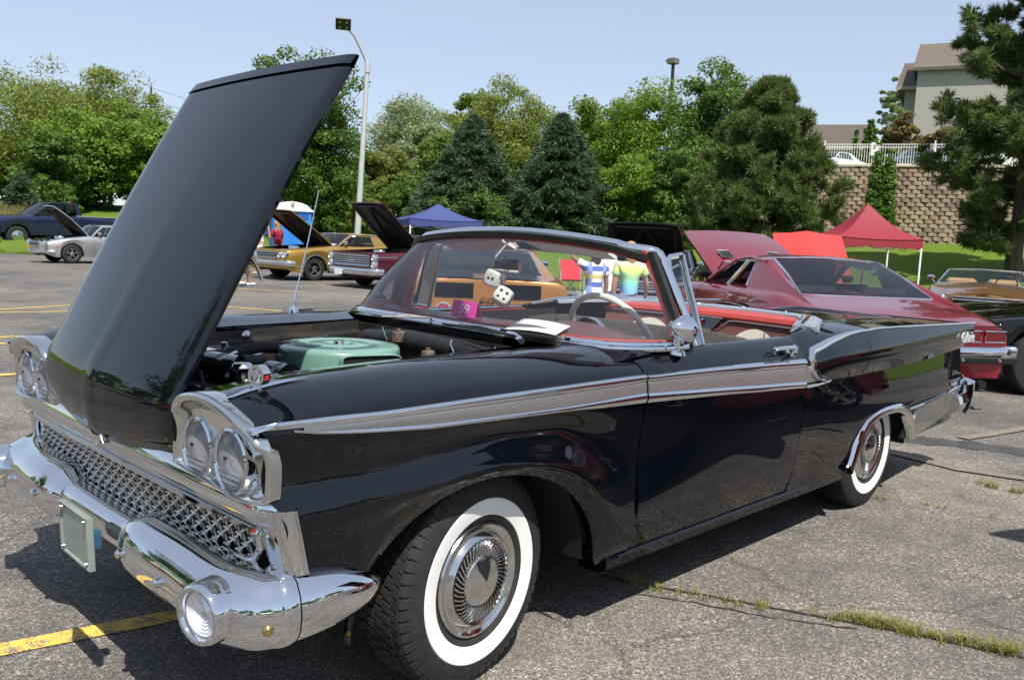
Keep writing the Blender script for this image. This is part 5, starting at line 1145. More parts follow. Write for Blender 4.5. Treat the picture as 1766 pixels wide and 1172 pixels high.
def make_car(name, sp, loc, rz, label, cat='car', group=None, sc=1.0):
    root = empty(name, (loc[0], loc[1], loc[2] if len(loc) > 2 else 0), rz, label, cat, group, sc)
    s, zt, wf = surf_of(sp); W = sp['W']/2; x0, x1 = sp['x0'], sp['x1']; xf, xr = sp['xf'], sp['xr']; R = sp.get('R', .335); zb = sp.get('zb', .22)
    P = sp['paint']; AR = R+sp.get('archgap', .055)
    base9 = s.fz[7]
    def z9(x):
        z = float(base9(x))
        for cx in (xf, xr):
            if abs(x-cx) < AR: z = max(z, R*.98+math.sqrt(AR*AR-(x-cx)**2)*sp.get('archk', .98))
        return z
    s.fz[7] = z9
    for j, fr in ((6, .25), (5, .5), (4, .75)):
        f0 = s.fz[j]; s.fz[j] = (lambda f0, fr: lambda x: max(float(f0(x)), z9(x)+(float(zt(x))-z9(x))*fr*.85))(f0, fr)
    xs = list(np.linspace(x0, x1, 34))
    for cx in (xf, xr): xs += [cx+AR*math.cos(t) for t in np.linspace(0.02, PI-.02, 15)]+[cx-AR-.005, cx+AR+.005]
    xs = sorted(x for x in set(round(v, 4) for v in xs) if x0 <= x <= x1)
    mb = MB()
    for sd in (1, -1): s.patch(mb, 0, 0, 0, 7, sd, xs=xs, nv=3)
    # arch lips
    for sd in (1, -1):
        for cx in (xf, xr):
            r = []
            for t in np.linspace(0.02, PI-.02, 15):
                p = s.pt(cx+AR*math.cos(t), 7, sd); r.append([p, p+Vector((0, -sd*.30, 0))])
            mb.grid(r)
    # nose and tail closings
    nz, tz = sp.get('nose', []), sp.get('tail', [])
    for xe, sgn, prof in ((x1, 1, nz), (x0, -1, tz)):
        row = [s.pt(xe, v, 1) for v in np.linspace(0, 7, 15)]; bulge = sp.get('nbulge' if sgn > 0 else 'tbulge', .06)
        rows = []
        for u in (1, .96, .85, .6, .3, 0, -.3, -.6, -.85, -.96, -1):
            rows.append([Vector((p.x+sgn*bulge*(1-abs(u)**3), p.y*u, p.z)) for p in row])
        mb.grid(rows)
    ca, cb = sp['cowl'], sp['deck']          # cabin opening from deck (rear) to cowl (front)
    def topcap(a, b, k=.012):
        rows = []
        for x in np.linspace(a, b, 10):
            p = s.ev(x, 0); w_ = p[0]; rows.append([(x, w_*u, p[1]+k*(1-u*u)+sp.get('hoodbulge', 0)*max(0, 1-(u/.35)**2)*(1 if x > ca else 0)) for u in np.linspace(-1, 1, 9)])
        return rows
    mb.grid(topcap(cb-.02, cb+.14)); mb.grid(topcap(ca-.12, ca+.05))
    if sp.get('bed') is None: mb.grid(topcap(x0, cb))
    body = mb.build('body', P, root, ang=30)
    # underbody, bay, cabin floor
    mb = MB(); mb.box(((x0+x1)/2, 0, zb+.10), (x1-x0-.3, W*1.3, .12)); mb.build('underbody', DARK, root, smooth=False)
    mb = MB(); zc = float(zt(ca)); fl = zb+.15
    mb.add([(cb, -W*.8, fl), (ca, -W*.8, fl), (ca, W*.8, fl), (cb, W*.8, fl)], [(0, 1, 2, 3)])
    for sd in (1, -1): mb.add([(cb, sd*W*.82, fl), (ca, sd*W*.82, fl), (ca, sd*W*.80, zc-.01), (cb, sd*W*.80, float(zt(cb))-.01)], [(0, 1, 2, 3)])
    mb.add([(cb+.02, -W*.8, fl), (cb+.02, W*.8, fl), (cb+.02, W*.7, float(zt(cb))), (cb+.02, -W*.7, float(zt(cb)))], [(0, 1, 2, 3)])
    mb.box((ca-.14, 0, zc-.06), (.26, W*1.55, .16), bev=.03)
    mb.build('cabin', sp.get('trim', SEAT), root, smooth=False)
    for sx in sp.get('seats', [ca-1.15, ca-1.9]):
        if sx < cb+.12: continue
        for sd in (1, -1):
            mb = MB(); mb.box((sx, sd*W*.4, zc-.18), (.14, W*.6, .55), rot=Matrix.Rotation(-.22, 3, 'Y'), bev=.06); mb.box((sx+.28, sd*W*.4, zc-.42), (.5, W*.6, .16), bev=.05); mb.build('seat', sp.get('trim', SEAT), root)
    mb = MB(); cs = Vector((ca-.46, W*.4, zc+.02)); a_ = Vector((.9, 0, -.4)).normalized(); u_ = Vector((0, 1, 0)); v_ = a_.cross(u_)
    mb.tube([cs+u_*(.185*math.cos(t))+v_*(.185*math.sin(t)) for t in np.linspace(0, 2*PI, 24, endpoint=False)], .012, 6, closed=True); mb.tube([cs+u_*.18, cs, cs-u_*.18], .01, 5); mb.build('steering_wheel', SEAT, root)
    # hood
    rows = topcap(ca+.02, x1-.01, .03)
    hl = x1-.03-(ca+.03); hg = sp.get('hood')    # None closed, else ('rear'|'front', angle)
    hinge = Vector((ca+.03, 0, s.ev(ca+.03, 0)[1])) if (not hg or hg[0] == 'rear') else Vector((x1-.03, 0, s.ev(x1-.03, 0)[1]))
    def hm(mb_, name, m, par, **kw):
        if hg:
            Rm = Matrix.Rotation(-R_(hg[1]) if hg[0] == 'rear' else R_(hg[1]), 3, 'Y')
            mb_.v = [tuple(Rm @ (Vector(p)-hinge)+hinge+Vector((0, 0, .02))) for p in mb_.v]
        return mb_.build(name, m, par, **kw)
    if hg:
        mb = MB(); bw = W*.68
        mb.box(((ca+x1)/2, 0, .38), (x1-ca-.1, bw*2, .02)); 
        for sd in (1, -1): mb.add([(ca+.03, sd*bw, zc-.02), (x1-.05, sd*bw, float(zt(x1-.05))-.03), (x1-.05, sd*bw*.9, .4), (ca+.03, sd*bw*.9, .4)], [(0, 1, 2, 3)])
        mb.box((ca+.03, 0, (zc+.35)/2), (.02, bw*2, zc-.4)); mb.box((x1-.1, 0, .6), (.08, bw*1.9, .3)); mb.build('engine_bay', GREASY, root, smooth=False)
        mb = MB(); mb.box(((ca+x1)/2, 0, zc-.25), (.7, .5, .25), bev=.05); mb.lathe([(.18, -.1), (.18, -.03), (.16, 0), (.001, .0)], ((ca+x1)/2, 0, zc-.02), (0, 0, 1), 24); mb.build('engine', sp.get('engine', CHROME_WORN), root)
        mb = MB(); mb.grid(rows); 
        ed_ = [[Vector(r[0]), Vector(r[0])+Vector((0, .01, -.03))] for r in rows]; mb.grid(ed_); mb.grid([[Vector(r[-1]), Vector(r[-1])+Vector((0, -.01, -.03))] for r in rows]); mb.grid([[Vector(p), Vector(p)+Vector((0, 0, -.03))] for p in rows[-1]]); mb.grid([[Vector(p), Vector(p)+Vector((0, 0, -.03))] for p in rows[0]])
        hood = hm(mb, 'hood', sp.get('hoodpaint', P), root, ang=30)
        mb = MB(); mb.grid([[Vector(p)+Vector((0, 0, -.035)) for p in r] for r in rows])
        xa, xb_ = ca+.1, x1-.1; wq = W*.5
        for (p, q) in (((xa, -wq), (xb_, 0)), ((xa, wq), (xb_, 0)), ((xa, -wq*1.1), (xb_, -wq*1.1)), ((xa, wq*1.1), (xb_, wq*1.1)), ((xb_, -wq), (xb_, wq))):
            mb.tube([(p[0], p[1], s.ev(p[0], 0)[1]-.04), (q[0], q[1], s.ev(q[0], 0)[1]-.04)], .025, 6)
        hm(mb, 'hood_frame', SATIN, hood)
        mb = MB(); pv = Vector((ca+.10, W*.6, zc))
        mb.tube([pv, pv+Vector((.12, 0, .16)), pv+Vector((.02, -.02, .26))], .012, 6); mb.build('hood_hinge', SATIN, root)
    else:
        mb = MB(); mb.grid([[Vector(p)+Vector((0, 0, .001)) for p in r] for r in rows]); mb.grid([[Vector(p), Vector(p)+Vector((0, 0, -.03))] for p in rows[-1]]); hood = mb.build('hood', sp.get('hoodpaint', P), root, ang=30)
    # door seams, handles, rocker trim
    for sd in (1, -1):
        for xd in (ca-.05, ca-.05-sp.get('door', 1.25)):
            mb = MB(); mb.tube([s.pt(xd, v, sd, -.0005) for v in np.linspace(1.2, 6.7, 12)], .0035, 4); mb.build('door_seam', DARK, body)
        hx = ca-.05-sp.get('door', 1.25)+.16; mb = MB(); p = s.pt(hx, 3.0, sd, .02); mb.box(p, (.14, .025, .022), bev=.006); mb.build('door_handle', CHROME_WORN, body)
        if sp.get('mirror', True):
            mb = MB(); p = s.pt(ca-.22, 1.6, sd, .06); mb.box(p+Vector((0, sd*.03, .07)), (.09, .15, .09), bev=.03); mb.tube([p+Vector((.02, -sd*.05, -.03)), p+Vector((0, sd*.02, .05))], .012, 6); mb.build('door_mirror', sp.get('mirrormat', CHROME), body)
        if sp.get('side_trim') is not None:
            v = sp['side_trim']; mb = MB()
            for a, b in ((x0+.1, xr-AR-.03), (xr+AR+.03, xf-AR-.03), (xf+AR+.03, x1-.08)):
                if b > a: mb.tube([s.pt(x, v, sd, .004) for x in np.linspace(a, b, 8)], .011, 6)
            mb.build('side_molding', CHROME_WORN, body)
        if sp.get('archtrim'):
            for cx in (xf, xr):
                mb = MB(); mb.tube([s.pt(cx+AR*math.cos(t), 7, sd, .004) for t in np.linspace(0.05, PI-.05, 15)], .012, 6); mb.build('arch_molding', CHROME_WORN, body)
    # greenhouse
    g = sp.get('roof')
    if g:
        zr = g['z']; Rw = g['w']*W; Bw = W*.80
        A0 = (g['a0'], zc+.005); A1 = (g['a1'], zr-.02); C1 = (g['c1'], zr-.03); C0 = (g['c0'], float(zt(g['c0']))+.01)
        # roof skin
        rows = []
        n_ = 12
        for i in range(n_+1):
            t = i/n_; x = lerp(A1[0], C1[0], t); z = zr+.03*math.sin(PI*(t*.9+.05))-.03; rows.append([(x, Rw*u, z-.045*abs(u)**3.2) for u in np.linspace(-1, 1, 13)])
        mb = MB(); mb.grid(rows); mb.grid([[Vector(r[k]), Vector(r[k])+Vector((0, 0, -.035))] for r in rows for k in (0,)]); mb.grid([[Vector(r[-1]), Vector(r[-1])+Vector((0, 0, -.035))] for r in rows]); mb.grid([[Vector(p), Vector(p)+Vector((0, 0, -.03))] for p in rows[0]]); mb.grid([[Vector(p), Vector(p)+Vector((0, 0, -.03))] for p in rows[-1]])
        mb.grid([[Vector(p)+Vector((0, 0, -.035)) for p in r] for r in rows])
        roof = mb.build('roof', sp.get('roofpaint', P), root, ang=40)
        ybelt = lambda x: s.ev(x, 1.2)[0]
        for sd in (1, -1):
            # A pillar
            a0 = Vector((A0[0], sd*ybelt(A0[0])*.98, A0[1])); a1 = Vector((A1[0], sd*Rw*.985, zr-.075))
            c1 = Vector((C1[0], sd*Rw*.985, zr-.085)); c0 = Vector((C0[0], sd*ybelt(C0[0])*.96, C0[1]-.01))
            mb = MB(); mb.tube([a0, a0.lerp(a1, .5)+Vector((.01, sd*.01, 0)), a1], .026, 8); mb.tube([a1, a1.lerp(c1, .5)+Vector((0, sd*.01, .03)), c1], .022, 8); mb.build('pillar', P, roof)
            # C panel: between side window rear edge and rear glass
            w1 = Vector((g['q1'], sd*Rw*.99, zr-.075)); w0 = Vector((g['q0'], sd*ybelt(g['q0'])*.985, float(zt(g['q0']))+.005))
            e0 = Vector((g.get('e0', C0[0]), sd*ybelt(g.get('e0', C0[0]))*.97, float(zt(g.get('e0', C0[0])))))
            mb = MB(); n2 = 8; rr = []
            gl1 = Vector((C1[0]-.02, sd*(Rw-.10), zr-.05)); gl0 = Vector((C0[0], sd*(W*g.get('gw', .66)), C0[1]))
            for i in range(n2+1):
                t = i/n2; a = w1.lerp(w0, t)+Vector((0, sd*.012*math.sin(PI*t), 0)); m_ = c1.lerp(e0, t**1.15)+Vector((0, sd*.01*math.sin(PI*t), 0)); q = gl1.lerp(gl0, t); rr.append([a, a.lerp(m_, .5)+Vector((0, sd*.01, 0)), m_, m_.lerp(q, .5)+Vector((-.01, sd*.01, .004)), q])
            mb.grid(rr); mb.build('rear_pillar', sp.get('roofpaint', P), roof, ang=50)
            # side glass and frame
            mb = MB(); mb.grid([[a0.lerp(w0, t), a1.lerp(w1, t)] for t in np.linspace(0, 1, 6)]); mb.build('side_window', sp.get('glass', WINDOW), root) if not sp.get('open_side') else None
            mb = MB(); mb.tube([a0+Vector((-.02, 0, .01)), a1+Vector((-.03, sd*.006, -.012)), w1+Vector((.01, sd*.006, -.012)), w0+Vector((.01, 0, .01))], .011, 6)
            if g.get('bpillar'):
                b = g['bpillar']; t = (b-w0.x)/(a0.x-w0.x); mb.tube([w0.lerp(a0, t), w1.lerp(a1, min(1, max(0, t)))+Vector((0, 0, -.01))], .014, 6, squash=(1, 2))
            mb.build('window_frame', sp.get('frame', CHROME), roof)
        # windscreen and backlight
        def pane(p0, p1, q0, q1, bulge, nm, par, fm):
            rows_ = []
            for i in range(9):
                u = i/8; bl = bulge*(1-(2*u-1)**2); a = p0.lerp(p1, u)+Vector((bl, 0, 0)); b = q0.lerp(q1, u)+Vector((bl*.7, 0, .025*(1-(2*u-1)**2))); rows_.append([a, a.lerp(b, .5)+Vector((math.copysign(.015, bulge), 0, .015)), b])
            mb = MB(); mb.grid(rows_); mb.build(nm, sp.get('glass', WINDOW), par)
            o = [r[0] for r in rows_]+[rows_[-1][1]]+[r[2] for r in rows_[::-1]]+[rows_[0][1]]
            mb = MB(); mb.tube(o, .013, 6, closed=True); mb.build(nm+'_molding', sp.get('frame', CHROME), par)
        aw = ybelt(A0[0])*.95
        pane(Vector((A0[0], -aw, A0[1])), Vector((A0[0], aw, A0[1])), Vector((A1[0], -Rw*.95, zr-.06)), Vector((A1[0], Rw*.95, zr-.06)), .10, 'windscreen', root, P)
        pane(Vector((C0[0], -W*g.get('gw', .66), C0[1])), Vector((C0[0], W*g.get('gw', .66), C0[1])), Vector((C1[0]-.02, -(Rw-.10), zr-.055)), Vector((C1[0]-.02, Rw-.10, zr-.055)), -.06, 'rear_window', root, P)
    elif sp.get('screen'):
        g = sp['screen']; aw = s.ev(g['a0'], 1.2)[0]*.96; tw = g['w']*W; A = []
        for i in range(9):
            u = i/4-1; bl = .10*(1-u*u); A.append([Vector((g['a0']+bl, aw*u, zc+.01)), Vector((g['a1']+bl*.8, tw*u, g['z']+.02*(1-u*u)))])
        mb = MB(); mb.grid(A); mb.build('windscreen', WINDOW, root)
        mb = MB(); mb.tube([r[0] for r in A]+[r[1] for r in A[::-1]], .016, 6, closed=True); mb.build('windscreen_molding', CHROME, root)
    # wheels
    tk = sp.get('track', W*.80)
    for cx in (xf, xr):
        for sd in (1, -1): car_wheel(root, cx, sd*tk, R, sp.get('rim', 'rally'), sd, sp.get('tyre', .21), sp.get('rimr'), sp.get('letters', False) and sd > 0)
    # bumpers
    def bumper(xe, sgn, z, h, wd, nm, wrap=.25, m=CHROME, dpt=.06):
        mb = MB(); rows_ = []
        for u in np.linspace(-1, 1, 21):
            au = abs(u); y = wd*u if au < .86 else math.copysign(wd*(.86+.14*math.sin((au-.86)/.14*PI/2)), u)
            x = xe+sgn*(.10-.05*au**3)-(sgn*wrap*((au-.86)/.14)**1.6 if au > .86 else 0)
            nx = math.cos(min(1, max(0, (au-.8)/.2))*PI/2)*sgn; ny = math.copysign(math.sin(min(1, max(0, (au-.8)/.2))*PI/2), u)
            rows_.append([(x+nx*a, y+ny*a, z+b*h) for a, b in ((-.05, .5), (0, .5), (dpt*.5, .3), (dpt*.6, .0), (dpt*.4, -.32), (0, -.5), (-.05, -.5))])
        mb.grid(rows_); return mb.build(nm, m, root, ang=50)
    if sp.get('fb', True): fbm = bumper(x1, 1, sp.get('fbz', .46), sp.get('bh', .13), W*.97, 'front_bumper')
    if sp.get('rb', True): bumper(x0, -1, sp.get('rbz', .48), sp.get('bh', .13), W*.97, 'rear_bumper', m=sp.get('rbm', CHROME))
    # nose furniture
    nb = sp.get('nbulge', .06)
    def nx_(y): return x1+nb*(1-abs(y/(W*.945))**3)+.004
    for kind, y, z, r in sp.get('lamps', []):
        for sd in (1, -1):
            c = Vector((nx_(y)-.015, sd*y, z)); mb = MB(); mb.lathe([(r*1.28, -.04), (r*1.25, .02), (r*1.12, .03), (r*1.02, .015)], c, (1, 0, 0), 24)
            if kind == 'sq': mb.box(c+Vector((-.01, 0, 0)), (.04, r*2.9, r*2.9), bev=.015)
            hh = mb.build('headlamp', CHROME_WORN, root); mb = MB(); mb.lathe([(r*1.02, .015), (r*.7, .03), (.001, .038)], c, (1, 0, 0), 20); mb.build('headlamp_lens', bpy.data.materials['lamp_reflector'], hh)
    if sp.get('grille'):
        y1, za, zb2, nbar = sp['grille']; mb = MB(); rows_ = [[(nx_(y)+.002, y, za), (nx_(y)+.002, y, zb2)] for y in np.linspace(-y1, y1, 9)]; mb.grid(rows_); gr = mb.build('grille', DARK, root)
        for k in range(nbar):
            z = lerp(za, zb2, (k+.5)/nbar); mb = MB(); mb.tube([(nx_(y)+.012, y, z) for y in np.linspace(-y1, y1, 9)], sp.get('barr', .012), 6); mb.build('grille_bar', CHROME_WORN, gr)
        if sp.get('gverts'):
            mb = MB()
            for y in np.linspace(-y1, y1, sp['gverts']): mb.tube([(nx_(y)+.008, y, za), (nx_(y)+.008, y, zb2)], .004, 4)
            mb.build('grille_mesh', ALU, gr)
        mb = MB(); mb.tube([(nx_(y)+.01, y, za) for y in np.linspace(-y1, y1, 9)]+[(nx_(y)+.01, y, zb2) for y in np.linspace(y1, -y1, 9)], .010, 6, closed=True); mb.build('grille_surround', CHROME_WORN, gr)
    for sd in (1, -1):
        if sp.get('turn'):
            y, z = sp['turn']; mb = MB(); mb.box((nx_(y)+.01, sd*y, z), (.03, .12, .05), bev=.01); mb.build('turn_signal', AMBER, root)
        if sp.get('marker'): mb = MB(); p = s.pt(x1-.3, 4.0, sd, .004); mb.box(p, (.12, .012, .035)); mb.build('side_marker', AMBER, root)
    if sp.get('fplate'):
        mb = MB(); mb.box((x1+.16, sp['fplate'], .40), (.01, .3, .15)); mb.build('licence_plate', WHITE_PT, root)
    for item in sp.get('extra', []): item(root, s, sp, body, hood)
    return root, s

def tail_x(sp, y): return sp['x0']-sp.get('tbulge', .06)*(1-abs(y/(sp['W']/2*.945))**3)-.004
GOLD = paint('gold_metallic_paint', (.42, .26, .05), .55, .35)
MAROON = paint('maroon_metallic_paint', (.10, .012, .022), .5, .3)
CANDY = paint('candy_red_metallic_paint', (.32, .016, .028), .6, .28)
ORANGE = paint('copper_orange_metallic_paint', (.50, .22, .065), .5, .35)
BROWN = paint('bronze_brown_paint', (.24, .115, .035), .5, .35)
SILVER = paint('silver_paint', (.48, .49, .50), .7, .35)
NAVY = paint('navy_blue_paint', (.008, .012, .055), .2, .3)
REDP = paint('bright_red_paint', (.48, .028, .012), 0, .35)
DGREY = paint('charcoal_paint', (.02, .021, .024), .3, .3)
GBLACK = mat('car_black_paint', (.004, .004, .004), .04)
WHITEP = paint('white_car_paint', (.75, .75, .74), 0, .3)
BLUEG = paint('pale_blue_grey_paint', (.25, .32, .38), .5, .3)
base_top = lambda zn, zc, zd, zr_: [(-2.45, zr_), (-1.9, zd), (-.6, zd+.0), (.75, zc), (1.8, zn+.05), (2.4, zn)]
std_w = [(-2.5, .90), (-2.1, .96), (-1.2, 1.0), (0, .985), (1.3, 1.0), (2.1, .965), (2.45, .90)]

# gold coupe pick-up
def two_tone(root, s, sp, body, hood):
    for sd in (1, -1):
        mb = MB(); s.patch(mb, 0, 0, 5.9, 7, sd, xs=[x for x in np.linspace(sp['xr']+.4, sp['xf']-.4, 10)], off=.003, nv=3); mb.build('rocker_panel', GBLACK, body)
        mb = MB(); p = s.pt(sp['xf']-.62, 3.6, sd, .006); mb.box(p, (.28, .006, .02)); mb.build('fender_script', CHROME, body)
def dash_paper(root, s, sp, body, hood):
    mb = MB(); mb.box((sp['cowl']-.1, sp['W']*.22, float(1.0)), (.2, .28, .004), rot=Matrix.Rotation(.3, 3, 'Y')); mb.build('dash_paper', CLOTHW, root)
gold = dict(W=1.92, x0=-2.55, x1=2.4, xf=1.5, xr=-1.45, cowl=.72, deck=-.75, top=[(-2.55, .90), (-2, .95), (-.75, .97), (.72, .96), (1.6, .90), (2.4, .83)], wid=std_w, paint=GOLD, hood=('rear', 38), hoodpaint=GOLD,
    roof=dict(z=1.36, w=.76, a0=.70, a1=.15, c1=-.85, c0=-1.0, q1=-.55, q0=-.62, gw=.6, bpillar=.32, e0=-1.9), lamps=[('r', .60, .70, .075), ('r', .79, .70, .075)], grille=(.48, .77, .60, 3), fbz=.47, bh=.15, archtrim=True, side_trim=5.8, rim='rally', extra=[two_tone, dash_paper], seats=[-.35])
GC, _ = make_car('golden_pickup_coupe', gold, (13.0, 18.9), 3.2, 'gold metallic coupe utility with black underside of its raised hood, beside the blue portable toilet', 'car')
def mar_extra(root, s, sp, body, hood):
    for sd in (1, -1):
        mb = MB(); p = s.pt(sp['xf']-.60, 3.4, sd, .006); mb.box(p, (.26, .006, .022)); mb.build('fender_script', CHROME, body)
        for z in (.60, .80):
            pass
marn = dict(W=1.98, x0=-2.65, x1=2.55, xf=1.5, xr=-1.5, cowl=.75, deck=-1.55, top=[(-2.65, .88), (-2, .95), (-1.5, .97), (.75, .98), (1.7, .93), (2.55, .90)], wid=std_w, paint=MAROON, hood=('rear', 42), nbulge=.02,
    roof=dict(z=1.39, w=.74, a0=.72, a1=.15, c1=-1.1, c0=-1.6, q1=-.85, q0=-1.1, gw=.62, e0=-1.75), lamps=[('r', .84, .79, .078), ('r', .84, .62, .078)], grille=(.70, .84, .57, 5), gverts=24, barr=.013, fbz=.44, bh=.16, side_trim=3.0, fplate=-.35, extra=[mar_extra], rim='cap')
make_car('maroon_sedan', marn, (13.5, 15.5), 3.2, 'dark maroon sedan with raised hood, chrome bar grille and stacked round headlamps')
# silver sports car
def mg_extra(root, s, sp, body, hood):
    mb = MB(); mb.box((sp['x1']+.1, 0, .40), (.02, .4, .08)); mb.build('number_plate', DARK, root)
mg = dict(W=1.52, x0=-1.95, x1=1.85, xf=1.12, xr=-1.18, cowl=.50, deck=-1.0, R=.30, zb=.20, top=[(-1.95, .72), (-1.6, .82), (-.9, .84), (.5, .86), (1.2, .80), (1.85, .66)], wid=[(-1.95, .82), (-1.4, .98), (0, 1.0), (1.1, 1.0), (1.6, .92), (1.85, .78)], paint=SILVER, hood=('rear', 50), track=.63, nbulge=.14,
    roof=dict(z=1.25, w=.74, a0=.48, a1=.12, c1=-.75, c0=-1.65, q1=-.62, q0=-.95, gw=.6, bpillar=.12), lamps=[('r', .60, .62, .085)], grille=(.32, .66, .52, 2), turn=(.60, .45), marker=True, fbz=.36, bh=.09, tyre=.17, extra=[mg_extra], seats=[-.35])
make_car('silver_sports_car', mg, (9.2, 27.2), 3.22, 'small silver sports coupe with grey hood raised, before the dark blue pick-up truck')
# navy crew-cab pick-up on the grass
def truck_extra(root, s, sp, body, hood):
    W = sp['W']/2; mb = MB()
    for sd in (1, -1):
        mb2 = MB(); mb2.box((-1.6, sd*W*.86, 1.36), (2.3, .12, .03)); mb2.build('bed_rail_cap', noise_mat('grey_rail_plastic', (.3, .3, .3), (.4, .4, .4), 5) if 'grey_rail_plastic' not in bpy.data.materials else bpy.data.materials['grey_rail_plastic'], root)
        mb2 = MB(); mb2.box((-2.72, sd*W*.90, 1.12), (.12, .12, .28), bev=.02); mb2.build('tail_lamp', REDLENS, root)
        mb2 = MB(); mb2.box((-2.78, sd*W*.90, 1.17), (.04, .10, .09)); mb2.build('reversing_lamp', WHITE_PT, root)
    mb.add([(-.62, -W*.8, .8), (-.62, W*.8, .8), (-2.74, W*.8, .8), (-2.74, -W*.8, .8)], [(0, 1, 2, 3)]); mb.build('truck_bed', DARK, root)
    mb = MB(); mb.box((-.55, 0, 1.97), (.04, .3, .05)); mb.build('brake_light', REDLENS, root)
truck = dict(W=2.03, x0=-2.8, x1=2.9, xf=1.95, xr=-1.75, cowl=1.35, deck=-.75, R=.42, zb=.48, archgap=.09, top=[(-2.8, 1.33), (-.8, 1.34), (1.3, 1.30), (2.0, 1.26), (2.9, 1.18)], wid=[(-2.8, .97), (0, 1.0), (2.0, 1.0), (2.7, .97), (2.9, .93)], paint=NAVY, bed=1, track=.84, tyre=.27,
    roof=dict(z=1.95, w=.82, a0=1.30, a1=.60, c1=-.55, c0=-.72, q1=-.45, q0=-.5, gw=.74, bpillar=.28), glass=DARKWIN, frame=SATIN, lamps=[('sq', .80, 1.02, .10)], grille=(.62, 1.1, .85, 3), fbz=.66, bh=.22, rbz=.62, rim='cap', mirrormat=SATIN, extra=[truck_extra], door=1.0)
make_car('pickup_truck', truck, (13.4, 43.9, .02), 3.2, 'dark navy blue crew cab pick-up truck parked on the grass bank', 'truck', sc=1.12)
# copper muscle car with black stripes, seen from behind
def org_extra(root, s, sp, body, hood):
    W = sp['W']/2
    for sd in (1, -1):
        mb = MB()
        for a, b in ((sp['x0']+.02, sp['roof']['c0']-.06),):
            mb.grid([[(x, sd*(.16+u*.42), s.ev(x, 0)[1]+.0165+.012*(1-((.16+u*.42)/s.ev(x, 0)[0])**2)) for u in np.linspace(0, 1, 5)] for x in np.linspace(a, b, 8)])
        rz_ = sp['roof']['z']
        mb.grid([[(x, sd*(.14+u*.36), rz_+.03*math.sin(PI*((sp['roof']['a1']-x)/(sp['roof']['a1']-sp['roof']['c1'])*.9+.05))-.03-.045*((.14+u*.36)/(sp['roof']['w']*W))**3.2+.003) for u in np.linspace(0, 1, 5)] for x in np.linspace(sp['roof']['c1']+.01, sp['roof']['a1']-.01, 8)])
        mb.build('racing_stripe', GBLACK, root)
        mb = MB(); mb.grid([[(tail_x(sp, sd*y)-.002, sd*y, z) for z in (.90, .74)] for y in np.linspace(.16, .58, 6)]); mb.build('tail_stripe', GBLACK, root)
        for y in (.48, .70):
            c = Vector((tail_x(sp, y)-.005, sd*y, .60)); mb = MB(); mb.lathe([(.082, -.03), (.085, .015), (.070, .022), (.068, .01)], c, (-1, 0, 0), 24); t_ = mb.build('tail_lamp', CHROME, root); mb = MB(); mb.lathe([(.068, .01), (.03, .02), (.001, .02)], c, (-1, 0, 0), 20); mb.build('tail_lamp_lens', REDLENS, t_)
    hg = sp['hood']; ca = sp['cowl']; hin = Vector((ca+.03, 0, s.ev(ca+.03, 0)[1])); Rm = Matrix.Rotation(-R_(hg[1]), 3, 'Y')
    for sd in (1, -1):
        mb = MB(); mb.grid([[Rm @ (Vector((x, sd*(.09+u*.40), s.ev(x, 0)[1]+.03*(1-((.09+u*.40)/s.ev(x, 0)[0])**2)+.004))-hin)+hin+Vector((0, 0, .02)) for u in np.linspace(0, 1, 5)] for x in np.linspace(ca+.06, sp['x1']-.02, 9)]); mb.build('hood_stripe', GBLACK, hood)
    # ducktail
    mb = MB(); mb.sweep([(sp['x0']+.02, y, .925+.0*abs(y)) for y in np.linspace(-.85, .85, 13)], [(.0, 0), (.05, .06), (-.02, .065), (-.10, .0)], outs=[(-1, 0, 0)]*13); 
    mb = MB(); mb.box((tail_x(sp, 0)-.02, 0, .56), (.02, .42, .15), bev=.005); pl = mb.build('licence_plate', mat('blue_plate', (.05, .16, .40), .4), root)
    mb = MB(); mb.box((tail_x(sp, 0)-.032, 0, .50), (.004, .3, .02)); mb.build('plate_print', REDLENS, pl)
    text_obj('Z/28', .09, CHROME, root, frame((tail_x(sp, 0)-.02, .02, .715), (0, -1, 0), (0, 0, 1)), 'trunk_badge', extrude=.006, shear=.3)
    mb = MB(); mb.lathe([(.02, 0), (.02, .012), (.001, .014)], (tail_x(sp, 0), -.04, .655), (-1, 0, 0), 12); mb.build('trunk_lock', CHROME, root)
orng = dict(W=1.90, x0=-2.35, x1=2.3, xf=1.38, xr=-1.35, cowl=.62, deck=-1.35, top=[(-2.35, .93), (-1.8, .95), (-1.2, .965), (.62, .95), (1.6, .90), (2.3, .78)], wid=[(-2.35, .93), (-1.4, 1.0), (-.3, .95), (1.2, .99), (2.0, .93), (2.3, .84)], paint=ORANGE, hood=('rear', 20), hoodpaint=ORANGE, rb=True, rbz=.49, bh=.08, tbulge=.05,
    roof=dict(z=1.30, w=.70, a0=.60, a1=-.02, c1=-.80, c0=-1.65, q1=-.55, q0=-.72, gw=.70, e0=-1.9), lamps=[('r', .66, .66, .085)], grille=(.5, .74, .56, 6), extra=[org_extra], glass=thin_glass('green_tint_glass', (.55, .66, .64)))
OC, os_ = make_car('striped_muscle_car', orng, (6.35, 5.85), .85, 'copper orange muscle car with two wide black stripes seen from behind through the windscreen')
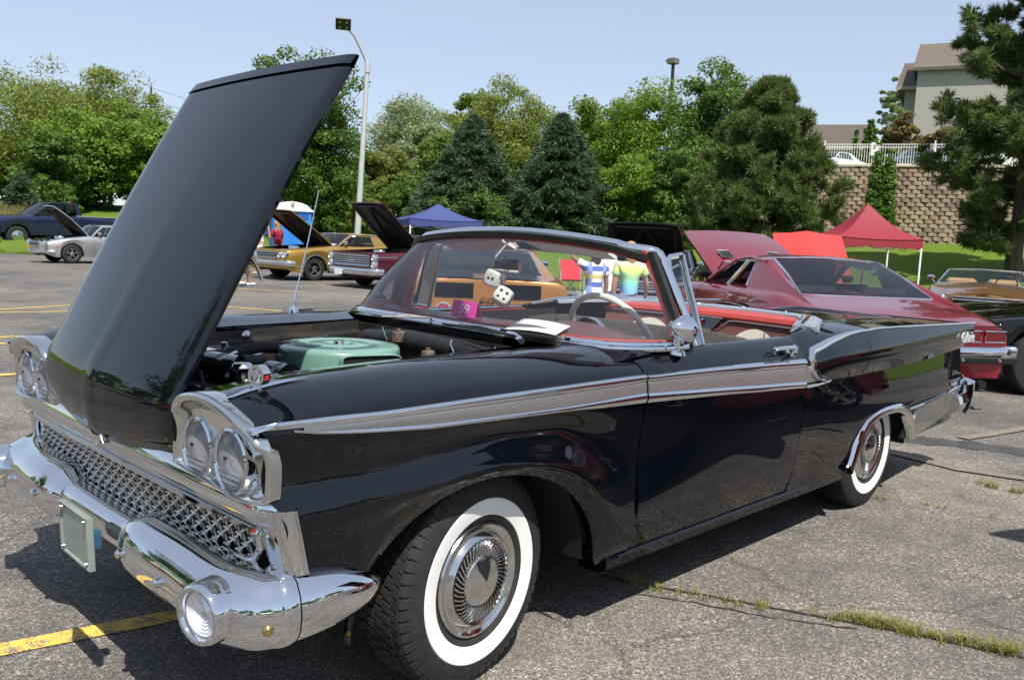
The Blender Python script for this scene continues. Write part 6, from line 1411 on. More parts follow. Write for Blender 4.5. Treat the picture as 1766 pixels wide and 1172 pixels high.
# black stripes on its open hood are built on the hood itself
# candy red coupe, the largest car behind
def coupe_extra(root, s, sp, body, hood):
    W = sp['W']/2
    mb = MB(); mb.lathe([(.034, -.02), (.034, .006), (.026, .012), (.018, .010), (.001, .006)], (sp['x0']+.03, 0, s.ev(sp['x0']+.03, 0)[1]+.004), Vector((-.8, 0, .6)), 20); mb.build('trunk_lock', CHROME, root)
    mb = MB(); rows = []
    for y in np.linspace(-W*.90, W*.90, 13): rows.append([(tail_x(sp, y)-.002, y, .80), (tail_x(sp, y)-.004, y, .795)])
    mb.tube([(tail_x(sp, y), y, .795) for y in np.linspace(-W*.90, W*.90, 13)], .005, 5); mb.build('trunk_seam', DARK, body)
    for sd in (1, -1):
        for ya, yb in ((.40, .60), (.64, .86)):
            mb = MB(); mb.grid([[(tail_x(sp, y)-.003, sd*y, .755), (tail_x(sp, y)-.003, sd*y, .655)] for y in np.linspace(ya, yb, 4)]); t_ = mb.build('tail_lamp', mat('dark_red_lens', (.10, .004, .006), .15, coat=1) if 'dark_red_lens' not in bpy.data.materials else bpy.data.materials['dark_red_lens'], root)
            mb = MB(); mb.tube([(tail_x(sp, y)-.006, sd*y, z) for y, z in ((ya, .755), (yb, .755), (yb, .655), (ya, .655))], .006, 5, closed=True); mb.build('tail_lamp_frame', CHROME, t_)
        mb = MB(); mb.box((sp['x0']-.02, sd*.0, .40), (.01, .01, .01)) if False else mb.tube([(sp['x0']+.6, -sd*.62, .27), (sp['x0']-.10, -sd*.62, .27)], [.035, .038], 14); mb.build('exhaust_pipe', DARK, root)
    mb = MB(); mb.box((sp['x0']-.135, 0, .50), (.03, W*1.85, .06), bev=.01); rb = mb.build('bumper_rub_strip', SATIN, root)
    for y in (-.72, -.36, .0, .36, .72): mb = MB(); mb.lathe([(.016, 0), (.012, .01), (.001, .012)], (sp['x0']-.15, y, .50), (-1, 0, 0), 12); mb.build('bumper_bolt', CHROME, rb)
    mb = MB(); mb.tube([(sp['x0']-.08, -.42, .36), (sp['x0']-.11, -.44, .30)], .004, 4); mb.build('hanging_strap', CHROME_WORN, root)
    # two black cold-air vents with bright frames on each side of the open hood
    hg = sp['hood']; ca = sp['cowl']; hin = Vector((ca+.03, 0, s.ev(ca+.03, 0)[1])); Rm = Matrix.Rotation(-R_(hg[1]), 3, 'Y')
    for sd in (1, -1):
        for k in range(1):
            for xa in (ca+.28, ca+.62):
                v = [Vector((xa+dx, sd*(.34+dy), s.ev(xa, 0)[1]+.034)) for dx, dy in ((0, -.09), (.20, -.07), (.20, .09), (0, .07))]; v = [Rm @ (p-hin)+hin+Vector((0, 0, .02)) for p in v]
                mb = MB(); mb.add(v, [(0, 1, 2, 3)]); vt = mb.build('hood_vent', SATIN, hood, smooth=False); mb = MB(); mb.tube(v, .008, 4, closed=True); mb.build('vent_frame', ALU, hood)
    mb = MB()
    for xx in (sp['x0']+.3,): pass
coupe = dict(W=1.96, x0=-2.52, x1=2.45, xf=1.48, xr=-1.32, cowl=.72, deck=-1.30, R=.345, top=[(-2.52, .80), (-2.3, .86), (-1.9, .92), (-1.4, .985), (-.7, .985), (.72, .97), (1.7, .92), (2.45, .80)], wid=[(-2.52, .90), (-2.1, .95), (-1.3, 1.0), (-.2, .955), (1.3, .99), (2.1, .95), (2.45, .88)], crease=.008, paint=CANDY, hood=('rear', 27), rbz=.555, bh=.13, tbulge=.04,
    roof=dict(z=1.36, w=.715, a0=.70, a1=.02, c1=-.72, c0=-1.62, q1=-.50, q0=-.56, gw=.72, bpillar=-.02, e0=-2.1), glass=thin_glass('grey_tint_glass', (.42, .45, .50)), open_side=True, mirrormat=GBLACK, lamps=[('r', .70, .66, .085)], grille=(.5, .74, .56, 5), extra=[coupe_extra])
make_car('red_coupe', coupe, (7.9, 2.08), .91, 'candy red two-door coupe with raised hood parked behind the black convertible')
# black muscle car at the right edge
blk = dict(W=1.92, x0=-2.3, x1=2.4, xf=1.45, xr=-1.35, cowl=.65, deck=-1.2, R=.35, top=[(-2.3, .84), (-1.35, .90), (-.6, .93), (.65, .94), (1.6, .90), (2.4, .80)], wid=std_w, paint=GBLACK, rim='dark', letters=True, rimr=.19, track=.82, roof=dict(z=1.30, w=.7, a0=.63, a1=0, c1=-.9, c0=-1.6, q1=-.6, q0=-.8, gw=.68), lamps=[('r', .70, .66, .085)], grille=(.5, .74, .56, 4))
make_car('black_muscle_car', dict(blk, x1=2.0, top=[(-2.3, .84), (-1.35, .88), (-.6, .90), (.45, .89), (1.2, .86), (2.0, .78)], wid=[(-2.3, .9), (-1.2, 1), (1.3, 1.0), (2.0, .93)], cowl=.3, zb=.27, roof=dict(z=1.2, w=.7, a0=.28, a1=-.3, c1=-1.1, c0=-1.7, q1=-.9, q0=-1.0, gw=.68)), (10.25, -.62), 2.47, 'black car with white lettered tyre at the right edge beyond the red coupe')
# charcoal car with black hood open, red car with front-hinged hood
chg = dict(W=1.95, x0=-2.5, x1=2.45, xf=1.5, xr=-1.4, cowl=.7, deck=-1.3, top=[(-2.5, .85), (-1.3, .95), (.7, .96), (1.7, .93), (2.45, .84)], wid=std_w, paint=DGREY, hood=('rear', 31), hoodpaint=GBLACK, nbulge=.03, roof=dict(z=1.36, w=.72, a0=.68, a1=.1, c1=-1.0, c0=-1.6, q1=-.7, q0=-.9, gw=.64), lamps=[('r', .62, .68, .08), ('r', .80, .68, .08)], grille=(.5, .76, .58, 4), rim='rally')
q = atd(1105, 440, 16.0); make_car('charcoal_car', chg, (q.x+1.7, q.y+.9), 3.65, 'charcoal car with its black hood raised, left of the open maroon hood')
redc = dict(W=1.85, x0=-2.2, x1=2.2, xf=1.25, xr=-1.2, cowl=.35, deck=-.9, top=[(-2.2, .80), (-1.0, .86), (.35, .86), (1.3, .84), (2.2, .62)], wid=std_w, paint=REDP, hood=('front', 29), nbulge=.1, hoodbulge=.05, roof=dict(z=1.22, w=.68, a0=.33, a1=-.15, c1=-.75, c0=-1.3, q1=-.6, q0=-.7, gw=.6), lamps=[('r', .6, .55, .07)], grille=(.5, .5, .40, 3))
q = atd(1388, 440, 17.2); make_car('red_sports_car', redc, (q.x+1.2, q.y+.7), 3.75, 'bright red sports car whose raised hood shows above the roof of the coupe')
# brown convertible
def brn_extra(root, s, sp, body, hood):
    mb = MB(); mb.box((.35, -.2, .99), (.02, .24, .06), bev=.01); mb.build('rear_view_mirror', SATIN, root)
    for x, y in ((-.35, .35), (-.35, -.35)): pass
brn = dict(W=1.88, x0=-2.35, x1=2.35, xf=1.4, xr=-1.3, cowl=.62, deck=-1.3, top=[(-2.35, .84), (-1.3, .90), (.62, .92), (1.5, .90), (2.35, .78)], wid=std_w, paint=BROWN, nbulge=.08, hoodbulge=.025, screen=dict(a0=.60, a1=.15, w=.66, z=1.19), lamps=[('sq', .70, .67, .088)], grille=(.52, .76, .58, 2), turn=(.55, .50), marker=True, trim=noise_mat('tan_vinyl_seats', (.30, .18, .08), (.36, .22, .10), 8, .5), seats=[-.5, -1.15], fb=True, bh=.09, fbz=.48)
P_ = at(1722, 525, 'Z', .66)
make_car('brown_convertible', brn, (P_.x+2.05, P_.y+.85), 3.45, 'bronze brown open convertible with clear windscreen facing the camera, at the right edge')
# pale car behind the maroon sedan
oth = dict(W=1.85, x0=-2.3, x1=2.3, xf=1.4, xr=-1.3, cowl=.62, deck=-1.3, top=[(-2.3, .84), (-1.3, .93), (.62, .95), (1.5, .90), (2.3, .78)], wid=std_w, paint=GOLD if False else paint('pale_yellow_paint', (.62, .55, .20), 0, .35), roof=dict(z=1.36, w=.7, a0=.6, a1=.1, c1=-.9, c0=-1.5, q1=-.7, q0=-.9, gw=.62), lamps=[('r', .66, .66, .085)], grille=(.5, .74, .56, 3))
q = atd(722, 440, 27.5); make_car('grey_green_sedan', dict(oth, paint=paint('grey_green_paint', (.18, .2, .17), .3, .35), glass=thin_glass('sedan_glass', (.7, .78, .72))), (q.x+1.2, q.y+.4), 3.3, 'grey green sedan showing only roof and windscreen behind the raised hood of the maroon sedan')
q = atd(418, 452, 27.0); make_car('yellow_car', oth, (q.x-.6, q.y+2.4), 1.9, 'pale yellow car half hidden behind the raised hood and the walking man')
# adjacent red car on the photographer's side (mirrored in the doors and bumper of the black car)
adj = dict(W=1.9, x0=-2.4, x1=2.3, xf=1.35, xr=-1.45, cowl=.6, deck=-1.2, top=[(-2.4, .86), (-1.2, .94), (.6, .93), (1.5, .90), (2.3, .76)], wid=std_w, paint=REDP, hood=('rear', 50), roof=dict(z=1.30, w=.7, a0=.58, a1=0, c1=-.85, c0=-1.5, q1=-.6, q0=-.8, gw=.64), lamps=[('r', .68, .64, .085)], grille=(.5, .72, .55, 4))
make_car('bright_red_car', adj, (4.36, -3.28), PI, 'bright red car alongside the black convertible, seen only mirrored in its doors')
# more cars across the lot behind the photographer, for the reflections
for i, (x, y, a, c) in enumerate(((-14, -9, .4, NAVY), (-17, -3, .4, WHITEP), (-12.5, -15, .4, SILVER), (-9.5, 6.0, .0, REDP), (-10, 9.5, 0, GOLD), (-15, 16, 2.2, GBLACK))):
    make_car('parked_car', dict(oth, paint=c), (x, y), a, ('navy', 'white', 'silver', 'red', 'gold', 'black')[i]+' car parked across the lot behind the photographer', group='cars across the lot')
# ------------------------------------------------------------------ trees
nrg = np.random.default_rng(11)
BARK = noise_mat('grey_brown_bark', (.05, .038, .028), (.12, .095, .075), 8, .9, .6, 20, stretch=(1, 1, .2))
def leafcloud(P, Nn, size, aspect, rng, droop=0.0, flat=.5, tri=False):
    """P points, Nn preferred normals; one bent leaf (quad) each -> verts, faces"""
    n = len(P); rd = rng.normal(size=(n, 3)); nn = Nn*flat+rd*(1-flat); nn /= np.linalg.norm(nn, axis=1)[:, None]+1e-9
    t = np.cross(nn, rng.normal(size=(n, 3))); t /= np.linalg.norm(t, axis=1)[:, None]+1e-9; t[:, 2] -= droop; b = np.cross(nn, t)
    s = size*rng.uniform(.6, 1.35, size=(n, 1)); L_ = t*s; Wd = b*s*aspect
    if tri:
        V = np.stack([P-Wd*.5, P+Wd*.5, P+L_], 1); F = np.arange(n*3).reshape(n, 3)
    else:
        V = np.stack([P-L_*.5, P+Wd*.5, P+L_*.5, P-Wd*.5], 1); F = np.arange(n*4).reshape(n, 4)
    return V.reshape(-1, 3), F
def fastmesh(name, V, F, m):
    me = bpy.data.meshes.new(name); k = F.shape[1]; me.vertices.add(len(V)); me.vertices.foreach_set('co', V.astype(np.float32).ravel())
    me.loops.add(F.size); me.loops.foreach_set('vertex_index', F.astype(np.int32).ravel()); me.polygons.add(len(F)); me.polygons.foreach_set('loop_start', (np.arange(len(F))*k).astype(np.int32)); me.polygons.foreach_set('loop_total', np.full(len(F), k, np.int32))
    me.update(calc_edges=True); me.materials.append(m); return me
def clump_tree(seed, H, Rw, nclump, nleaf, leaf, shape='round', asp=.55, low=.12, flat=.55, lobes=5, vy=.85):
    """crown of many leaf clumps gathered on an uneven lobed volume, plus trunk and limbs"""
    rng = np.random.default_rng(seed); LB = []
    zc0 = low*H
    if shape == 'round':
        for i in range(lobes):
            a = 2*PI*i/lobes+rng.uniform(-.5, .5); rr = Rw*rng.uniform(.25, .55); z = H*rng.uniform(.35, .72); LB.append((rr*math.cos(a), rr*math.sin(a), z, Rw*rng.uniform(.38, .60), H*rng.uniform(.17, .27)))
        LB.append((rng.uniform(-.15, .15)*Rw, rng.uniform(-.15, .15)*Rw, H*.78, Rw*.58, H*.21)); LB.append((rng.uniform(-.3, .3)*Rw, rng.uniform(-.3, .3)*Rw, H*.70, Rw*.66, H*.20)); LB.append((0, 0, H*.42, Rw*.8, H*.30))
        for i in range(3): a = rng.uniform(0, 6.28); LB.append((Rw*.5*math.cos(a), Rw*.5*math.sin(a), H*rng.uniform(.15, .35), Rw*.5, H*.18))
    elif shape == 'column':
        for i in range(6): t = i/5; LB.append((0, 0, H*lerp(.1, .85, t), Rw*.72*(1-.85*t**1.5), H*.15))
    wts = np.array([l[3]**2*l[4] for l in LB])**.5; wts /= wts.sum(); cs = []
    for c in range(nclump):
        l = LB[rng.choice(len(LB), p=wts)]; d = rng.normal(size=3); d /= np.linalg.norm(d); r = rng.uniform(.55, 1.08)
        p = np.array([l[0]+d[0]*l[3]*r, l[1]+d[1]*l[3]*r, l[2]+d[2]*l[4]*r]); p[2] = max(p[2], zc0*rng.uniform(.6, 1.3)); p[2] = min(p[2], H*1.0)
        cs.append(p)
    cs = np.array(cs); cr = Rw*rng.uniform(.10, .24, size=nclump)*1.2 if shape == 'round' else Rw*rng.uniform(.30, .52, size=nclump)
    k = nleaf//nclump; P = []; Nn = []
    for c, r in zip(cs, cr):
        d = rng.normal(size=(k, 3)); d /= np.linalg.norm(d, axis=1)[:, None]; rad = r*rng.uniform(.25, 1.0, size=(k, 1))**.6
        q = c+d*rad*np.array([1, 1, .62]); P.append(q); o = d.copy(); o[:, 2] += .7; Nn.append(o)
    P = np.concatenate(P); Nn = np.concatenate(Nn); P[:, 2] = np.maximum(P[:, 2], .15)
    V, F = leafcloud(P, Nn, leaf, asp, rng, flat=flat)
    return V, F, LB
def conifer(seed, H, Rw, nb, npb, leaf, low=.04, kind='spruce'):
    """branches in loose whorls; spruce: drooping sprays, pine: upswept branches ending in needle puffs"""
    rng = np.random.default_rng(seed); P = []; D = []; TB = []
    for i in range(nb):
        t = (i+rng.random())/nb; z = H*(low+(1-low)*t**.95); a = rng.uniform(0, 2*PI); da = np.array([math.cos(a), math.sin(a), 0])
        if kind == 'spruce':
            rr = Rw*((1-t)**.80)*rng.uniform(.52, 1.18)+.10
            m = max(3, int(npb*(rr/Rw+.10))); s = rng.uniform(.15, 1, size=m)**.7
            sag = (-.22*s+.14*s*s)*rr; wd = rr*.20*(1.1-s)+.07; lat = rng.normal(size=m)*wd
            q = np.stack([da[0]*rr*s-da[1]*lat, da[1]*rr*s+da[0]*lat, z+sag+rng.normal(size=m)*.035*rr-abs(lat)*.3], 1)
            dd = np.tile(da, (m, 1))+np.stack([-da[1]*lat, da[0]*lat, np.zeros(m)], 1)*1.4; dd[:, 2] -= .12; P.append(q); D.append(dd)
        else:
            rr = Rw*min(1.0, 1.25*(1-t)**.78)*rng.uniform(.38, 1.28)*(.7+.3*min(1, t*5))+.2; rise = rng.uniform(.12, .55)
            npf = max(2, int(2+rr/Rw*5.5))
            for j in range(npf):
                s = rng.uniform(.45, 1.0) if j else 1.0; lat = rng.normal()*rr*.20*(1.25-s); c = np.array([da[0]*rr*s-da[1]*lat, da[1]*rr*s+da[0]*lat, z+rise*s*s*rr*.7+rng.normal()*.07*rr])
                m = max(6, int(npb*1.7/npf)); v = rng.normal(size=(m, 3)); v /= np.linalg.norm(v, axis=1)[:, None]; v[:, 2] += .35; pr = leaf*rng.uniform(.55, 1.15)
                P.append(c+v*pr*rng.uniform(.1, 1.0, size=(m, 1))*np.array([1, 1, .75])); D.append(v+da*.25)
        TB.append((z, a, rr))
    P = np.concatenate(P); D = np.concatenate(D); n = len(P)
    k = 4; PP = np.repeat(P, k, 0)+rng.normal(size=(n*k, 3))*leaf*.12; DD = np.repeat(D, k, 0)+rng.normal(size=(n*k, 3))*(.6 if kind == 'spruce' else .5); DD /= np.linalg.norm(DD, axis=1)[:, None]
    s_ = leaf*rng.uniform(.45, 1.0, size=(n*k, 1)); b = np.cross(DD, rng.normal(size=(n*k, 3))); b /= np.linalg.norm(b, axis=1)[:, None]; b *= s_*(.16 if kind == 'spruce' else .10)
    V = np.stack([PP-b, PP+b, PP+DD*s_], 1).reshape(-1, 3); V[:, 2] = np.maximum(V[:, 2], .05); return V, np.arange(n*k*3).reshape(-1, 3), TB
LEAFS = {
 'oak': leafmat('oak_leaves', (0.050, 0.098, 0.014), (0.085, 0.156, 0.023), (0.142, 0.221, 0.040), .4),
 'willow': leafmat('olive_leaves', (0.106, 0.150, 0.025), (0.177, 0.215, 0.040), (0.270, 0.286, 0.069), .4),
 'silver': leafmat('silver_green_leaves', (0.142, 0.182, 0.081), (0.227, 0.267, 0.127), (0.341, 0.377, 0.207), .4),
 'bright': leafmat('bright_green_leaves', (0.078, 0.150, 0.014), (0.135, 0.227, 0.023), (0.213, 0.305, 0.040), .4),
 'ash': leafmat('ash_leaves', (0.071, 0.130, 0.016), (0.121, 0.195, 0.023), (0.213, 0.254, 0.046), .4),
 'rust': leafmat('rusty_leaves', (0.128, 0.091, 0.034), (0.213, 0.137, 0.046), (0.142, 0.169, 0.046)),
 'spruce': leafmat('spruce_needles', (.034, .062, .028), (.062, .100, .045), (.105, .148, .072), .25),
 'pine': leafmat('pine_needles', (.050, .086, .022), (.100, .140, .036), (.175, .205, .062), .3),
 'arb': leafmat('arborvitae_scales', (0.043, 0.111, 0.009), (0.085, 0.169, 0.016), (0.142, 0.234, 0.029), .25)}
TCACHE = {}
def make_tree(name, loc, H, Rw, kind, shape, seed, label, n=9000, leaf=.22, group=None, rz=None, low=.12, clumps=110, lobes=5, asp=.55, sc=(1, 1, 1), trunk=True, parentless=False):
    key = (kind, shape, seed, H, Rw)
    root = empty(name, loc, rnd.uniform(0, 6.28) if rz is None else rz, label, 'bush' if 'shrub' in name or 'bush' in name else 'tree', group)
    root.scale = sc
    if shape in ('spruce', 'pine'): V, F, TB = conifer(seed, H, Rw, clumps, n//clumps, leaf, low, shape); LB = []
    else: V, F, LB = clump_tree(seed, H, Rw, clumps, n, leaf, shape, asp, low, lobes=lobes); TB = []
    o = bpy.data.objects.new('crown', fastmesh('crown', V, F, LEAFS[kind])); C.objects.link(o); o.parent = root
    mb = MB(); tr = max(.05, H*.018); hp = H*(.95 if shape in ('spruce', 'pine') else .62); w_ = [Vector((.12*math.sin(i*.9+seed)*H*.02*i, .1*math.cos(i*1.3+seed)*H*.02*i, hp*i/6-.15)) for i in range(7)]
    mb.tube(w_, [tr*(1.35 if i == 0 else 1.0-.13*i) for i in range(7)], 9)
    t_ = mb.build('trunk', BARK, root)
    mb = MB()
    for l in LB[:7]:
        z0 = l[2]*.45; p0 = Vector((w_[3].x, w_[3].y, min(z0, hp*.8))); p1 = Vector((l[0], l[1], l[2])); mb.tube([p0, p0.lerp(p1, .5)+Vector((0, 0, -.04*H)), p1], [tr*.5, tr*.35, tr*.12], 6)
        for k in range(2): e = p1+Vector((rnd.uniform(-1, 1)*l[3]*.8, rnd.uniform(-1, 1)*l[3]*.8, rnd.uniform(0, 1)*l[4]*.8)); mb.tube([p0.lerp(p1, .6), e], [tr*.2, tr*.05], 5)
    for z, a, rr in TB[::3]:
        mb.tube([Vector((0, 0, z)), Vector((math.cos(a)*rr*.5, math.sin(a)*rr*.5, z+(-.07 if shape == 'spruce' else .09)*rr)), Vector((math.cos(a)*rr*.9, math.sin(a)*rr*.9, z+(-.05 if shape == 'spruce' else .28)*rr))], [tr*.30, tr*.2, tr*.05], 5)
    if mb.v: mb.build('limb', BARK, root, kind='stuff')
    return root
def tree_px(name, px, ybase, ytop, dist, wpx, *a, **k):
    """place by direction and true distance; height and width follow from the photograph's angles"""
    b = atd(px, ybase, dist); t = atd(px, ytop, dist); z0 = min(b.z, gz(b.x, b.y)); H = t.z-z0
    q = atd(px+wpx/2, ybase, dist); r = (Vector((q.x, q.y))-Vector((b.x, b.y))).length
    if a[1] == 'round':
        d2 = dist+r*.9; b = atd(px, ybase, d2); t = atd(px, ytop, d2); z0 = min(b.z, gz(b.x, b.y)); H = t.z-z0; r *= d2/dist
        r *= 1.22; H *= 1.03; k['n'] = int(k.get('n', 9000)*1.45); k['leaf'] = k.get('leaf', .22)*.80; k['clumps'] = int(k.get('clumps', 110)*1.35)
    return make_tree(name, (b.x, b.y, z0), H, r, *a, **k)
T = tree_px
# left: tall loose tree, dense belt beneath it
T('broadleaf_tree', 95, 362, 118, 64, 300, 'willow', 'round', 21, 'tall loose willow-like tree rising above the dark blue pick-up', n=26000, leaf=.34, clumps=210, lobes=7, low=.35, asp=.35)
T('broadleaf_tree', 190, 368, 122, 66, 190, 'willow', 'round', 22, 'olive green tree left of the utility pole with feathery top', n=20000, leaf=.32, clumps=180, lobes=6, low=.3, asp=.35)
T('broadleaf_tree', 10, 362, 222, 68, 130, 'ash', 'round', 23, 'low rounded tree at the left edge of the picture', n=12000, leaf=.30, clumps=110)
T('broadleaf_tree', 180, 368, 178, 58, 200, 'bright', 'round', 24, 'dense bright green tree directly behind the dark blue pick-up', n=24000, leaf=.30, clumps=170, low=.04, lobes=6)
T('broadleaf_tree', 272, 372, 196, 57, 150, 'bright', 'round', 25, 'bright green tree just left of the raised black hood', n=18000, leaf=.28, clumps=140, low=.04, lobes=6)
T('broadleaf_tree', 85, 366, 232, 56, 130, 'oak', 'round', 26, 'dark low tree behind the cab of the dark blue pick-up', n=14000, leaf=.26, clumps=120, low=.03)
T('spruce_tree', 36, 364, 300, 54, 80, 'spruce', 'spruce', 27, 'small blue spruce at the left edge by the dry grass', n=3000, leaf=.30, clumps=90)
T('broadleaf_tree', 330, 372, 250, 60, 170, 'oak', 'round', 28, 'dark tree hidden behind the raised black hood', n=9000, leaf=.3, clumps=90, low=.03)
# middle-left behind the hood
T('oak_tree', 516, 372, 66, 46, 190, 'oak', 'round', 31, 'tall oak with open crown between the raised black hood and the street lamp', n=30000, leaf=.22, clumps=190, lobes=8, low=.05, asp=.6)
T('oak_tree', 552, 374, 200, 49, 140, 'oak', 'round', 32, 'lower oak beside the street lamp above the blue toilet', n=20000, leaf=.21, clumps=140, low=.04, asp=.6)
T('broadleaf_tree', 696, 378, 168, 66, 165, 'silver', 'round', 33, 'pale silver green rounded tree right of the street lamp', n=28000, leaf=.30, clumps=170, lobes=6, low=.15, asp=.4)
T('broadleaf_tree', 655, 380, 250, 52, 100, 'willow', 'round', 34, 'yellow green shrubby tree at the foot of the street lamp', n=13000, leaf=.22, clumps=100, low=.03)
T('broadleaf_tree', 762, 382, 232, 54, 110, 'ash', 'round', 35, 'mid green tree above the blue canopy', n=13000, leaf=.22, clumps=100, low=.04)
T('shrub', 700, 380, 310, 47, 110, 'oak', 'round', 36, 'dark shrub beside the blue canopy', n=9000, leaf=.20, clumps=80, low=.02)
T('shrub', 630, 378, 325, 46, 70, 'willow', 'round', 37, 'tall weedy shrub behind the street lamp foot', n=7000, leaf=.18, clumps=60, low=.02)
T('spruce_tree', 812, 388, 200, 44, 225, 'spruce', 'spruce', 41, 'left of the two big dark spruces above the blue canopy', n=32000, leaf=.32, clumps=430)
T('spruce_tree', 962, 390, 198, 43, 225, 'spruce', 'spruce', 42, 'right of the two big dark spruces, above the windscreen of the black convertible', n=34000, leaf=.32, clumps=450)
T('broadleaf_tree', 868, 388, 140, 62, 185, 'willow', 'round', 43, 'large yellow green tree standing behind the two dark spruces', n=30000, leaf=.30, clumps=180, lobes=6, low=.15, asp=.4)
T('broadleaf_tree', 820, 386, 148, 68, 120, 'ash', 'round', 44, 'green tree top showing left of the large yellow green tree', n=13000, leaf=.32, clumps=100, low=.3)
T('broadleaf_tree', 1040, 390, 170, 60, 170, 'ash', 'round', 45, 'mid green tree right of the dark spruces', n=22000, leaf=.28, clumps=150, low=.1)
T('broadleaf_tree', 1105, 392, 140, 56, 190, 'bright', 'round', 46, 'bright green tree below the black lamp post', n=22000, leaf=.26, clumps=150, low=.06)
T('broadleaf_tree', 1236, 395, 104, 50, 205, 'oak', 'round', 47, 'tall dark green maple behind the big pine', n=26000, leaf=.26, clumps=160, lobes=7, low=.05)
T('shrub', 1105, 394, 262, 42, 150, 'bright', 'round', 48, 'round green shrub left of the big pine', n=15000, leaf=.20, clumps=110, low=.02)
T('shrub', 1175, 396, 250, 41, 110, 'oak', 'round', 49, 'dark viburnum shrub against the left side of the big pine', n=12000, leaf=.20, clumps=90, low=.02)
T('shrub', 1045, 393, 285, 45, 120, 'ash', 'round', 50, 'low shrub at the foot of the right dark spruce', n=9000, leaf=.2, clumps=80, low=.02)
# the big pine in the middle right, pines at the right edge
T('pine_tree', 1312, 408, 150, 33, 250, 'pine', 'pine', 51, 'big bushy pine left of the red canopy', n=46000, leaf=.26, clumps=230, low=.03)
T('pine_tree', 1752, 408, -190, 36, 330, 'pine', 'pine', 52, 'tall pine at the right edge in front of the block wall', n=44000, leaf=.28, clumps=165, low=.08)
T('pine_tree', 1850, 405, -60, 38, 260, 'pine', 'pine', 53, 'pine partly outside the right edge of the picture', n=9000, leaf=.42, clumps=90, low=.1)
for i, (px, yt) in enumerate(((1503, 246), (1524, 243))):
    T('arborvitae_tree', px, 400, yt, 44, 46, 'arb', 'column', 61+i, ('left' if i == 0 else 'right')+' one of two narrow arborvitaes in front of the block wall', n=17000, leaf=.12, clumps=240, low=.02, trunk=False, asp=.5)
T('broadleaf_tree', 985, 388, 185, 64, 150, 'ash', 'round', 55, 'mid green tree between the yellow green tree and the bright green one', n=14000, leaf=.28, clumps=110, low=.06)
T('broadleaf_tree', 742, 380, 205, 62, 120, 'silver', 'round', 56, 'second pale silver green tree left of the dark spruces', n=14000, leaf=.28, clumps=110, low=.06)
T('broadleaf_tree', 602, 376, 265, 58, 120, 'ash', 'round', 57, 'mid green tree directly behind the street lamp pole', n=11000, leaf=.26, clumps=100, low=.04)
T('shrub', 830, 388, 330, 41, 150, 'oak', 'round', 58, 'dark low shrub between the two spruces at grass level', n=8000, leaf=.2, clumps=80, low=.02)
# ------------------------------------------------------------------ retaining wall of rough split-face blocks
A = atd(1330, 400, 46); Bp = atd(1960, 412, 47.0); ZT = 5.62; ZB = 1.76
wv = Vector((Bp.x-A.x, Bp.y-A.y, 0)); LW = wv.length; wu = wv/LW; wn = Vector((wu.y, -wu.x, 0))
if wn.dot(CAM-A) < 0: wn = -wn
org = Vector((A.x, A.y, 0)); wall = empty('retaining_wall', (A.x, A.y, ZB), math.atan2(wu.y, wu.x), 'tan split-face block retaining wall below the white railing on the right', 'wall')
side_n = 1 if Vector((-wu.y, wu.x, 0)).dot(wn) > 0 else -1
BLK = []
for i, (c1, c2) in enumerate((((.235, .175, .12), (.31, .235, .165)), ((.28, .215, .15), (.37, .29, .21)), ((.185, .14, .10), (.25, .19, .14)))): BLK.append(noise_mat('split_face_block_%d' % i if False else ('tan_block', 'light_tan_block', 'dark_tan_block')[i], c1, c2, 9, .95, .5, 22))
bw, bh = .43, .198; HWn = int((ZT-ZB)/bh); NW = int(LW/bw)
def block_mesh(seed, m):
    r = random.Random(seed); mb = MB(); w_, h_ = bw*.485, bh*.47; d = .10*side_n
    f = [(-w_, 0, -h_), (w_, 0, -h_), (w_, 0, h_), (-w_, 0, h_)]; mid = [(-w_*.55, d*r.uniform(.8, 1.1), -h_*.8), (w_*.5, d*r.uniform(.8, 1.1), -h_*.85), (w_*.55, d*r.uniform(.6, 1.0), h_*.7), (-w_*.5, d*r.uniform(.6, 1.0), h_*.75)]
    e = [(x*.98, d*.35, z) for x, y, z in f]
    mb.add(f+e+mid, [(0, 1, 5, 4), (1, 2, 6, 5), (2, 3, 7, 6), (3, 0, 4, 7), (4, 5, 9, 8), (5, 6, 10, 9), (6, 7, 11, 10), (7, 4, 8, 11), (8, 9, 10, 11)])
    me = bpy.data.meshes.new('block'); me.from_pydata(mb.v, [], mb.f); me.materials.append(m)
    bm_ = bmesh.new(); bm_.from_mesh(me); bmesh.ops.recalc_face_normals(bm_, faces=bm_.faces); bm_.to_mesh(me); bm_.free(); return me
bms = [block_mesh(i, BLK[i % 3]) for i in range(18)]
cand = []
for j in range(HWn):
    for i in range(NW):
        x = (i+.5+(.5 if j % 2 else 0))*bw; z = (j+.5)*bh; p = org+wu*x+Vector((0, 0, ZB+z)); d = (p-CAM); zz = d.dot(_f); px = 883+FPX*d.dot(_rr)/zz; vis = 1408 < px < 1770 and ZB+z > gz(p.x, p.y)-.1
        cand.append((not vis, -z, x, z, j))
cand.sort(key=lambda c: (c[0], c[1]))
rest = MB()
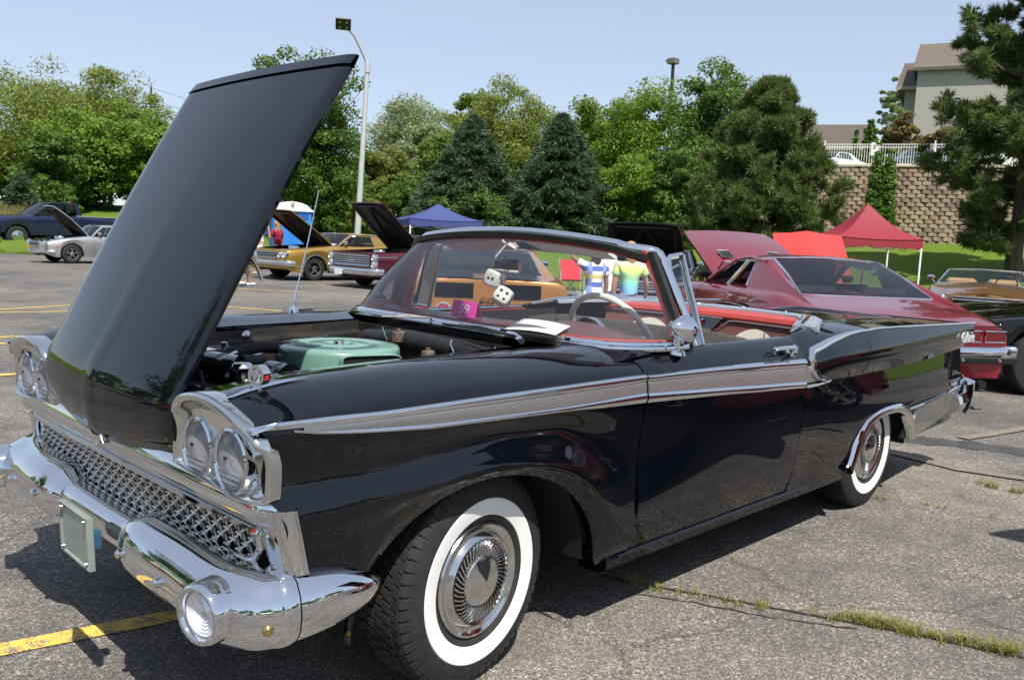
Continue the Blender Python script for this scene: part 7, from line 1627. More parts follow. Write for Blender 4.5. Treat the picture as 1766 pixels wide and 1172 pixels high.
for k, (nv_, _, x, z, j) in enumerate(cand):
    batter = (HWn-1-j)*.016*side_n
    if not nv_ and k < 300:
        o = bpy.data.objects.new('block', bms[rnd.randrange(18)]); C.objects.link(o); o.parent = wall; o.location = (x+rnd.uniform(-.006, .006), batter+rnd.uniform(-.015, .015), z); o.rotation_euler = (0, 0, rnd.uniform(-.05, .05))
    else:
        m_ = bms[rnd.randrange(18)]; rest.cur = {'tan_block': 0, 'light_tan_block': 1, 'dark_tan_block': 2}[m_.materials[0].name]; rest.add([(v.co.x+x, v.co.y+batter, v.co.z+z) for v in m_.vertices], [tuple(p.vertices) for p in m_.polygons])
rest.build('block_courses', BLK, wall, smooth=False, kind='stuff', fix=False)
mb = MB(); mb.box((LW/2, -.45*side_n, (ZT-ZB)/2-.05), (LW, .8, ZT-ZB-.02)); mb.build('wall_core', mat('dark_joint_earth', (.05, .04, .03), .95), wall, smooth=False)  # plain dark brown core behind the blocks, visible in the joints
mb = MB(); CAPM = noise_mat('pale_cap_stone', (.50, .40, .27), (.60, .49, .34), 5, .9, .2, 20)
NC = int(LW/.6)
for i in range(NC): mb = MB(); mb.box(((i+.5)*LW/NC, -.08*side_n, ZT-ZB+.03), (LW/NC-.008, .36, .11), bev=.01); mb.build('cap_stone', CAPM, wall, smooth=False)
# terrace behind the wall
tb = MB(); a = org-wu*14; pts = [a-wn*.3, org+wu*(LW+30)-wn*.3, org+wu*(LW+30)-wn*70, a-wn*70]; tb.add([(p.x, p.y, ZT-.03) for p in pts], [(0, 1, 2, 3)]); tb.add([(pts[0].x, pts[0].y, ZT-.03), (pts[3].x, pts[3].y, ZT-.03), (pts[3].x, pts[3].y, 0), (pts[0].x, pts[0].y, 0)], [(0, 1, 2, 3)])
tag(tb.build('upper_terrace', GRASS, smooth=False), kind='structure')
# white railing
RAILW = mat('white_powder_coated_metal', (.78, .78, .78), .4)
rail = empty('railing', (A.x, A.y, ZT), math.atan2(wu.y, wu.x), 'white metal picket railing along the top of the block retaining wall', 'railing')
yr = -.22*side_n; x_s, x_e = 2.2, LW-.5
for z in (.12, .92, 1.06): mb = MB(); mb.box(((x_s+x_e)/2, yr, z), (x_e-x_s, .035, .035)); mb.build('rail', RAILW, rail, smooth=False)
pk_ = MB(); pk_.box((0, 0, .56), (.022, .022, .98)); first = None; x = x_s; i = 0
pm = pk_.build('picket', RAILW, rail, smooth=False); pm.location = (x_s, yr, 0); cnt = 1; x = x_s+.115
while x < x_e:
    if cnt < 300: c_ = pm.copy(); C.objects.link(c_); c_.location = (x, yr, 0); cnt += 1
    x += .115
x = x_s; pq = MB(); pq.box((0, 0, .6), (.07, .07, 1.2)); pq.box((0, 0, 1.22), (.09, .09, .03)); po_ = pq.build('post', RAILW, rail, smooth=False); po_.location = (x_s, yr, 0); x += 2.45
while x < x_e: c_ = po_.copy(); C.objects.link(c_); c_.location = (x, yr, 0); x += 2.45
# ------------------------------------------------------------------ buildings on the terrace
SIDING = noise_mat('beige_siding', (.34, .32, .285), (.37, .35, .31), 2, .8, .05, 6, stretch=(.2, .2, 20))
ROOFM = noise_mat('brown_asphalt_shingles', (.095, .078, .062), (.15, .125, .10), 3, .95, .4, 14, stretch=(1, 1, 6))
TRIMM = mat('beige_trim', (.34, .29, .23), .7)
b0 = atd(1560, 250, 70); zt_ = atd(1560, 146, 70).z; zr_ = atd(1560, 100, 72).z
def house(name, px0, px1, yeave, yridge, dist, dep, label, ang, overhang=.5, zbase=ZT-.03, windows=True):
    a = atd(px0, yeave, dist); b = atd(px1, yeave, dist); wl = (Vector((b.x, b.y))-Vector((a.x, a.y))).length; zE = a.z; zR = atd(px0, yridge, dist+dep*.4).z
    root = empty(name, (a.x, a.y, zbase), math.atan2(b.y-a.y, b.x-a.x)+ang, label, 'building')
    h = zE-zbase; rh = zR-zE; mb = MB(); mb.box((wl/2, dep/2, h/2), (wl, dep, h)); wl_ = mb.build('wall', SIDING, root, smooth=False)
    mb = MB(); o = overhang
    mb.grid([[(-o, -o, h-.1), (-o, dep/2, h+rh)], [(wl+o, -o, h-.1), (wl+o, dep/2, h+rh)]]); mb.grid([[(-o, dep/2, h+rh), (-o, dep+o, h-.1)], [(wl+o, dep/2, h+rh), (wl+o, dep+o, h-.1)]]); mb.add([(-o, -o, h-.1), (wl+o, -o, h-.1), (wl+o, dep+o, h-.1), (-o, dep+o, h-.1)], [(0, 1, 2, 3)])
    for k in range(1, 14):
        t = k/14; mb.box((wl/2, lerp(-o, dep/2, t), lerp(h-.1, h+rh, t)+.012), (wl+2*o, .03, .02), rot=Matrix.Rotation(math.atan2(rh, dep/2), 3, 'X'))
    rf = mb.build('roof', ROOFM, root, smooth=False)
    mb = MB(); mb.box((wl/2, -o-.03, h-.17), (wl+2*o+.06, .06, .22)); mb.build('fascia', TRIMM, rf, smooth=False)
    for x in (-.04, wl+.04): mb = MB(); mb.add([(x, 0, h-.1), (x, dep, h-.1), (x, dep/2, h+rh-.15)], [(0, 1, 2)]); mb.build('gable', SIDING, wl_, smooth=False)
    mb = MB(); mb.box((wl*.35, -.03, h*.45), (.12, .06, h*.8)); mb.build('downspout', TRIMM, wl_, smooth=False)
    nsd = int(h/.2)
    mb = MB()
    for k in range(1, nsd): mb.box((wl/2, -.012, k*.2), (wl, .02, .012))
    mb.build('siding_course', SIDING, wl_, smooth=False, kind='stuff')
    return root, wl, h
hs, wl1, h1 = house('apartment_building', 1562, 1800, 150, 104, 66, 11, 'beige sided apartment building with brown shingle roof behind the right pine', 0, .55)
mb = MB(); mb.box((3.4, -1.2, h1*.5+.4), (5.2, 2.6, h1+1.0)); mb.build('stair_bay', SIDING, hs, smooth=False)
mb = MB(); mb.grid([[(.5, -2.9, h1+.7), (.5, 3, h1+3.4)], [(9.5, -2.9, h1+.7), (9.5, 3, h1+3.4)]]); mb.grid([[(.5, -2.9, h1+.7), (.5, -2.9, h1+.5)], [(9.5, -2.9, h1+.7), (9.5, -2.9, h1+.5)]]); mb.add([(.5, -2.9, h1+.6), (.5, 3, h1+.6), (.5, 3, h1+3.4)], [(0, 1, 2)]); mb.build('upper_roof', ROOFM, hs, smooth=False)
for x, z in ((1.6, 2.2), (1.6, 5.2)):
    pass
house('garage_building', 1385, 1500, 252, 212, 64, 9, 'long low garage with brown roof behind the white car on the terrace', 0, .4)
# cars on the terrace
q = atd(1432, 280, 52); make_car('white_car', dict(oth, paint=WHITEP), (q.x, q.y, ZT-.03), 2.9, 'white car parked behind the railing at its left end')
q = atd(1600, 280, 50); make_car('silver_blue_car', dict(oth, paint=BLUEG), (q.x, q.y, ZT-.03), 4.2, 'silver blue car parked behind the railing right of the arborvitaes')
q = atd(1735, 280, 50); make_car('white_car', dict(oth, paint=WHITEP), (q.x, q.y, ZT-.03), 2.6, 'white car behind the right pine on the terrace')
# sign by the railing, bushes behind it
q = atd(1506, 282, 49); sg = empty('notice_sign', (q.x, q.y, ZT-.03), math.atan2(wu.y, wu.x), 'small white notice sign on a post above the arborvitaes', 'sign')
mb = MB(); mb.box((0, 0, 1.2), (.36, .03, .65), bev=.01); sp_ = mb.build('sign_panel', WHITE_PT, sg); mb = MB(); mb.tube([(0, .05*-side_n, 0), (0, .05*-side_n, 1.3)], .03, 8); mb.build('post', RAILW, sg); mb = MB(); mb.box((0, .02*side_n, 1.3), (.12, .006, .16)); mb.build('sign_symbol', DARK, sp_)
def bush_on_terrace(px, yt, dist, wpx, kind, seed, label, shape='round', nm='shrub', n=8000):
    b = atd(px, 280, dist); t = atd(px, yt, dist); H = t.z-ZT; r = (atd(px+wpx/2, 280, dist)-b).length; make_tree(nm, (b.x, b.y, ZT-.05), H, r, kind, shape, seed, label, n=n, leaf=.20, clumps=80, low=.03)
bush_on_terrace(1473, 218, 56, 18, 'arb', 71, 'small clipped arborvitae behind the railing', 'column', 'arborvitae_tree', 4000)
bush_on_terrace(1497, 196, 57, 40, 'arb', 72, 'dark green conical tree behind the railing', 'column', 'arborvitae_tree', 7000)
bush_on_terrace(1545, 195, 55, 100, 'rust', 73, 'rusty brown and green crabapple bush behind the railing', n=14000)
bush_on_terrace(1620, 215, 54, 80, 'rust', 74, 'second rusty bush behind the silver blue car', n=9000)
T('broadleaf_tree', 1540, 290, 124, 84, 75, 'silver', 'round', 75, 'pale green tree at the left corner of the apartment building', n=12000, leaf=.3, clumps=90, low=.2)
# ------------------------------------------------------------------ lamp posts, utility pole
POLE = noise_mat('galvanised_pole', (.50, .50, .50), (.58, .58, .57), 3, .45, .02, 20, metal=.3)
BRZ = mat('dark_bronze_metal', (.035, .033, .032), .45, .3)
base = atd(615, 398, 38); tp = atd(634, 112, 38); lp = empty('street_lamp', (base.x, base.y, gz(base.x, base.y)), 0, 'tall grey street lamp with curved arm and square four-light head', 'street lamp')
H_ = tp.z-lp.location.z; off = Vector((tp.x-base.x, tp.y-base.y, 0))
mb = MB(); mb.tube([(0, 0, 0), off*.5+Vector((0, 0, H_*.5)), off+Vector((0, 0, H_))], [.15, .115, .085], 16); mb.lathe([(.2, 0), (.2, .12), (.15, .16)], (0, 0, 0), (0, 0, 1), 16); mb.build('pole', POLE, lp)
def rel(px, py, d=38): return atd(px, py, d)-lp.location
mb = MB(); mb.lathe([(.10, -.35), (.12, -.33), (.12, .12), (.001, .14)], off+Vector((0, 0, H_)), (0, 0, 1), 14); mb.build('collar', POLE, lp)
mb = MB(); mb.tube([rel(634, 112), rel(621, 82, 37.8), rel(611, 62, 37.6), rel(604, 54, 37.5), rel(598, 50, 37.4)], [.06, .055, .05, .05, .045], 10); mb.build('arm', POLE, lp)
hd = rel(592, 42, 37.2); tow = (CAM-(hd+lp.location)); tow.z = 0; tow.normalize(); sx_ = Vector((-tow.y, tow.x, 0))
mb = MB(); Mx = Matrix((sx_, tow, Vector((0, 0, 1)))).transposed() @ Matrix.Rotation(.55, 3, 'X'); mb.box(hd, (.62, .62, .10), rot=Mx, bev=.03); mb.tube([rel(598, 50, 37.4), hd], .06, 8); h_ = mb.build('lamp_head', BRZ, lp)
for i in (-1, 1):
    for j in (-1, 1): mb = MB(); mb.lathe([(.045, 0), (.03, .012), (.001, .014)], hd+Mx @ Vector((i*.14, j*.14, -.052)), Mx @ Vector((0, 0, -1)), 12); mb.build('light_cell', mat('amber_glass', (.6, .5, .3), .2) if 'amber_glass' not in bpy.data.materials else bpy.data.materials['amber_glass'], h_)
b2 = atd(1149, 300, 75); lp2 = empty('lamp_post', (b2.x, b2.y, gz(b2.x, b2.y)), 0, 'dark square lamp post with one box head above the trees', 'street lamp'); top2 = atd(1149, 101, 75)-lp2.location
mb = MB(); mb.box((0, 0, top2.z/2), (.2, .2, top2.z)); mb.build('pole', BRZ, lp2, smooth=False); e2 = atd(1161, 106, 75)-lp2.location; mb = MB(); mb.box((top2+Vector((0, 0, -.15))).lerp(e2, .5)+Vector((0, 0, .0)), (abs(e2.x-top2.x)+.1, abs(e2.y-top2.y)+.1, .1)); mb.box(e2, (.75, .75, .45), bev=.03); mb.build('lamp_head', noise_mat('weathered_bronze', (.12, .11, .10), (.16, .15, .14), 3), lp2, smooth=False)
pb = atd(261, 300, 130); up = empty('utility_pole', (pb.x, pb.y, 3.0), .3, 'wooden utility pole with one crossarm above the trees at the left', 'utility pole'); tz = atd(261, 151, 130).z-3.0
mb = MB(); mb.tube([(0, 0, 0), (0, 0, tz)], [.2, .14], 10); mb.build('pole', BARK, up); zc_ = atd(261, 180, 130).z-3.0; rv = Vector((_rr.x, _rr.y, 0)); rv = Matrix.Rotation(-.3, 3, 'Z') @ rv
mb = MB(); mb.tube([rv*-1.6+Vector((0, 0, zc_)), rv*1.25+Vector((0, 0, zc_))], .09, 6); mb.build('crossarm', BARK, up)
for k in (-1.5, -.9, .6, 1.15): mb = MB(); mb.tube([rv*k+Vector((0, 0, zc_)), rv*k+Vector((0, 0, zc_+.3))], .05, 6); mb.build('insulator', POLE, up)
cb = MB()
for k, zz in ((0, tz-.05), (1.15, zc_+.3), (-1.5, zc_+.3)):
    for sgn in (1,):
        a = up.location+Matrix.Rotation(.3, 3, 'Z') @ (rv*k)+Vector((0, 0, zz)); e = Vector((a.x+60, a.y-25, a.z-9)); cb.tube([a.lerp(e, t)+Vector((0, 0, -2*math.sin(PI*t))) for t in np.linspace(0, 1, 8)], .022, 4, caps=False)
for i, (o_) in enumerate([1]): tag(cb.build('power_line', DARK), 'thin power lines running right from the wooden utility pole', 'cable')
# ------------------------------------------------------------------ canopies, portable toilet, folding chair
def canopy(name, px, yeave, ypeak, dist, wpx, m, label, ang=.8, leg=2.0):
    c = atd(px, yeave, dist); wd = (atd(px+wpx/2, yeave, dist)-atd(px-wpx/2, yeave, dist)).length/1.30; zb_ = gz(c.x, c.y); root = empty(name, (c.x, c.y, zb_), ang, label, 'canopy')
    h = c.z-zb_; pk = atd(px, ypeak, dist).z-zb_; w_ = wd/2; n = 8; mb = MB()
    for k in range(4):
        R4 = Matrix.Rotation(k*PI/2, 3, 'Z'); rows = []
        for i in range(n+1):
            t = i/n; z = lerp(h+.0, pk, t)-.10*math.sin(PI*t)*(pk-h)*1.6; hw_ = w_*(1-t)+.02; rows.append([R4 @ Vector((hw_*u, -hw_, z-.05*(1-u*u)*(1-t))) for u in np.linspace(-1, 1, 7)])
        mb.grid(rows); mb.grid([[R4 @ Vector((w_*u, -w_, h-.05*(1-u*u))), R4 @ Vector((w_*u*1.005, -w_*1.005, h-.27-.03*math.cos(u*9)))] for u in np.linspace(-1, 1, 9)])
    mb.build('canopy_cover', m, root, ang=40)
    for sx in (-1, 1):
        for sy in (-1, 1):
            mb = MB(); mb.box((sx*w_*.98, sy*w_*.98, h/2-.05), (.045, .045, h-.05)); mb.box((sx*w_*.98, sy*w_*.98, .02), (.10, .10, .02)); mb.build('leg', RAILW, root, smooth=False)
    mb = MB()
    for k in range(4):
        R4 = Matrix.Rotation(k*PI/2, 3, 'Z')
        for a, b in ((-1, 0), (0, 1)):
            mb.tube([R4 @ Vector((w_*a, -w_*.97, h-.35)), R4 @ Vector((w_*b, -w_*.97, h-.08))], .012, 5); mb.tube([R4 @ Vector((w_*a, -w_*.97, h-.08)), R4 @ Vector((w_*b, -w_*.97, h-.35))], .012, 5)
    mb.build('truss', RAILW, root); return root
BLUEC = leafmat('blue_canopy_fabric', (.07, .095, .27), (.07, .095, .27), (.075, .10, .28), .3, .6); MARC = leafmat('red_canopy_fabric', (.33, .04, .06), (.33, .04, .06), (.35, .045, .065), .3, .6)
canopy('blue_canopy', 755, 379, 352, 33, 162, BLUEC, 'blue pop-up canopy on the grass below the dark spruces', 1.1)
canopy('red_canopy', 1492, 410, 352, 29, 194, MARC, 'faded dark red pop-up canopy in front of the block wall', .75)
canopy('lavender_canopy', 432, 392, 376, 38, 70, BLUEC, 'pale blue canopy mostly hidden behind the raised black hood', .4)
c = atd(499, 470, 30.0); pt = empty('portable_toilet', (c.x, c.y, gz(c.x, c.y)), YAW+.16-PI/2+.22, 'bright blue portable toilet with white domed roof behind the gold coupe utility', 'portable toilet')
PBLUE = noise_mat('bright_blue_plastic', (.03, .20, .60), (.04, .24, .66), 4, .4); PDK = mat('dark_blue_plastic', (.02, .10, .33), .5)
wP = .62
mb = MB(); mb.box((0, 0, 1.02), (wP*2, 1.15, 2.0), bev=.03); bx_ = mb.build('cabin', PBLUE, pt)
mb = MB(); rows = []
for i in range(9):
    u = i/4-1; z = 2.02+.26*(1-u*u)**.6 if abs(u) < 1 else 2.02; rows.append([(u*(wP+.04), -.62, z-.05), (u*(wP+.04)*.98, -.5, z), (u*(wP+.04)*.98, .5, z), (u*(wP+.04), .62, z-.05)])
mb.grid(rows); mb.add([r[0] for r in rows], [tuple(range(9))]); mb.add([r[-1] for r in rows], [tuple(range(9))]); mb.box((0, 0, 2.0), (wP*2+.1, 1.26, .06)); mb.build('roof', mat('white_plastic', (.74, .75, .76), .4), pt, ang=25)
for sx in (-1, 1):
    mb = MB(); mb.box((sx*wP*.5, -.585, 1.0), (wP*.82, .03, 1.75), bev=.01); dr_ = mb.build('door_panel' if sx > 0 else 'side_panel', PBLUE, bx_)
    mb = MB(); mb.box((sx*wP*.5, -.605, 1.80), (wP*.66, .02, .16)); mb.build('vent', PDK, dr_); mb = MB(); mb.box((sx*wP*.5, -.605, 1.05), (wP*.6, .02, .9), bev=.01); mb.build('recessed_panel', PBLUE, dr_); mb = MB(); mb.box((sx*wP*.5, -.60, .45), (wP*.62, .02, .1)); mb.build('vent_slot', PDK, dr_)
mb = MB(); mb.box((0, -.60, 1.0), (.05, .05, 1.9)); mb.build('corner_post', PBLUE, bx_)
mb = MB(); mb.box((0, -.64, 2.19), (.10, .02, .12)); mb.build('roof_vent', mat('grey_vent', (.3, .3, .32), .6), pt)
c = atd(983, 500, 22.5); fc = empty('folding_chair', (c.x, c.y, 0), -.75, 'red folding camp chair on the grass seen through the windscreen', 'chair')
REDF = mat('red_polyester', (.50, .02, .03), .8)
mb = MB(); mb.add([(-.25, -.05, .42), (.25, -.05, .42), (.27, .25, .92), (-.27, .25, .92)], [(0, 1, 2, 3)]); mb.build('backrest', REDF, fc, smooth=False); mb = MB(); mb.add([(-.26, -.42, .44), (.26, -.42, .44), (.25, -.02, .38), (-.25, -.02, .38)], [(0, 1, 2, 3)]); mb.build('seat', REDF, fc, smooth=False)
for sx in (-1, 1):
    for a, b in (((sx*.3, -.42, 0), (-sx*.2, .1, .5)), ((sx*.28, .15, 0), (sx*.28, .26, .95)), ((sx*.30, -.42, 0), (sx*.30, -.42, .62)), ((sx*.3, -.42, .62), (sx*.28, .12, .62))): mb = MB(); mb.tube([a, b], .011, 6); mb.build('leg' if a[2] == 0 else 'armrest', POLE, fc)
# dark utility vehicle at the extreme left edge
q = atd(-128, 400, 40); make_car('black_van', dict(oth, paint=GBLACK, top=[(-2.3, 1.1), (-1.3, 1.15), (.62, 1.15), (1.5, 1.1), (2.3, .95)], roof=dict(z=1.9, w=.8, a0=.9, a1=.4, c1=-2.0, c0=-2.2, q1=-1.8, q0=-1.9, gw=.7)), (q.x, q.y, .02), 3.2, 'black vehicle cut off by the left edge of the picture')
# dry grass at the tree feet on the left
sp = []
for i in range(160):
    px = rnd.uniform(-20, 70); p = atd(px, 360, rnd.uniform(50, 54)); sp.append((p.x, p.y, gz(p.x, p.y), rnd.uniform(.6, 1.2)))
blades('dry_grass', sp, 1.3, leafmat('dry_stalks', (.20, .17, .07), (.28, .24, .10), (.14, .17, .05)), 'tall dry yellow grass at the foot of the trees on the left', 26, .8, wd=.05)
# fringe of grass blades along the edge of the lot
sp = []
for i in range(len(EC)-1):
    for k in range(14):
        t = rnd.random(); x = lerp(EC[i][0], EC[i+1][0], t); y = lerp(EC[i][1], EC[i+1][1], t)
        if 2 < x < 30 and -12 < y < 42: sp.append((x+rnd.uniform(0, .3), y+rnd.uniform(-.1, .3), .02, rnd.uniform(.3, 1)))
blades('edge_grass', sp, .14, leafmat('lawn_blades', (.07, .12, .015), (.11, .17, .025), (.18, .2, .06)), 'short green grass along the edge of the parking lot', 16, .25, wd=.02)
# trees round the rest of the lot, mirrored in the chrome and the paint
far = []
for i in range(26):
    a = lerp(2.0, 5.6, i/25)+rnd.uniform(-.04, .04); d = rnd.uniform(62, 85); far.append((CAM.x+math.cos(a)*d, CAM.y+math.sin(a)*d))
src = {}
for i, (x, y) in enumerate(far):
    k = i % 3
    if k not in src:
        src[k] = make_tree('broadleaf_tree', (x, y, 0), (11, 8.5, 13)[k], (6, 5.5, 6.5)[k], ('oak', 'ash', 'bright')[k], 'round', 90+k, ('dark green', 'mid green', 'bright green')[k]+' leafy tree in the far row round the lot behind the photographer', n=7000, leaf=.45, clumps=90, group='trees behind the photographer')
    else:
        c_ = copy_tree(src[k]); c_['label'] = ('dark green', 'mid green', 'bright green')[k]+' leafy tree in the far row round the lot behind the photographer'; c_.location = (x, y, 0); c_.rotation_euler = (0, 0, rnd.uniform(0, 6)); c_.scale = (rnd.uniform(.9, 1.3),)*2+(rnd.uniform(.8, 1.2),)
# one large tree close by on the left, mirrored in the raised hood
make_tree('broadleaf_tree', (-15.5, 15, 0), 13, 5.5, 'oak', 'round', 97, 'tall dark tree left of the photographer mirrored in the raised hood', n=16000, leaf=.3, clumps=150, low=.06)
# ------------------------------------------------------------------ people
SKIN = mat('skin', (.42, .24, .16), .55); SKIN2 = mat('tanned_skin', (.33, .18, .115), .55)
def skin_mesh(name, pts, edges, m, parent, sub=2, root=0):
    me = bpy.data.meshes.new(name); me.from_pydata([p[0] for p in pts], edges, []); o = bpy.data.objects.new(name, me); C.objects.link(o)
    sk = o.modifiers.new('s', 'SKIN'); sk.use_smooth_shade = True; sk.use_x_symmetry = False
    if not me.skin_vertices: 
        me.update()
    sv = me.skin_vertices[0].data
    for i, p in enumerate(pts): r = p[1]; sv[i].radius = r if isinstance(r, tuple) else (r, r); sv[i].use_root = (i == root)
    o.modifiers.new('u', 'SUBSURF').levels = sub
    dg = bpy.context.evaluated_depsgraph_get(); m2 = bpy.data.meshes.new_from_object(o.evaluated_get(dg)); bpy.data.objects.remove(o); m2.name = name
    m2.materials.clear(); m2.materials.append(m); m2.polygons.foreach_set('material_index', [0]*len(m2.polygons)); m2.shade_smooth()
    q = bpy.data.objects.new(name, m2); C.objects.link(q); q.parent = parent; return q
def person(loc, rz, label, h=1.7, shirt=None, lower=None, skirt=False, arms=None, legs=None, hair=None, hairlen=.1, hat=None, skin=SKIN, shoe=None, female=False, hold=None, bend=0.0):
    root = empty('person', loc, rz, label, 'person'); k = h/1.7; sw = .175 if female else .20
    arms = arms or [((.0, .02), (.05, .0)), ((.0, .02), (.05, .0))]
    # standing frame: x forward, y left
    pel = (0, 0, .93*k); ch = (.01+bend*.3, 0, 1.22*k); nk = (.0+bend*.5, 0, 1.44*k); hb = (.02+bend*.55, 0, 1.50*k); hd = (.03+bend*.6, 0, 1.60*k)
    P = [(pel, (.125*k, .105*k)), ((0, 0, 1.05*k), (.105*k, .085*k)), (ch, (.115*k, .085*k)), ((nk[0], 0, 1.36*k), (.085*k, .065*k)), (nk, .050*k), (hb, .055*k), ((hd[0], 0, 1.57*k), (.075*k, .088*k)), ((hd[0]-.01, 0, 1.645*k), (.072*k, .085*k))]; E_ = [(i, i+1) for i in range(7)]
    sh = []; hp_ = []
    for si, sd in ((0, 1), (1, -1)):
        S0 = (nk[0], sd*sw*k, 1.38*k); i0 = len(P); P.append((S0, .052*k)); E_.append((3, i0))
        el, ha = arms[si]; e = (S0[0]+el[0]*k, S0[1]+sd*el[1]*k, S0[2]+el[2]*k); w_ = (e[0]+ha[0]*k, e[1]+sd*ha[1]*k, e[2]+ha[2]*k); d = Vector(w_)-Vector(e); d.normalize(); f = tuple(Vector(w_)+d*.09*k)
        P += [(e, .036*k), (w_, .024*k), (f, (.030*k, .016*k))]; E_ += [(i0, i0+1), (i0+1, i0+2), (i0+2, i0+3)]; sh.append((S0, e, w_, f))
        # five short fingers
        side = Vector((0, 1, 0)).cross(d) if abs(d.y) < .9 else Vector((1, 0, 0)); side.normalize()
        for fi in range(4):
            q0 = len(P); b_ = Vector(f)+side*((fi-1.5)*.018*k); P.append((tuple(b_+d*(.045-.008*abs(fi-1.3))*k), .0085*k)); E_.append((i0+3, q0))
        q0 = len(P); P.append((tuple(Vector(w_)+d*.05*k+side*.045*k), .010*k)); E_.append((i0+2, q0))
    legs = legs or [((.0, .0), (.0, .0)), ((.0, .0), (.0, .0))]
    for si, sd in ((0, 1), (1, -1)):
        lk, la = legs[si]; i0 = len(P); H0 = (0, sd*.095*k, .88*k); K = (lk[0], sd*.10*k, .48*k+lk[1]); A_ = (K[0]+la[0], sd*.10*k, .085*k+la[1]); T = (A_[0]+.13*k, sd*.115*k, .04*k+la[1])
        P += [(H0, .088*k), (K, .055*k), ((lerp(K[0], A_[0], .35), sd*.10*k, lerp(K[2], A_[2], .35)), .056*k), (A_, .036*k), (T, (.038*k, .026*k))]; E_ += [(0, i0), (i0, i0+1), (i0+1, i0+2), (i0+2, i0+3), (i0+3, i0+4)]; hp_.append((H0, K, A_, T))
    body = skin_mesh('body', P, E_, skin, root)
    hc = Vector((hd[0], 0, 1.60*k))
    # face
    fm = MB(); fm.tube([hc+Vector((.078*k, 0, .015*k)), hc+Vector((.105*k, 0, -.02*k)), hc+Vector((.082*k, 0, -.028*k))], [.008*k, .014*k, .008*k], 8)
    for sd in (1, -1): fm.lathe([(.001, .008*k), (.014*k, .006*k), (.02*k, 0)], hc+Vector((-.0, sd*.078*k, 0)), (0, sd, 0), 10)
    fm.build('nose_and_ears', skin, body)
    ey = MB()
    for sd in (1, -1): ey.lathe([(.001, .004), (.008*k, .002), (.011*k, -.004)], hc+Vector((.080*k, sd*.030*k, .018*k)), (1, 0, 0), 8)
    ey.tube([hc+Vector((.082*k, .022*k, -.055*k)), hc+Vector((.086*k, 0, -.056*k)), hc+Vector((.082*k, -.022*k, -.055*k))], .004*k, 5); ey.build('eyes_and_mouth', mat('dark_features', (.08, .03, .02), .5) if 'dark_features' not in bpy.data.materials else bpy.data.materials['dark_features'], body)
    if shirt:
        Q = [((0, 0, .90*k), (.15*k, .13*k)), ((0, 0, 1.05*k), (.142*k, .12*k)), (ch, (.172*k, .138*k)), ((nk[0], 0, 1.36*k), (.150*k, .118*k)), ((nk[0], 0, 1.425*k), .078*k)]; G = [(0, 1), (1, 2), (2, 3), (3, 4)]
        for (S0, e, w_, f), sd in zip(sh, (1, -1)):
            m_ = tuple(Vector(S0).lerp(Vector(e), .62)); i0 = len(Q); Q += [(S0, .068*k), (m_, .066*k)]; G += [(3, i0), (i0, i0+1)]
        skin_mesh('shirt', Q, G, shirt, root, root=1)
    if lower and not skirt:
        Q = [((0, 0, .98*k), (.140*k, .120*k)), ((0, 0, .90*k), (.150*k, .130*k))]; G = [(0, 1)]
        for H0, K, A_, T in hp_:
            m_ = tuple(Vector(H0).lerp(Vector(K), .70)); i0 = len(Q); Q += [(H0, .105*k), (m_, .100*k)]; G += [(1, i0), (i0, i0+1)]
        skin_mesh('shorts', Q, G, lower, root, root=1)
    if skirt:
        mb = MB(); rows = []
        for t in np.linspace(0, 1, 9):
            z = lerp(1.08, .42, t)*k; r = lerp(.125, .30, t**.8)*k; rows.append([Vector((r*.85*math.cos(a)*(1+.05*t*math.sin(9*a)), r*math.sin(a)*(1+.05*t*math.sin(9*a)), z)) for a in np.linspace(0, 2*PI, 36, endpoint=False)])
        mb.grid(rows, closev=True); mb.build('skirt', lower, root)
    if hair:
        hs_ = MB(); hs_.lathe([(.001, .098*k), (.045*k, .088*k), (.078*k, .055*k), (.090*k, .01*k), (.088*k, -.04*k), (.072*k, -.05*k)], hc+Vector((-.018*k, 0, .02*k)), (0, 0, 1), 20)
        if hairlen > .15: hs_.tube([hc+Vector((-.06*k, 0, .02*k)), hc+Vector((-.085*k, 0, -.12*k)), hc+Vector((-.10*k, 0, -hairlen*k))], [.07*k, .065*k, .03*k], 12, squash=(1.3, .6))
        o = hs_.build('hair', hair, body)
        for v in o.data.vertices:      # leave the face open
            if v.co.x > hc.x+.03*k and v.co.z < hc.z+.045*k: v.co.x = hc.x+.02*k
    if hat:
        kind, m = hat; mb = MB()
        if kind == 'straw': mb.lathe([(.001, .12*k), (.06*k, .115*k), (.082*k, .09*k), (.092*k, .03*k), (.16*k, .02*k), (.19*k, .0), (.16*k, .012*k), (.09*k, .02*k)], hc+Vector((-.01, 0, .04*k)), (-.12, 0, 1), 28)
        else:
            mb.lathe([(.001, .105*k), (.06*k, .095*k), (.090*k, .05*k), (.096*k, .01*k), (.092*k, .0)], hc+Vector((-.01, 0, .03*k)), (0, 0, 1), 24); mb.add([hc+Vector((x, y, .04*k-.02*abs(y)*4)) for x, y in ((.07*k, .07*k), (.14*k, .05*k), (.16*k, 0), (.14*k, -.05*k), (.07*k, -.07*k))], [(0, 1, 2, 3, 4)])
        ho = mb.build('hat', m, root)
        if kind == 'straw': mb = MB(); mb.lathe([(.094*k, .035*k), (.091*k, .065*k)], hc+Vector((-.01, 0, .04*k)), (-.12, 0, 1), 24); mb.build('hat_band', DARK, ho)
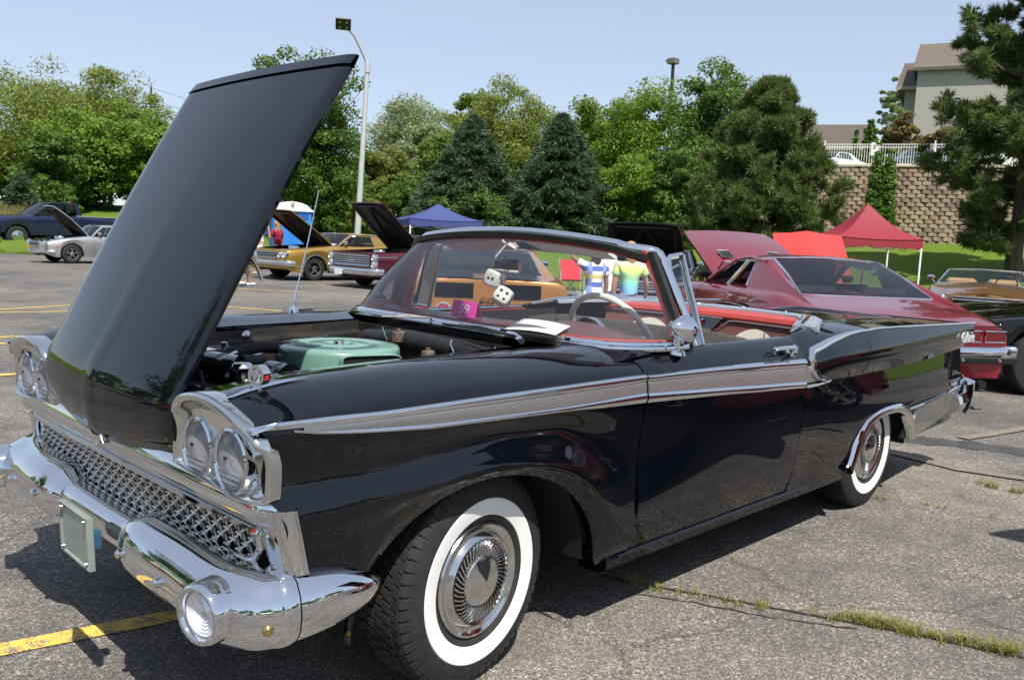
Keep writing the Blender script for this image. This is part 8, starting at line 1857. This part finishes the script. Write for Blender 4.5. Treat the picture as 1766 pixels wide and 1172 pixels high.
    for (H0, K, A_, T), sd in zip(hp_, (1, -1)):
        mb = MB(); a = Vector(A_); t = Vector(T); d = (t-a); d.z = 0; d.normalize(); c_ = a.lerp(t, .45); mb.box((c_.x, c_.y, c_.z-.028*k), (.27*k, .10*k, .075*k), rot=math.atan2(d.y, d.x), bev=.03*k); mb.build('shoe', shoe or DARK, root)
    if hold == 'phone':
        S0, e, w_, f = sh[1]; mb = MB(); mb.box(Vector(f)+Vector((.02, -.02, -.03)), (.02, .075, .15)); po = mb.build('phone', DARK); po.parent = None
        po.matrix_world = Matrix.Translation(root.location) @ Matrix.Rotation(rz, 4, 'Z'); tag(po, 'dark mobile phone held in the hand of the person in tie-dye', 'phone')
    return root
def cloth_mat(name, fn):
    m = mat(name, (.5, .5, .5), .85); tc = N(m, 'ShaderNodeTexCoord'); fn(m, tc.outputs['Object']); return m
def _plaid(m, P):
    def wv(dr, sc, lo):
        w_ = N(m, 'ShaderNodeTexWave', bands_direction=dr, wave_profile='SIN', Scale=sc); L(m, P, w_.inputs['Vector']); return ramp(m, w_.outputs[0], [(lo, (0, 0, 0)), (lo+.05, (1, 1, 1))]).outputs[0]
    c = mixc(m, wv('Z', 1.6, .75), (.78, .79, .82), (.10, .16, .50)); c = mixc(m, wv('Y', 1.6, .8), c, (.25, .32, .62)); c = mixc(m, wv('Z', .8, .93), c, (.75, .68, .25)); L(m, c, bsdf(m).inputs['Base Color'])
def _tie(m, P):
    s = N(m, 'ShaderNodeSeparateXYZ'); L(m, P, s.inputs[0]); n = N(m, 'ShaderNodeTexNoise', Scale=6.0, Detail=2); L(m, P, n.inputs['Vector'])
    a = N(m, 'ShaderNodeMath', operation='MULTIPLY_ADD'); L(m, n.outputs[0], a.inputs[0]); a.inputs[1].default_value = .25; L(m, s.outputs[2], a.inputs[2])
    b = N(m, 'ShaderNodeMapRange'); L(m, a.outputs[0], b.inputs[0]); b.inputs[1].default_value = .95; b.inputs[2].default_value = 1.60
    r = ramp(m, b.outputs[0], [(0, (.25, .45, .85)), (.22, (.25, .70, .60)), (.42, (.70, .80, .20)), (.6, (.85, .65, .55)), (.8, (.85, .50, .68)), (1, (.85, .75, .85))]); L(m, r.outputs[0], bsdf(m).inputs['Base Color'])
def _shorts(m, P):
    n = N(m, 'ShaderNodeTexNoise', Scale=5.0, Detail=1); L(m, P, n.inputs['Vector']); r = ramp(m, n.outputs[0], [(.45, (.04, .07, .42)), (.5, (.80, .12, .42)), (.6, (.80, .5, .6))]); L(m, r.outputs[0], bsdf(m).inputs['Base Color'])
PLAID = cloth_mat('blue_white_plaid_cotton', _plaid); TIE = cloth_mat('pastel_tie_dye_cotton', _tie); SHO = cloth_mat('blue_pink_print_cotton', _shorts)
WCOT = noise_mat('white_cotton', (.72, .72, .73), (.8, .8, .8), 8, .9, .1, 20); MCOT = noise_mat('crimson_cotton', (.30, .02, .06), (.36, .03, .08), 8, .9); BCOT = mat('black_cotton', (.02, .02, .022), .9); DENIM = mat('pale_denim', (.22, .32, .5), .9)
STRAW = noise_mat('straw', (.55, .44, .26), (.65, .54, .34), 60, .8, .3, 120); BROWNH = mat('brown_hair', (.06, .03, .015), .6); BLOND = mat('blond_hair', (.35, .22, .09), .6); GREYH = mat('grey_hair', (.25, .24, .23), .6)
down = ((.0, .05, -.28), (.04, .0, -.25)); D2 = [down, down]
def at_feet(px, d): q = atd(px, 440, d); return (q.x, q.y, max(0.0, gz(q.x, q.y)))
fc_ = math.atan2(CAM.y-20, CAM.x-10)
person(at_feet(447, 27.0), 2.6, 'person in white t-shirt, white shorts and white cap beside the blue portable toilet', 1.76, WCOT, WCOT, arms=[((.02, .06, -.27), (.12, -.04, -.20)), down], hat=('cap', WCOT), shoe=mat('tan_sandal', (.3, .2, .12), .7), legs=[((.04, 0), (.0, 0)), ((-.02, 0), (0, 0))])
person(at_feet(478, 26.2), 1.9, 'person with long blond hair in a crimson t-shirt in front of the blue toilet', 1.62, MCOT, WCOT, female=True, hair=BLOND, hairlen=.34, arms=[((.10, .04, -.24), (.06, -.02, .26)), down], skin=SKIN)
person(at_feet(421, 21.5), .2, 'person in black shorts striding, mostly hidden by the raised black hood', 1.70, mat('grey_cotton', (.3, .3, .32), .9), BCOT, arms=[((.12, .04, -.25), (.12, 0, -.2)), ((-.12, .04, -.25), (0, 0, -.24))], legs=[((.16, .0), (.08, .0)), ((-.06, .0), (-.20, .05))], shoe=mat('white_trainer', (.6, .6, .6), .6), hair=GREYH)
person(at_feet(1027, 10.8), 1.2, 'person in a straw hat and blue and white plaid dress holding the hat brim', 1.37, PLAID, PLAID, skirt=True, female=True, hair=BROWNH, hairlen=.32, hat=('straw', STRAW), arms=[((.02, .22, .12), (.04, -.16, .20)), down], skin=SKIN2)
person(at_feet(1048, 11.8), 1.5, 'person in white t-shirt and pale denim shorts behind the straw hat', 1.40, WCOT, DENIM, hair=BROWNH, arms=D2)
person(at_feet(1088, 10.3), 1.0, 'person in pastel tie-dye t-shirt and blue and pink shorts with a phone', 1.42, TIE, SHO, female=True, hair=BLOND, hairlen=.2, arms=[down, ((.02, .10, -.27), (.10, .02, -.24))], hold='phone')
# the photographer's neighbour mirrored in the bumper
person((-3.6, -4.6, 0), .8, 'person standing in the open lot, mirrored small in the chrome bumper', 1.75, BCOT, BCOT, arms=D2, hair=BROWNH)
